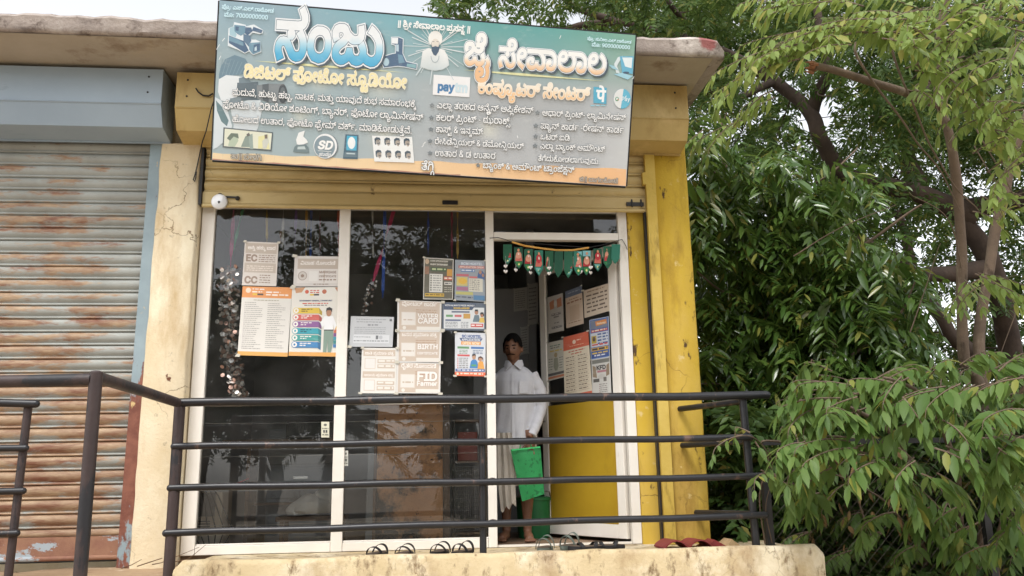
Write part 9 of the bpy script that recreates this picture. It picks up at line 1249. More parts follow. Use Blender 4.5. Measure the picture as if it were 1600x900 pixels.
for (x0, y0, x1, y1) in ((1160,627,1062,639), (1166,689,1066,696), (1178,803,1088,801)):
    a = PY(x0, y0, YR+.06); b = PY(x1, y1, -.135); mb = MB(); mb.tube([a, b], .022, 10); mb.build('return_rail', m_black, t, smooth=True)
# stair handrail towards the street, and the neighbour's railing
t = empty('stair_handrail', (-2.25, -2.0, -.6), 'black peeling pipe handrail running down from the platform corner to a tall front post', 'railing')
pc = PZ(150, 589, 1.07); pe = PY(280, 630, YR+.0); ps = pe+unit(pc-pe)*.05
mb = MB(); mb.tube([ps, (ps+pc)/2+v3((0, 0, .003)), pc], .030, 14); mb.build('rail', m_blackpeel, t, smooth=True)
mb = MB(); a = pc+v3((0, 0, .02)); b = v3((pc[0]+.012, pc[1]+.02, -.93)); mb.tube([a+(b-a)*k/10 for k in range(11)], .031, 14, jit=.02); mb.ball(a, (.031, .031, .012), 12, 6); mb.build('post', m_blackpeel, t, smooth=True)
q = PY(-140, 603, pc[1]-.0); mb = MB(); mb.tube([pc+v3((-.02, 0, -.012)), (pc+q)/2, q], .030, 14); mb.build('rail', m_blackpeel, t, smooth=True)
mb = MB(); b2 = v3((q[0]+.02, q[1], -.93)); mb.tube([q, b2], .031, 12); mb.build('post', m_blackpeel, t, smooth=True)
t = empty('pipe_railing', (-3.6, -.7, 0), 'short end of a black pipe railing before the rusty shutter', 'railing')
for (x0, y0, x1, y1, r) in ((-190,624,56,631,.026), (-190,702,40,700,.022), (-190,772,36,767,.022), (-190,842,26,833,.022)):
    a = PY(x0, y0, -.70); b = PY(x1, y1, -.70); mb = MB(); mb.tube([a, b], r, 12); mb.ball(b, r, 12, 6); mb.build('rail', m_black, t, smooth=True)
post(44, 636, 14, 892, .0255, -.10, m_blackpeel, -.665, t); post(-175, 628, -190, 892, .0255, -.10, m_black, -.665, t)

# ------------------------------------------------------------------ footwear left at the door
m_rubber = MAT('black_rubber', lin(44,42,44), lin(32,31,33), 10, .6)
m_greysan = MAT('grey_green_rubber', lin(116,126,118), lin(96,104,98), 8, .6)
m_insole = MAT('worn_insole', lin(120,104,90), lin(92,78,66), 8, .8)
def slipper(px, py, y, rot, mat, label, cat='slipper', L=.25, straps=2, hi=.062, group=None):
    p = PY(px, py, y); c = v3((p[0], y, FZ)); ca, sa = math.cos(rot), math.sin(rot)
    T = lambda x, yy, zz: c+v3((x*ca-yy*sa, x*sa+yy*ca, zz))
    t = empty('slipper', c, label, cat, group)
    out = []
    for k in range(24):
        a = 2*math.pi*k/24; x = L/2*math.cos(a); w = .045*(1-.16*math.cos(a*2))*(1+.12*math.cos(a)); out.append((x, w*math.sin(a)))
    mb = MB(); mb.loft([[T(x, y_, .001) for x, y_ in out], [T(x*1.02, y_*1.02, .012) for x, y_ in out], [T(x, y_, .026+.010*max(0, -x/L)) for x, y_ in out]]); mb.build('sole', mat, t)
    mb = MB(); mb.loft([[T(x*.93, y_*.9, .0265+.010*max(0, -x/L)) for x, y_ in out], [T(x*.92, y_*.88, .030+.010*max(0, -x/L)) for x, y_ in out]]); mb.build('insole', m_insole, t)
    for j in range(straps):
        xs = .05-.075*j; mb = MB(); n = 14
        path = [T(xs+.02*math.sin(math.pi*k/n)*(1 if j == 0 else -1), -.056*math.cos(math.pi*k/n), .018+hi*(1 if j == 0 else .85)*math.sin(math.pi*k/n)) for k in range(n+1)]
        w = .013
        rings = [[q+v3((w*ca, w*sa, .002)), q+v3((-w*ca, -w*sa, -.002)), q+v3((-w*ca, -w*sa, -.005)), q+v3((w*ca, w*sa, -.002))] for q in path]
        mb.loft(rings); mb.build('strap', mat, t, smooth=True)
    return t
G = 'black slippers left under the window'
slipper(588, 860, -.52, 1.15, m_rubber, 'leftmost black strap slipper under the middle window', group=G)
slipper(632, 860, -.55, 1.3, m_rubber, 'second black slipper, a little apart from the leftmost one', group=G)
slipper(687, 856, -.50, 1.2, m_rubber, 'black slipper of the right-hand pair, left of the two, under the middle window', group=G, hi=.066)
slipper(722, 856, -.54, 1.0, m_rubber, 'black slipper beside the thin middle railing post', group=G, hi=.07)
slipper(851, 852, -.42, 1.2, m_greysan, 'grey-green sandal standing upright-strapped at the door sill, left of its pair', 'sandal', hi=.085)
slipper(889, 850, -.30, 1.0, m_greysan, 'grey-green sandal at the foot of the open door, right of its pair', 'sandal', hi=.09)
slipper(915, 851, -.42, .1, m_rubber, 'flat black sandal beside the grey-green pair before the door', 'sandal', hi=.04)
slipper(948, 849, -.36, -.15, m_rubber, 'flat black sandal nearest the yellow jamb', 'sandal', hi=.04)
m_mar = MAT('maroon_roof_tile', lin(150,62,62), lin(122,48,50), 6, .6, bump=.1)
m_tilecr = MAT('pale_broken_tile', lin(206,180,140), lin(176,146,108), 6, .8)
p = PY(1068, 848, -.45); mb = MB(); n = 26
prof = [(-.17+.34*k/n, .052*abs(math.sin(math.pi*2*k/n))**.8) for k in range(n+1)]
for side in (0,):
    vs = [(p[0]+x, -.58+.28*j, FZ+.012+zv*(1-.15*j)) for j in (0, 1) for x, zv in prof]+[(p[0]+x, -.58+.28*j, FZ+.002+zv*(1-.15*j)) for j in (0, 1) for x, zv in prof]; m_ = n+1
    fs = [(i, i+1, m_+i+1, m_+i) for i in range(n)]+[(2*m_+i+1, 2*m_+i, 3*m_+i, 3*m_+i+1) for i in range(n)]+[(i+1, i, 2*m_+i, 2*m_+i+1) for i in range(n)]+[(m_+i, m_+i+1, 3*m_+i+1, 3*m_+i) for i in range(n)]
    mb.add(vs, fs)
tag(mb.build('corrugated_tile', m_mar, smooth=True), 'maroon corrugated tile piece lying at the foot of the yellow pier', 'tile')
for i, (px, w, mt, lb) in enumerate(((1116, .085, m_mar, 'dark folded maroon scrap right of the corrugated tile'), (1142, .06, m_tilecr, 'small cream folded scrap at the right end of the platform'))):
    p = PY(px, 847, -.45); mb = MB(); mb.add([(p[0]-w, -.52, FZ), (p[0]+w, -.50, FZ), (p[0]+w, -.32, FZ), (p[0]-w, -.3, FZ), (p[0]-w*.2, -.51, FZ+.055), (p[0], -.31, FZ+.05)], [(0,1,4), (1,2,5,4), (2,3,5), (3,0,4,5), (0,3,2,1)])
    tag(mb.build('scrap', mt), lb, 'scrap')
# dry twigs lying on the landing at the pier's foot
mb = MB(); rr = random.Random(4)
for k in range(4):
    a = PY(190+24*k, 888-3*k, -.25); mb.tube([a, a+v3((rr.uniform(.05, .16), rr.uniform(-.05, .05), rr.uniform(.0, .06))), a+v3((rr.uniform(.12, .3), rr.uniform(-.08, .08), rr.uniform(.02, .12)))], [.004, .003, .0015], 5)
tag(mb.build('twigs', MAT('dry_twig', lin(112,86,62), lin(90,68,50), 10, .9)), 'dry twigs lying at the foot of the cream pier', 'twigs')

# ------------------------------------------------------------------ the man in the doorway
def remesh(o, vox, it=6, fac=.5, smooth=True):
    md = o.modifiers.new('r', 'REMESH'); md.mode = 'VOXEL'; md.voxel_size = vox
    dg = bpy.context.evaluated_depsgraph_get(); me = bpy.data.meshes.new_from_object(o.evaluated_get(dg)); o.modifiers.remove(md)
    mats = [m for m in o.data.materials]; me.materials.clear()
    for q in mats: me.materials.append(q)
    bm = bmesh.new(); bm.from_mesh(me)
    for _ in range(it): bmesh.ops.smooth_vert(bm, verts=bm.verts, factor=fac, use_axis_x=True, use_axis_y=True, use_axis_z=True)
    bm.to_mesh(me); bm.free(); me.polygons.foreach_set('use_smooth', [True]*len(me.polygons)); old = o.data; o.data = me; me.name = old.name+'_mesh'; bpy.data.meshes.remove(old)
    return o
pf = PY(808, 842, .50)
PB = v3((pf[0], .50, FZ)); PYAW = R_(-10)
pc_, psn = math.cos(PYAW), math.sin(PYAW)
def B(x, y, zz): return PB+v3((x*pc_-y*psn, x*psn+y*pc_, zz))      # x to the viewer's right, -y towards the viewer
m_skin = MAT('brown_skin', lin(122,86,66), lin(104,72,54), 8, .5)
m_hair = MAT('black_hair', lin(20,17,17), lin(12,11,11), 20, .8, spec=.1)
m_shirt = MAT('white_shirt_cloth', lin(204,204,207), lin(188,188,193), 4, .85, bump=.35, bscale=22)
m_dhoti = MAT('white_dhoti_cloth', lin(198,190,178), lin(176,168,156), 4, .9, bump=.15, bscale=120)
m_green = MAT('green_printed_bag', lin(40,142,78), lin(32,124,66), 5, .55, stains=((lin(24,104,56), 26, .56, .60, None),))
man = empty('person', PB, 'barefoot man in white shirt and dhoti standing in the doorway with a green bag', 'person')
def ell(c, rx, ry, n=20, yaw=0.0, sq=2.0):
    out = []
    for k in range(n):
        a = 2*math.pi*k/n; ca, sa = math.cos(a), math.sin(a)
        x = rx*np.sign(ca)*abs(ca)**(2/sq); y = ry*np.sign(sa)*abs(sa)**(2/sq); out.append(B(c[0]+x, c[1]+y, c[2]))
    return out
def limb(mb, pts, rs, n=12): mb.tube([B(*p) for p in pts], rs, n)
mb = MB()
# torso under the clothes, neck
mb.loft([ell((0, 0, .80), .14, .10), ell((0, 0, .95), .135, .10), ell((0, 0, 1.15), .145, .105), ell((0, 0, 1.28), .165, .10), ell((0, .005, 1.345), .13, .075), ell((0, .01, 1.375), .06, .055)])
mb.loft([ell((0, .01, 1.33), .055, .055), ell((0, .0, 1.40), .050, .052), ell((-.005, -.01, 1.47), .050, .055)])
# head: skull, jaw, brow, nose, ears
hz = 1.535
def headpt(th, ph):
    d = v3((math.sin(th)*math.sin(ph), -math.sin(th)*math.cos(ph), math.cos(th))); x, y, zz = d
    r = v3((.072*x, .093*y, .112*zz))
    if zz < 0: r[0] *= 1-.28*(-zz)**1.5; 
    if y < 0 and zz < .1: r[1] *= 1-.10*(-zz)*1.0
    if y > 0: r[1] *= 1.05
    nose = math.exp(-(x/.17)**2)*math.exp(-((zz+.20)/.20)**2)*(1 if y < 0 else 0); r[1] -= .024*nose
    brow = math.exp(-((zz-.13)/.09)**2)*math.exp(-(x/.55)**2)*(1 if y < 0 else 0); r[1] -= .006*brow
    for s in (-1, 1):
        r[1] += .009*math.exp(-((x-s*.36)/.15)**2)*math.exp(-((zz+.0)/.09)**2)*(1 if y < 0 else 0); r[1] -= .005*math.exp(-((x-s*.45)/.2)**2)*math.exp(-((zz+.25)/.14)**2)*(1 if y < 0 else 0)
    r[1] -= .007*math.exp(-(x/.25)**2)*math.exp(-((zz+.55)/.07)**2)*(1 if y < 0 else 0); r[1] -= .010*math.exp(-(x/.3)**2)*math.exp(-((zz+.86)/.12)**2)*(1 if y < 0 else 0)
    return r
HY = R_(-8)
def H(p): x, y, zz = p; return B(x*math.cos(HY)-y*math.sin(HY)-.005, x*math.sin(HY)+y*math.cos(HY)-.02, hz+zz+.14*y)
rings = []
for i in range(25):
    th = math.pi*min(max(i/24, .012), .988); rings.append([H(headpt(th, 2*math.pi*j/36)) for j in range(36)])
mb.loft(rings[::-1])
for s in (-1, 1):
    mb.loft([[H((s*(.070+.010*q), .008+.020*rr_*math.cos(2*math.pi*j/10), -.012+.032*rr_*math.sin(2*math.pi*j/10))) for j in range(10)] for q, rr_ in ((-.8, .7), (.3, .9), (1.0, 1.0), (1.4, .6))])
# arms: viewer's left one hidden behind the jamb, viewer's right one hanging with the bag
limb(mb, [(-.15, .0, 1.315), (-.205, .01, 1.19), (-.225, .02, 1.05), (-.215, -.01, .90), (-.205, -.04, .79)], [.05, .045, .038, .033, .026])
limb(mb, [(.15, .0, 1.315), (.20, .01, 1.19), (.212, .005, 1.05), (.170, -.06, .90), (.118, -.115, .80)], [.05, .045, .038, .033, .026])
def hand(mb, w, s, fx):
    # palm then four unequal fingers curling round the bag's edge, thumb from the palm's side
    limb(mb, [w, (w[0]-.01*s, w[1]-.012, w[2]-.035), (w[0]-.016*s, w[1]-.018, w[2]-.078)], [.024, .032, .030], 10)
    for k, (L, dx) in enumerate(((.068, .026), (.076, .009), (.072, -.008), (.058, -.024))):
        b = (w[0]-.016*s+dx, w[1]-.02, w[2]-.074); limb(mb, [b, (b[0]+dx*.15, b[1]-.010, b[2]-L*.45), (b[0]+dx*.2, b[1]+.006*fx, b[2]-L*.78), (b[0]+dx*.2, b[1]+.022*fx, b[2]-L*.92)], [.0098, .0092, .0085, .0075], 8)
    limb(mb, [(w[0]+.016*s, w[1]-.02, w[2]-.035), (w[0]+.042*s, w[1]-.034, w[2]-.062), (w[0]+.040*s, w[1]-.040, w[2]-.092)], [.013, .011, .009], 8)
hand(mb, (.112, -.120, .775), -1, 1); hand(mb, (-.205, -.045, .765), 1, .3)
# legs and feet
for s, yy in ((-1, .02), (1, -.03)):
    x = .085*s; limb(mb, [(x, yy, .86), (x*1.02, yy-.005, .66), (x*1.0, yy-.012, .47), (x*1.02, yy+.016, .33), (x*1.0, yy+.012, .18), (x*1.0, yy+.012, .07)], [.085, .072, .052, .054, .036, .034])
    fdx = .02*s; limb(mb, [(x, yy+.045, .036), (x+fdx*.3, yy-.02, .048), (x+fdx, yy-.09, .036), (x+fdx*1.5, yy-.135, .024)], [.030, .036, .036, .026], 12)
    for k in range(5):
        tx = x+fdx*1.5+(-.034+.017*k)*(1 if s > 0 else 1); e = abs(k-(1 if s > 0 else 3)); limb(mb, [(tx*.98+x*.02, yy-.13, .022), (tx, yy-.172+.007*e, .016), (tx, yy-.185+.008*e, .012)], [.013, .0115, .009], 8)
bodyo = mb.build('body', m_skin, man); remesh(bodyo, .0055, 4, .5)
# hair: cap over skull, moustache and brows, eyes
mb = MB(); hr = []
for i in range(15):
    th = math.pi*.54*max(i/14, .012); ring = []
    for j in range(36):
        ph = 2*math.pi*j/36; front = max(0, math.cos(ph)); t2 = th*(1-(.40+.08*math.sin(ph*9))*front**1.3)*(1+.05*math.sin(ph*13)); p = headpt(t2, ph)*(1.075+.09*math.sin(min(th, 1.2)*1.3)*(.6+noise.noise(Vector((math.cos(ph)*6, math.sin(ph)*6, th*7)))))
        ring.append(H(p+v3((0, 0, .006))))
    hr.append(ring)
inner = [[q*.97+H((0, 0, 0))*.03 for q in r] for r in hr]
n_ = 36; vs = [p for r in hr for p in r]+[p for r in inner for p in r]; k_ = len(hr); fs = [(i*n_+j, i*n_+(j+1) % n_, (i+1)*n_+(j+1) % n_, (i+1)*n_+j) for i in range(k_-1) for j in range(n_)]; o2 = k_*n_
fs += [(o2+a, o2+d, o2+c, o2+b) for a, b, c, d in fs]+[((k_-1)*n_+j, (k_-1)*n_+(j+1) % n_, o2+(k_-1)*n_+(j+1) % n_, o2+(k_-1)*n_+j) for j in range(n_)]
mb.add(vs, fs); mb.build('hair', m_hair, man, smooth=True)
mb = MB()
mb.tube([H((x, -.091+abs(x)*.45, -.048-abs(x)*.18)) for x in (-.034, -.02, 0, .02, .034)], [.002, .0045, .005, .0045, .002], 8)
mb.build('moustache', m_hair, man, smooth=True)
for s in (-1, 1):
    mb = MB(); mb.tube([H((s*x, -.094+x*x*8, .020+.004*math.sin((x-.012)*80))) for x in (.012, .024, .036, .046)], [.003, .0045, .004, .002], 6); mb.build('eyebrow', m_hair, man, smooth=True)
    mb = MB(); mb.ball(H((s*.027, -.079, -.002)), (.011, .008, .006), 12, 8); mb.build('eye', m_hair, man, smooth=True)
# shirt: body with side folds, collar, placket, long sleeves
def shirtring(zz, rx, ry, cy=0, cx=0, f=.004):
    out = []
    for k in range(40):
        a = 2*math.pi*k/40; w = f*(math.sin(5*a+zz*9)+.7*math.sin(9*a-zz*15))*(1.3-zz*.6)
        out.append(B(cx+(rx+w)*math.cos(a), cy+(ry+w)*math.sin(a), zz))
    return out
mb = MB()
mb.loft([shirtring(.755, .174, .136, f=.012), shirtring(.76, .172, .134, f=.012), shirtring(.88, .164, .128, f=.010), shirtring(1.0, .160, .124, f=.009), shirtring(1.14, .166, .122, f=.007), shirtring(1.26, .168, .114, f=.003), shirtring(1.325, .155, .096, .004, f=.002), shirtring(1.365, .115, .076, .008, f=.0), shirtring(1.392, .066, .062, .008, f=.0)])
def sleeve(pts, rs):
    P = [v3(p) for p in pts]; out = []
    for i in range(len(P)-1):
        for q in range(6): out.append((P[i]+(P[i+1]-P[i])*q/6, rs[i]+(rs[i+1]-rs[i])*q/6))
    out.append((P[-1], rs[-1])); mb.tube([B(*p) for p, r in out], [r*(1+.05*math.sin(k*1.9)) for k, (p, r) in enumerate(out)], 14)
sleeve([(.135, .0, 1.315), (.205, .01, 1.19), (.218, .005, 1.05), (.178, -.055, .91), (.138, -.10, .815)], [.060, .056, .048, .043, .038])
sleeve([(-.135, .0, 1.315), (-.21, .01, 1.19), (-.23, .02, 1.05), (-.220, -.01, .90), (-.21, -.035, .80)], [.060, .056, .048, .043, .038])
sho = mb.build('shirt', m_shirt, man); remesh(sho, .007, 3, .5)
mb = MB()
for s in (-1, 1):
    c = [B(s*.010, -.085, 1.372), B(s*.058, -.045, 1.395), B(s*.070, .0, 1.425), B(s*.055, -.045, 1.44), B(s*.030, -.078, 1.415)]; c2 = [p+v3((0, -.004, .001)) for p in c]; c3 = [B(s*.062, -.078, 1.352)]
    mb.add([B(s*.008, -.092, 1.392), B(s*.040, -.070, 1.428), B(s*.070, -.010, 1.436), B(s*.082, -.022, 1.392), B(s*.060, -.098, 1.345), B(s*.008, -.086, 1.388), B(s*.036, -.064, 1.422), B(s*.064, -.006, 1.430), B(s*.078, -.016, 1.388), B(s*.058, -.091, 1.343)], [(0,1,4), (1,2,3,4), (5,9,6), (6,9,8,7), (0,5,6,1), (1,6,7,2), (2,7,8,3), (3,8,9,4), (4,9,5,0)])
mb.build('collar', m_shirt, man, smooth=True)
mb = MB(); mb.loft([[B(dx, -.1*(1-(zz-.76)*.0)-yy, zz) for dx, yy in ((-.013, y0), (.013, y0), (.013, y0+.004), (-.013, y0+.004))] for zz, y0 in ((.78, .048), (.9, .038), (1.02, .034), (1.14, .031), (1.25, .024), (1.33, .0))]); mb.build('placket', m_shirt, man)
mb = MB(); mb.obox(B(.085, -.118, 1.20), (v3((pc_*.93, psn*.93+.36, 0)), v3((.36, -.93, 0)), v3((0, 0, 1))), (.042, .003, .05), 0, .002); mb.build('pocket', m_shirt, man)
# dhoti: pleated wrap to the knee with a hanging tail
def dring(zz, rx, ry, f, cx=0, cy=0):
    out = []
    for k in range(72):
        a = 2*math.pi*k/72; w = f*math.sin(13*a+2*math.sin(zz*4))+f*.6*math.sin(7*a); out.append(B(cx+(rx+w)*math.cos(a), cy+(ry+w)*math.sin(a), zz))
    return out
mb = MB(); mb.loft([dring(.90, .15, .115, .002), dring(.78, .165, .128, .004), dring(.62, .172, .128, .008), dring(.50, .170, .125, .011), dring(.43, .168, .122, .012), dring(.425, .150, .108, .012), dring(.50, .150, .105, .010), dring(.86, .13, .10, .002)]); mb.build('dhoti', m_dhoti, man, smooth=True)
rings = []
for i in range(16):
    q = i/15; zz = .84-.60*q; w = .055+.035*q*(1.1-q); cx = -.085+.035*q
    rings.append([B(cx+w*(k/11*2-1), -.150-.012*math.sin(k*1.5+q*2)-.01*q, zz+.05*(k/11)*q-.02*math.sin(k*1.3)*q) for k in range(12)]+[B(cx+w*(k/11*2-1), -.142-.012*math.sin(k*1.5+q*2)-.01*q, zz+.05*(k/11)*q-.02*math.sin(k*1.3)*q) for k in range(11, -1, -1)])
mb = MB(); mb.loft(rings); mb.build('dhoti_tail', m_dhoti, man, smooth=True)
# the green bag in his hand
bq = [hit(760+x/2.433, 500+y/2.433, B(.1, -.165, .6), (0.12, -1, 0)) for x, y in ((92,492),(205,480),(220,662),(136,690))]
bg_ = empty('carry_bag', tuple(v3(bq[3])), 'flat green printed bag held at the thigh by the man in the doorway', 'bag')
bn = unit(np.cross(bq[1]-bq[0], bq[3]-bq[0])); bn = bn if bn[1] < 0 else -bn
qm = quadmap(bq, 1, 1)
mb = MB(); g1 = lambda a, b: qm(a, b)+bn*(.012*math.sin(math.pi*a)*math.sin(math.pi*b)+.006*noise.noise(Vector((a*3, b*3, 2)))); g2 = lambda a, b: qm(a, b)-bn*(.010*math.sin(math.pi*a)*math.sin(math.pi*b)+.002)
mb.grid(g1, 14, 18); mb.grid(g2, 14, 18); mb.build('sheet', m_green, bg_, smooth=True, recalc=False)
mb = MB(); mb.grid(lambda a, b: qm(.02+.96*a, .0+.03*b)+bn*.016, 10, 1); mb.build('hem', MAT('green_hem', lin(70,196,116), lin(60,180,104), 5, .6), bg_)
mb = MB(); mb.tube([qm(.30, .02)+bn*.006, qm(.34, -.10)+bn*.01, qm(.5, -.16)+bn*.01, qm(.66, -.10)+bn*.01, qm(.70, .02)+bn*.006], .005, 6); mb.build('handle', m_green, bg_, smooth=True)
# ------------------------------------------------------------------ leaves: many small folded blades in one mesh
def blades(P, D, Nn, Ln, Wd, droop=.25, fold=.25, parts=2):
    """P base points, D directions, Nn upper sides, Ln lengths, Wd widths -> vertices and faces"""
    P, D, Nn = [np.asarray(a, float) for a in (P, D, Nn)]; Ln = np.asarray(Ln, float)[:, None]; Wd = np.asarray(Wd, float)[:, None]
    D = D/np.linalg.norm(D, axis=1, keepdims=True); S = np.cross(D, Nn); S /= np.maximum(np.linalg.norm(S, axis=1, keepdims=True), 1e-6); U = np.cross(S, D)
    n = len(P); down = np.array((0, 0, -1.0))
    if parts == 1:
        V = np.stack([P, P+D*Ln*.45+S*Wd*.5+U*Wd*fold*.5, P+D*Ln+down*Ln*droop*.6, P+D*Ln*.45-S*Wd*.5+U*Wd*fold*.5], 1)
        F = np.array([(0, 1, 2), (0, 2, 3)]); k = 4
    else:
        def st(t, w): c = P+D*Ln*t+down*Ln*droop*t*t; return [c+S*Wd*w*.5+U*Wd*fold*w*.5, c, c-S*Wd*w*.5+U*Wd*fold*w*.5]
        V = np.stack([P]+st(.28, .85)+st(.62, .92)+[P+D*Ln+down*Ln*droop], 1)
        F = [(0, 1, 2), (0, 2, 3), (1, 4, 5), (1, 5, 2), (2, 5, 6), (2, 6, 3), (4, 7, 5), (5, 7, 6)]; F = np.array(F); k = 8
    idx = (np.arange(n)*k)[:, None, None]+F[None]
    return V.reshape(-1, 3), idx.reshape(-1, 3)
def leafmesh(name, packs, mat, parent):
    V = []; F = []; b = 0
    for v, f in packs: V.append(v); F.append(f+b); b += len(v)
    V = np.concatenate(V)-wloc(parent); F = np.concatenate(F)
    me = bpy.data.meshes.new(name); me.vertices.add(len(V)); me.vertices.foreach_set('co', V.ravel())
    me.loops.add(F.size); me.loops.foreach_set('vertex_index', F.ravel()); me.polygons.add(len(F))
    me.polygons.foreach_set('loop_start', np.arange(len(F))*3); me.polygons.foreach_set('loop_total', np.full(len(F), 3))
    me.update(calc_edges=True); me.materials.append(mat); me.polygons.foreach_set('use_smooth', [True]*len(F))
    o = bpy.data.objects.new(name, me); COL.objects.link(o); o.parent = parent; return o
def rnd(n, s=1.0): return rng.normal(0, s, (n, 3))
def fronds(C, D, L, m=8, ll=.07, lw=.020, droop=.25, parts=1, spread=.9):
    """pinnate sprays: C start points, D directions, L lengths, m pairs of leaflets each"""
    C = np.asarray(C, float); D = np.asarray(D, float); D = D/np.linalg.norm(D, axis=1, keepdims=True); n = len(C); L = np.broadcast_to(np.asarray(L, float), (n,))
    side = np.cross(D, np.array((0, 0, 1.0))+rnd(n, .25)); side /= np.maximum(np.linalg.norm(side, axis=1, keepdims=True), 1e-6); up = np.cross(side, D)
    P, DD, NN, LL, WW = [], [], [], [], []
    for i in range(m):
        t = (i+.8)/m; base = C+D*(L*t)[:, None]+np.array((0, 0, -1.0))*(L*droop*t*t)[:, None]
        for s in (-1, 1):
            P.append(base+rnd(n, .004)); DD.append(D*(1-spread*.55)+side*s*spread+np.array((0, 0, -.35))+rnd(n, .16)); NN.append(up+rnd(n, .3))
            q = ll*(.65+.7*math.sin(math.pi*min(1, .12+t*.8)))*rng.uniform(.8, 1.2, n); LL.append(q); WW.append(q*lw/ll)
    return blades(np.concatenate(P), np.concatenate(DD), np.concatenate(NN), np.concatenate(LL), np.concatenate(WW), .22, .3, parts)
def curve(pts, n=14, wob=.0):
    """smooth path through points"""
    P = [v3(p) for p in pts]; P = [2*P[0]-P[1]]+P+[2*P[-1]-P[-2]]; out = []
    for i in range(1, len(P)-2):
        for k in range(n if i == len(P)-3 else n):
            t = k/n; a, b, c, d = P[i-1:i+3]
            q = .5*((2*b)+(-a+c)*t+(2*a-5*b+4*c-d)*t*t+(-a+3*b-3*c+d)*t**3)
            out.append(q+wob*v3((noise.noise(Vector(q*2.1)), noise.noise(Vector(q*2.1+7)), noise.noise(Vector(q*2.1+13)))))
    out.append(P[-2]); return out
def limbs(mb, pts, r0, r1, n=10, wob=.03, k=8):
    c = curve(pts, k, wob); m_ = len(c); mb.tube(c, [(r0+(r1-r0)*(i/(m_-1))**.8)*(1+.10*noise.noise(Vector(c[i]*3))) for i in range(m_)], n); return c
def box_px(n, x0, y0, x1, y1, d0, d1):
    x = rng.uniform(x0, x1, n); y = rng.uniform(y0, y1, n); d = rng.uniform(d0, d1, n)
    return np.array([PD(a, b, c) for a, b, c in zip(x, y, d)])
def clumps(cl, per, jit):
    """points scattered round clump centres (x, y, depth, radius in metres)"""
    out = []
    for x, y, d, r in cl:
        c = PD(x, y, d); q = rng.normal(0, 1, (max(1, int(per*r*r)), 3)); q /= np.linalg.norm(q, axis=1, keepdims=True); q *= (r*rng.uniform(.25, 1.0, len(q))**.6)[:, None]; q[:, 2] *= .75; out.append(c+q)
    return np.concatenate(out)

m_bark = MAT('grey_brown_bark', lin(122,104,88), lin(96,82,70), 5, .9, bump=.8, bscale=26, stains=((lin(150,136,118), 6, .58, .7, (1, 1, .3)), (lin(70,58,48), 8, .6, .7, (1, 1, .25))))
m_darkbark = MAT('dark_rough_bark', lin(84,70,60), lin(60,50,44), 4, .95, bump=1.0, bscale=16, stains=((lin(110,96,84), 5, .6, .72, (1, 1, .3)),))
m_broken = MAT('torn_wood', lin(150,104,72), lin(116,76,52), 12, .8)
m_leafA = leafmat('neem_leaf', (.038, .080, .018), (.095, .155, .036), (.17, .19, .045), .42, .36)
m_leafB = leafmat('glossy_mast_leaf', (.052, .112, .022), (.115, .190, .040), (.22, .23, .05), .24, .28, .7)
m_leafC = leafmat('fresh_pinnate_leaf', (.17, .25, .055), (.25, .33, .09), (.33, .34, .09), .4, .40)
m_leafD = leafmat('broad_soft_leaf', (.085, .160, .036), (.150, .235, .062), (.25, .27, .06), .45, .40)
m_leafdry = leafmat('dry_leaf', (.20, .12, .05), (.28, .19, .09), None, .7, .2)

# ------------------------------------------------------------------ big spreading tree behind the shop
tb_ = PD(1590, 700, 11.5); A = empty('spreading_tree', (tb_[0], tb_[1], ROADZ), 'big dark-limbed spreading tree behind the shop, crown reaching over the roof', 'tree')
mb = MB(); LA = []
def la(pts, r0, r1): LA.extend(limbs(mb, [PD(*p) for p in pts], r0, r1, 10, .06))
base = PD(1590, 700, 11.5)
LA.extend(limbs(mb, [v3((base[0], base[1], ROADZ-.1)), PD(1585, 620, 11.5), PD(1560, 450, 11.3), PD(1500, 330, 11.2)], .17, .13, 12, .05))
la([(1520,340,11.2), (1440,300,11.0), (1340,285,10.8), (1285,225,10.6), (1270,180,10.6), (1210,125,10.8), (1100,70,11), (960,35,11.2), (850,48,11.4), (730,30,11.6), (690,22,12)], .15, .018)
la([(1272,176,10.62), (1290,110,10.4), (1285,40,10.5), (1240,-60,10.8)], .085, .04)
la([(1500,330,11.2), (1600,310,10.9), (1720,280,10.8)], .15, .10); la([(1440,300,11), (1420,220,11.3), (1460,120,11.4), (1500,20,11.6)], .12, .04)
la([(1540,420,11.2), (1440,430,10.8), (1390,400,10.6), (1330,360,10.5), (1290,330,10.4)], .13, .03); la([(1530,560,11.3), (1480,520,10.9), (1430,430,10.7), (1400,330,10.8)], .12, .05)
la([(1210,125,10.8), (1130,150,10.4), (1060,90,10.4)], .06, .02); la([(960,35,11.2), (900,10,11), (840,-40,11.2)], .06, .02); la([(850,48,11.4), (800,80,11.2), (760,90,11.2)], .04, .012); la([(1100,70,11), (1050,10,10.6), (1010,-50,10.6)], .05, .02)
mb.build('trunk', m_darkbark, A, smooth=True)
cl = []
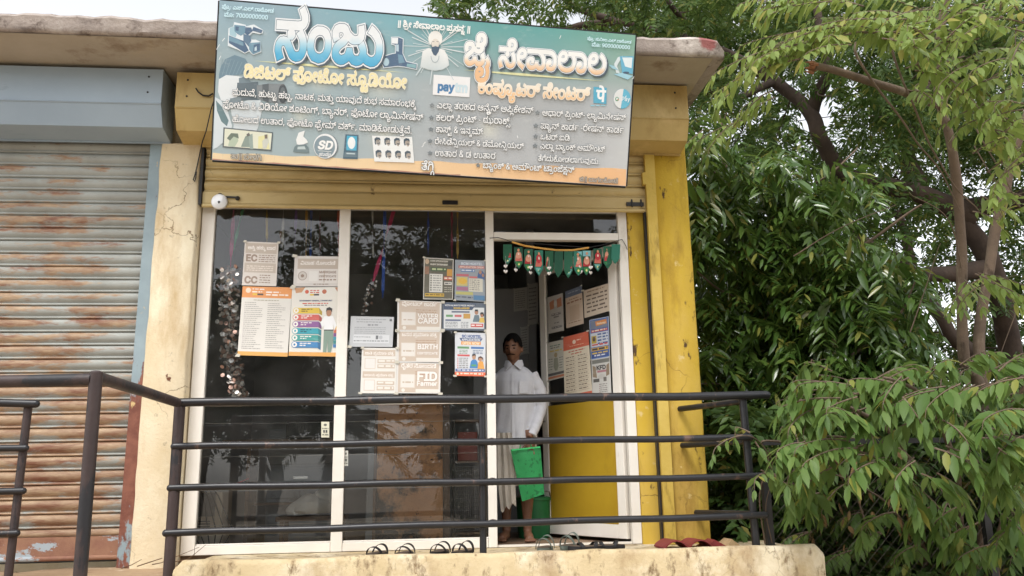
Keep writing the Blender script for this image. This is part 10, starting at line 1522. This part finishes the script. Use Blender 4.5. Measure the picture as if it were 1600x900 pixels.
for x, y, r in ((700,14,.28),(735,-10,.38),(752,48,.24),(790,-14,.36),(800,52,.28),(838,66,.22),(850,-12,.42),(880,60,.28),(905,12,.5),(930,62,.34),(950,-20,.5),(975,40,.55),(1010,70,.5),(1040,0,.7),(1060,60,.6),(1100,120,.5),(1110,20,.7),(1160,80,.6),(1180,-10,.7),(1240,60,.6),(1150,170,.5),(1300,10,.7),(1330,90,.7),(1390,10,.7),(1420,120,.7),(1480,40,.7),(1540,100,.7),(1600,40,.8),(1360,170,.55),(1320,250,.4),(1400,200,.6),(1470,200,.6),(1560,200,.7),(1610,150,.7),(1250,130,.32),(1210,230,.45),(1160,260,.5),(1120,330,.6),(1200,330,.5),(1270,300,.4),(1340,340,.5),(1390,270,.4),(1430,350,.45),(1380,420,.4),(1330,410,.5),(1270,400,.55),(1480,380,.45),(1550,330,.5),(1600,260,.6),(1590,400,.6),(1530,470,.35),(1590,520,.5),(1610,600,.6),(1470,590,.3),(1390,500,.3),(1350,520,.5),(1300,480,.5)):
    cl.append((x, y, 11.2+rng.uniform(-1.4, 2.4), r*1.08)); 
    if y < 260: cl.append((x+rng.uniform(-40, 40), y+rng.uniform(-30, 30), 13.5+rng.uniform(-1, 1.5), r*1.0))
for x in range(1080, 1640, 52):
    for y in range(20, 640, 58):
        if not (1205 < x < 1290 and 130 < y < 215) and not (1390 < x < 1480 and 440 < y < 560) and rng.random() < .8: cl.append((x+rng.uniform(-26, 26), y+rng.uniform(-26, 26), 13.2+rng.uniform(-.8, 2), .62))
C = clumps(cl, 165, 0); n = len(C); D = rnd(n, .8)+np.array((0, 0, -.12)); 
leafmesh('crown', [fronds(C, D, rng.uniform(.20, .36, n), 7, .085, .028, .35)], m_leafA, A)
# fine twigs among the crown
mb = MB()
for k in range(70):
    p = C[rng.integers(n)]; q = min(LA, key=lambda a: np.linalg.norm(a-p)); 
    if np.linalg.norm(q-p) < 2.2: mb.tube(curve([q, (p+q)/2+rnd(1, .08)[0], p], 4), [.012, .011, .010, .011, .009, .008, .007, .006, .004], 5)
mb.build('twigs', m_darkbark, A)['kind'] = 'stuff'

# ------------------------------------------------------------------ mast tree: long glossy drooping leaves beside the yellow pier
b0 = PD(1128, 640, 8.3); T2 = empty('mast_tree', (b0[0], b0[1], ROADZ), 'slender tree of long glossy drooping dark leaves close beside the yellow pier', 'tree')
mb = MB(); PB2 = []
def lb(pts, r0, r1): PB2.extend(limbs(mb, [PD(*p) for p in pts], r0, r1, 8, .03))
PB2.extend(limbs(mb, [v3((b0[0]+.05, b0[1], ROADZ-.05)), PD(1172, 640, 8.4), PD(1165, 480, 8.3), PD(1160, 400, 8.3), PD(1135, 260, 8.2), PD(1122, 180, 8.2)], .06, .02, 9, .02))
lb([(1168,540,8.3), (1240,430,8.0), (1320,400,7.7), (1400,345,7.5), (1440,320,7.4)], .028, .008); lb([(1172,620,8.3), (1260,600,7.8), (1330,560,7.4), (1400,500,7.2), (1430,440,7.1)], .026, .006); lb([(1160,400,8.3), (1230,320,8), (1300,270,7.8), (1340,230,7.8)], .022, .006)
lb([(1165,480,8.3), (1110,440,8), (1085,420,7.8)], .016, .005); lb([(1140,290,8.2), (1100,250,8), (1080,230,7.8)], .014, .005); lb([(1172,620,8.3), (1130,600,7.9), (1095,600,7.6)], .014, .005); lb([(1260,600,7.8), (1300,640,7.6), (1360,650,7.3)], .014, .005)
mb.build('trunk', m_bark, T2, smooth=True)
cl = [(1095,215,7.9,.26),(1130,260,8.2,.38),(1100,300,8.0,.32),(1165,310,8.3,.42),(1210,265,8,.30),(1085,380,8,.26),(1130,360,8.1,.42),(1190,380,8.1,.42),(1250,330,7.9,.40),(1310,290,7.8,.30),(1150,450,8.3,.45),(1100,480,8.2,.30),(1215,450,8,.45),(1280,400,7.8,.42),(1340,400,7.6,.38),(1250,500,7.8,.48),(1180,530,8.1,.48),(1110,560,7.9,.36),(1320,470,7.6,.45),(1380,440,7.4,.36),(1400,500,7.3,.34),(1350,540,7.5,.42),(1290,560,7.6,.48),(1220,590,7.8,.48),(1150,610,8,.45),(1395,560,7.3,.30),(1120,660,7.8,.40),(1180,680,7.9,.42),(1250,660,7.6,.42),(1320,620,7.4,.40),(1140,760,8.2,.45),(1220,740,8,.4),(1290,720,7.8,.4),(1120,820,8.4,.4),(1370,680,7.8,.4)]
cl += [(x+rng.uniform(-25, 25), y+rng.uniform(-20, 20), d+.9, r*.9) for x, y, d, r in cl[4:30]]
C = clumps(cl, 260, 0); n = len(C)
# leaves hang in tufts from short twigs
tw = C[::3]; n = len(tw); k = 4; P = np.repeat(tw, k, 0)+rnd(n*k, .035); D = rnd(n*k, .55)*np.array((1, 1, .6))+np.array((0, 0, -.55)); L = rng.uniform(.13, .24, n*k)
CF = C[rng.random(len(C)) < .8]; nf = len(CF); fr = fronds(CF, rnd(nf, .6)*np.array((1, 1, .6))+np.array((0, 0, -.35)), rng.uniform(.22, .38, nf), 6, .12, .030, .5, 2)
leafmesh('crown', [fr, blades(P, D, rnd(n*k, .7)+np.array((0, -.5, .6)), L, L*rng.uniform(.22, .34, n*k), .30, .25, 2)], m_leafB, T2)

# ------------------------------------------------------------------ slim grey-brown tree with a broken branch, fresh pale leaves at the top right
c0 = PD(1525, 700, 6.9); T3 = empty('slim_tree', (c0[0], c0[1], ROADZ), 'slim grey-brown two-stemmed tree with a broken-off branch and fresh pale green leaves', 'tree')
mb = MB()
limbs(mb, [v3((c0[0], c0[1], ROADZ-.05)), PD(1535, 640, 6.9), PD(1506, 560, 6.85), PD(1503, 420, 6.8), PD(1498, 300, 6.7), PD(1478, 200, 6.6), PD(1466, 150, 6.6), PD(1468, 60, 6.5), PD(1490, -40, 6.4)], .052, .028, 12, .02)
limbs(mb, [PD(1535, 640, 6.9), PD(1530, 520, 7.0), PD(1552, 380, 7.0), PD(1580, 250, 6.9), PD(1620, 150, 6.8)], .050, .036, 12, .03)
stub = limbs(mb, [PD(1474, 166, 6.6), PD(1430, 152, 6.4), PD(1370, 130, 6.2), PD(1310, 112, 6.0), PD(1272, 104, 5.9)], .036, .026, 10, .015)
for pts, r in (([(1340,65,6.0), (1342,90,6.0), (1380,150,6.1), (1430,220,6.2), (1470,270,6.3), (1500,330,6.4)], .011), ([(1392,60,6.0), (1405,110,6.0), (1440,200,6.1), (1490,290,6.3), (1530,330,6.4)], .010), ([(1430,75,5.9), (1440,110,6), (1480,150,6.1), (1560,175,6)], .007), ([(1515,190,6.2), (1560,260,6), (1600,330,5.9), (1640,360,5.8)], .006), ([(1520,230,6.2), (1570,300,6), (1610,300,5.9)], .005), ([(1500,420,6.5), (1480,340,6.3), (1420,300,6.4)], .006), ([(1240,400,7), (1330,350,6.8), (1400,320,6.8)], .006), ([(1525,450,6.5), (1560,440,6.1), (1590,430,6)], .005), ([(1420,520,6.6), (1448,440,6.6), (1470,380,6.6)], .005), ([(1590,480,6), (1560,560,6), (1550,640,6)], .004)):
    limbs(mb, [PD(*p) for p in pts], r, r*.4, 6, .02)
mb.build('trunk', m_bark, T3, smooth=True)
mb = MB(); e = PD(1272, 104, 5.9)
for k in range(14): a = e+rnd(1, .016)[0]; d_ = unit(PD(1262, 103, 5.88)-e); mb.tube([a, a+d_*rng.uniform(.02, .075)+rnd(1, .008)[0]], [.014, .002], 5)
mb.build('broken_end', m_broken, T3)
# leafy sprays as (start px, end px, depth)
SPR = [((1420,62),(1285,40),5.9),((1400,50),(1230,75),5.8),((1330,52),(1195,110),5.7),((1290,66),(1185,92),5.7),((1250,92),(1140,130),5.6),((1330,70),(1262,82),5.6),((1440,30),(1340,20),6),((1480,30),(1400,48),5.8),((1350,10),(1260,-5),6),((1250,8),(1190,18),6),((1300,2),(1205,22),5.9),
       ((1500,70),(1430,60),5.7),((1530,60),(1460,90),5.6),((1560,30),(1500,60),5.5),((1600,50),(1530,40),5.5),((1590,90),(1520,110),5.5),((1450,60),(1420,40),5.4),((1520,100),(1470,130),5.6),((1560,120),(1500,150),5.6),((1600,130),(1545,160),5.5),((1610,170),(1540,190),5.4),((1600,60),(1580,100),5.2),((1480,120),(1530,170),5.6),((1500,150),(1560,210),5.5),((1540,200),(1600,220),5.4),
       ((1520,240),(1570,215),5.5),((1600,240),(1555,290),5.4),((1470,150),(1490,120),5.7),((1430,140),(1460,160),6),((1390,60),(1440,80),5.5),((1430,110),(1480,120),5.6),((1570,270),(1610,250),5.3),((1560,180),(1500,200),5.7),((1590,15),(1560,-10),5.3),((1530,10),(1470,-5),5.6),((1600,330),(1560,300),5.6),((1540,440),(1590,460),5.8),((1525,450),(1505,470),6.2),((1520,330),(1560,345),6),((1480,60),(1530,20),5.3),((1190,150),(1145,200),6.4),((1150,190),(1110,230),7.2),((1100,210),(1075,260),7),((1150,140),(1120,165),7)]
mbt = MB(); packs = []
def spray(a, b, d, ll, w, gap, hang=.35, parts=2):
    A_, B_ = PD(*a, d), PD(*b, d*rng.uniform(.95, 1.02)); m_ = (A_+B_)/2+v3((0, 0, .06*np.linalg.norm(B_-A_)))
    c = curve([A_, m_, B_, B_+(B_-m_)*.25-v3((0, 0, .05))], 8); mbt.tube(c, [.006-.0045*i/len(c) for i in range(len(c))], 5)
    Pp, Dd, Nn, Ll = [], [], [], []
    acc = 0; side = 1
    for i in range(1, len(c)):
        seg = c[i]-c[i-1]; l = np.linalg.norm(seg); acc += l
        while acc > gap:
            acc -= gap; t_ = unit(seg); sd = unit(np.cross(t_, (0, 0, 1)))*side; side = -side
            Pp.append(c[i]-t_*acc); Dd.append(t_*.55+sd*.85+v3((0, 0, -hang))+rnd(1, .22)[0]); Nn.append(v3((0, 0, 1))+rnd(1, .35)[0]); Ll.append(ll*rng.uniform(.5, 1.3)*(1-.35*i/len(c)))
    for _ in range(2): Pp.append(c[-1]); Dd.append(unit(c[-1]-c[-3])+rnd(1, .25)[0]); Nn.append(v3((0, 0, 1))); Ll.append(ll*.7)
    Ll = np.array(Ll); packs.append(blades(Pp, Dd, Nn, Ll, Ll*w*rng.uniform(.85, 1.15, len(Ll)), .3, .22, parts))
for a, b, d in SPR:
    spray(a, b, d, .125, .38, .026, .5)
    for _ in range(2): spray((a[0]+rng.uniform(-30, 30), a[1]+rng.uniform(-24, 2)), (b[0]+rng.uniform(-34, 34), b[1]+rng.uniform(-30, 4)), d+rng.uniform(-.1, .7), .115, .38, .03, .5)
mbt.build('twigs', m_bark, T3, smooth=True)['kind'] = 'stuff'; leafmesh('leaves', packs, m_leafC, T3)

# ------------------------------------------------------------------ sprawling broad-leaved shrub over the fence at the lower right
d0 = PD(1490, 830, 6.3); T4 = empty('sprawling_shrub', (d0[0], d0[1], ROADZ), 'sprawling shrub of broad soft green leaves hanging over the wire fence at the lower right', 'shrub')
mb = MB()
for pts, r in (([(1440,980,6.6), (1440,800,6.4), (1400,690,6.1), (1330,640,5.8), (1250,625,5.5)], .030), ([(1490,980,6.5), (1500,800,6.2), (1480,690,5.9), (1440,620,5.7), (1380,590,5.5)], .032), ([(1520,980,6.5), (1540,780,6.1), (1580,650,5.8), (1620,560,5.6)], .030), ([(1330,980,7), (1345,820,6.6), (1320,740,6.2), (1240,700,5.8), (1190,690,5.5)], .02), ([(1400,980,6.8), (1420,840,6.4), (1380,780,6.1), (1300,740,5.8)], .016), ([(1290,900,6.9), (1325,760,6.6), (1345,690,6.4)], .018), ([(1560,980,6), (1560,840,5.9), (1600,760,5.6)], .02), ([(1330,745,6.1),(1350,810,6.1),(1370,850,6)], .010)):
    limbs(mb, [PD(*p) for p in pts], r, r*.3, 8, .03)
mb.build('trunk', m_bark, T4, smooth=True)
mbt = MB(); packs = []
SD = [((1290,622),(1190,640),5.3),((1330,602),(1250,600),5.4),((1340,620),(1280,660),5.2),((1400,600),(1330,590),5.3),((1420,590),(1370,640),5.2),((1460,610),(1400,640),5.1),((1500,600),(1450,650),5.1),((1540,600),(1480,640),5.2),((1600,590),(1530,620),5.0),((1600,640),(1540,660),4.9),((1480,660),(1510,700),5.0),((1540,680),(1600,710),4.8),((1420,660),(1380,700),5.2),((1300,690),(1215,700),5.2),((1340,700),(1260,730),5.1),((1360,710),(1400,760),5.1),((1380,720),(1330,750),5.1),((1430,720),(1400,760),5.0),((1440,740),(1500,790),4.9),((1460,700),(1520,740),4.9),((1250,720),(1200,750),5.2),((1230,690),(1190,720),5.1),((1300,730),(1260,770),5.2),((1500,720),(1560,760),4.9),((1560,700),(1600,760),4.7),((1540,740),(1590,800),4.9),((1400,760),(1430,800),5.2),((1560,580),(1600,540),5.2),((1500,570),(1540,540),5.5),((1450,590),(1480,550),5.6),((1390,590),(1430,570),5.6),((1300,580),(1260,560),5.8),((1330,640),(1360,690),5.3),((1240,640),(1200,680),5.4),((1210,740),(1230,790),5.3),((1350,660),(1290,640),5.2),((1600,680),(1560,720),4.8),((1410,620),(1440,680),5.1),
      ((1280,770),(1240,800),5.7),((1400,800),(1350,830),5.6),((1460,790),(1420,820),5.5),((1520,820),(1480,850),5.4),((1590,760),(1540,780),5.2),((1600,700),(1570,670),5.3),((1570,640),(1600,600),5.4),((1240,830),(1200,860),6),((1380,830),(1330,860),6),((1440,850),(1400,880),5.8),((1560,850),(1500,880),5.6),((1600,820),(1560,850),5.5),((1480,840),(1530,860),5.7),((1350,800),(1310,820),6.2),((1330,860),(1290,890),6),((1250,860),(1240,900),6.1),((1500,790),(1460,830),5.6),((1560,800),(1600,850),5.4)]
for a, b, d in SD:
    if b[0] < 1225: a, b = (a[0]+28, a[1]), (b[0]+34, b[1])
    b = (b[0], a[1]+(b[1]-a[1])*.7); spray(a, b, d, .15, .38, .021, .55); spray((a[0]+rng.uniform(-24, 24), a[1]+rng.uniform(-8, 4)), (b[0]+rng.uniform(-8, 24), b[1]+rng.uniform(-10, 4)), d+rng.uniform(.05, .3), .14, .38, .023, .5)
    for _ in range(2): spray((a[0]+rng.uniform(-20, 40), a[1]+rng.uniform(-24, 24)), (b[0]+rng.uniform(-14, 40), b[1]+rng.uniform(-20, 34)), d+rng.uniform(.5, 1.6), .12, .40, .034, .55)
mbt.build('twigs', m_bark, T4, smooth=True)['kind'] = 'stuff'; leafmesh('leaves', packs, m_leafD, T4)
P = box_px(90, 1240, 690, 1420, 850, 5.6, 6.6); leafmesh('dry_leaves', [blades(P, rnd(90, .5)+np.array((0, 0, -.8)), rnd(90), rng.uniform(.05, .1, 90), rng.uniform(.02, .035, 90), .3, .6, 2)], m_leafdry, T4)
# thin vine with a few leaves caught on the railing's right post
V = empty('vine', tuple(PD(1190, 845, 5.75)), 'thin vine with a few leaves climbing the right-hand railing post', 'vine')
mbt = MB(); packs = []
limbs(mbt, [PD(1195, 850, 5.75), PD(1188, 770, 5.7), PD(1200, 720, 5.65), PD(1185, 690, 5.6), PD(1160, 680, 5.45), PD(1120, 690, 5.4)], .006, .003, 6, .02)
limbs(mbt, [PD(1205, 850, 5.8), PD(1198, 790, 5.75), PD(1206, 740, 5.7), PD(1200, 700, 5.65)], .004, .002, 5, .03)
for a, b in (((1160,680),(1118,700)), ((1172,676),(1150,668)), ((1180,690),(1205,735)), ((1200,740),(1180,750))): spray(a, b, 5.45, .09, .42, .04, .5)
mbt.build('stem', m_bark, V, smooth=True); leafmesh('leaves', packs, m_leafD, V)
# low undergrowth behind the fence
U = MB(); n = 8500; P = box_px(n, 1105, 640, 1700, 960, 6.3, 9.5); P = P[P[:, 0] > XE+.25]; P = P[P[:, 2] > ROADZ]; n = len(P)
g = bpy.data.objects.new('undergrowth', None); bpy.data.objects.remove(g)
E_ = empty('undergrowth_root', (4, 2, ROADZ)); 
ug = leafmesh('undergrowth', [fronds(P, rnd(n, .7)+np.array((0, 0, .3)), rng.uniform(.16, .30, n), 4, .09, .042, .5, 1)], leafmat('undergrowth_leaf', (.034, .075, .018), (.085, .145, .036), (.20, .18, .05), .45, .3), E_)
ug.parent = None; ug.location = E_.location; bpy.data.objects.remove(E_); tag(ug, kind='stuff')

# ------------------------------------------------------------------ wire fence, with the street side things seen through it
YF = -.45
fp = PY(1203, 845, YF)
t = empty('wire_fence', (fp[0]+1.5, YF, ROADZ), 'chain-link fence with dark angle-iron posts running right from the platform end', 'fence')
fa = PY(1190, 692, YF)
for i in range(4):
    mb = MB(); x = fp[0]+.0+1.62*i; mb.box((x-.025, YF-.025, ROADZ-.05), (x+.025, YF-.018, fa[2]-(.23 if i == 0 else 0))); mb.box((x-.025, YF-.018, ROADZ-.05), (x-.018, YF+.025, fa[2]-(.23 if i == 0 else 0))); mb.build('post', m_dark, t)
mb = MB(); mb.box((fa[0], YF-.03, fa[2]-.018), (fp[0]+4.9, YF+.0, fa[2]+.018)); mb.build('top_rail', m_dark, t)
mb = MB(); z0, z1, x0, x1 = ROADZ+.05, fa[2]-.02, fp[0]+.03, fp[0]+4.86; hgt = z1-z0; s_ = .075
k = -int(hgt/s_)-1
while x0+k*s_ < x1:
    for sg in (1, -1):
        xa = x0+k*s_; pts = []
        m_ = 2
        for q in (0, 1):
            xx = xa+hgt*q if sg > 0 else xa+hgt*(1-q); pts.append(v3((xx, YF+.003*sg, z0+hgt*q)))
        a, b = pts
        def clipx(a, b, xl, s):
            if (a[0]-xl)*s < 0 and (b[0]-xl)*s < 0: return None
            if (a[0]-xl)*s < 0: a = a+(b-a)*(xl-a[0])/(b[0]-a[0])
            elif (b[0]-xl)*s < 0: b = a+(b-a)*(xl-a[0])/(b[0]-a[0])
            return a, b
        r_ = clipx(a, b, x0, 1); r_ = r_ and clipx(*r_, x1, -1)
        if r_ and np.linalg.norm(r_[0]-r_[1]) > .02: mb.tube(list(r_), 0.0014, 4, cap=False)
    k += 1
mb.build('mesh', MAT('rusty_wire', lin(84,78,72), lin(64,58,54), 9, .5, .6), t)

# ------------------------------------------------------------------ houses glimpsed beyond the leaves
def house(x0, x1, y, h, wall, roof, label, name='house'):
    t = empty(name, ((x0+x1)/2, y+2, ROADZ), label, 'house')
    mb = MB(); mb.box((x0, y, ROADZ-.1), (x1, y+4, ROADZ+h)); mb.build('wall', wall, t)
    mb = MB(); mb.add([(x0-.3, y-.4, ROADZ+h-.05), (x1+.3, y-.4, ROADZ+h-.05), (x1+.3, y+2, ROADZ+h+.9), (x0-.3, y+2, ROADZ+h+.9), (x0-.3, y+4.4, ROADZ+h-.05), (x1+.3, y+4.4, ROADZ+h-.05)], [(0,1,2,3), (3,2,5,4), (0,3,4), (1,5,2), (0,4,5,1)]); mb.build('roof', roof, t)
    for i in range(2):
        xw = x0+(x1-x0)*(.25+.45*i); mb = MB(); mb.box((xw, y-.03, ROADZ+.9), (xw+.8, y-.002, ROADZ+1.8)); w = mb.build('window', m_dark, t)
    mb = MB(); mb.box((x0+(x1-x0)*.47, y-.03, ROADZ), (x0+(x1-x0)*.47+.8, y-.002, ROADZ+1.9)); mb.build('door', m_wood, t)
m_white = MAT('whitewash', lin(226,222,214), lin(206,200,190), 2, .9); m_redroof = MAT('red_roof_tile', lin(176,92,76), lin(150,74,60), 4, .8, bump=.3, bscale=8); m_pink = MAT('pink_plaster', lin(206,140,130), lin(190,124,114), 2, .9)
house(4.6, 7.6, 9.2, 1.15, m_white, m_redroof, 'low whitewashed house with a red tile roof, glimpsed through the leaves'); house(8.6, 13, 10.5, 1.1, m_white, m_redroof, 'second pale house with a red roof far right behind the leaves')
a = PD(1330, 840, 8.6); b = PD(1430, 840, 8.6)
t = empty('compound_wall', ((a[0]+b[0])/2, a[1], ROADZ), 'low pink compound wall low in the greenery beyond the fence', 'wall')
mb = MB(); mb.box((a[0]-.6, a[1], ROADZ-.05), (b[0]+.2, a[1]+.2, PD(1380, 838, 8.6)[2])); mb.build('masonry', m_pink, t)
mb = MB(); mb.box((a[0]-.64, a[1]-.03, PD(1380, 838, 8.6)[2]+.001), (b[0]+.24, a[1]+.23, PD(1380, 838, 8.6)[2]+.06)); mb.build('coping', m_white, t)
p = PD(1585, 880, 7.6); mb = MB(); mb.grid(lambda u, v: (p[0]-.35+.9*u, p[1]+.3*v, p[2]-.2+.36*v+.03*math.sin(u*9)), 16, 4); mb.grid(lambda u, v: (p[0]-.35+.9*u, p[1]+.01+.3*v, p[2]-.21+.36*v+.03*math.sin(u*9)), 16, 4)
tag(mb.build('tarpaulin', MAT('bright_green_tarp', lin(40,206,96), lin(30,170,80), 4, .5), smooth=True), 'bright green tarpaulin on the ground at the lower right corner behind leaves', 'tarpaulin')
# an old trunk stub and stones beneath the shrub
# ------------------------------------------------------------------ across the street: what the shop glass reflects
m_leafR = leafmat('roadside_leaf', (.035, .065, .018), (.07, .11, .03), None, .5, .25)
def far_tree(x, y, h, r, seed, label, dens=150, low=.3):
    t = empty('roadside_tree', (x, y, ROADZ), label, 'tree', 'trees across the street'); rr = np.random.default_rng(seed)
    mb = MB(); limbs(mb, [(x, y, ROADZ-.1), (x+.1, y, ROADZ+h*.25), (x-.1, y+.1, ROADZ+h*.5), (x+.2, y, ROADZ+h*.85)], .22, .06, 8, .08)
    cs = []
    for k in range(15):
        a = rr.uniform(0, 6.28); q = rr.uniform(.2, 1)*r; c = v3((x+q*math.cos(a), y+q*math.sin(a), ROADZ+h*rr.uniform(low, 1.0))); cs.append((c, rr.uniform(.45, .8)*r*.62)); limbs(mb, [(x, y, ROADZ+h*rr.uniform(.2, .5)), (v3((x, y, c[2]))+c)/2, c], .06, .02, 6, .05)
    mb.build('trunk', m_darkbark, t, smooth=True); pts = []
    for c, q in cs: u_ = rr.normal(0, 1, (int(dens*q*q), 3)); u_ /= np.linalg.norm(u_, axis=1, keepdims=True); pts.append(c+u_*q*rr.uniform(.3, 1, (len(u_), 1)))
    P = np.concatenate(pts); n = len(P); leafmesh('crown', [fronds(P, rnd(n, .8), .34, 5, .14, .06, .3)], m_leafR, t)
far_tree(-4.6, -15.5, 7.0, 3.0, 1, 'broad tree across the street, mirrored in the left window'); far_tree(.8, -17, 8.0, 3.4, 2, 'tall tree across the street, mirrored in the middle window', 190, .1); far_tree(-10, -18, 7.5, 3.2, 3, 'tree across the street beyond the left edge of the window mirror'); far_tree(6.5, -18, 7.5, 3.2, 4, 'tree across the street to the right, mirrored in the door')
def palm(x, y, h, seed, label):
    t = empty('palm_tree', (x, y, ROADZ), label, 'tree'); rr = np.random.default_rng(seed); mb = MB(); top = v3((x+.3, y, ROADZ+h)); limbs(mb, [(x, y, ROADZ-.1), (x+.1, y, ROADZ+h*.5), top], .13, .09, 8, .02); mb.build('trunk', m_bark, t, smooth=True); packs = []
    for k in range(18):
        a = 2*math.pi*k/18+rr.uniform(-.1, .1); e = rr.uniform(-.1, .9); d = v3((math.cos(a)*math.cos(e), math.sin(a)*math.cos(e), math.sin(e))); m_ = 26; s = np.linspace(.1, 1, m_); L = 1.9
        c = top+np.outer(s*L, d)+np.outer(-s**2*L*.65, (0, 0, 1)); sd = unit(np.cross(d, (0, 0, 1)))
        for q in (-1, 1): packs.append(blades(c, np.tile(d*.6+sd*q*.7+v3((0, 0, -.5)), (m_, 1))+rr.normal(0, .08, (m_, 3)), np.tile((0, 0, 1.0), (m_, 1)), .55*np.sin(np.pi*(.12+.8*s)), np.full(m_, .035), .3, .2, 1))
    leafmesh('fronds', packs, m_leafR, t)
palm(-3.0, -12.5, 2.6, 5, 'young palm across the street, mirrored low in the left window'); palm(-5.8, -13.2, 3.2, 6, 'second palm across the street, mirrored at the edge of the left window')
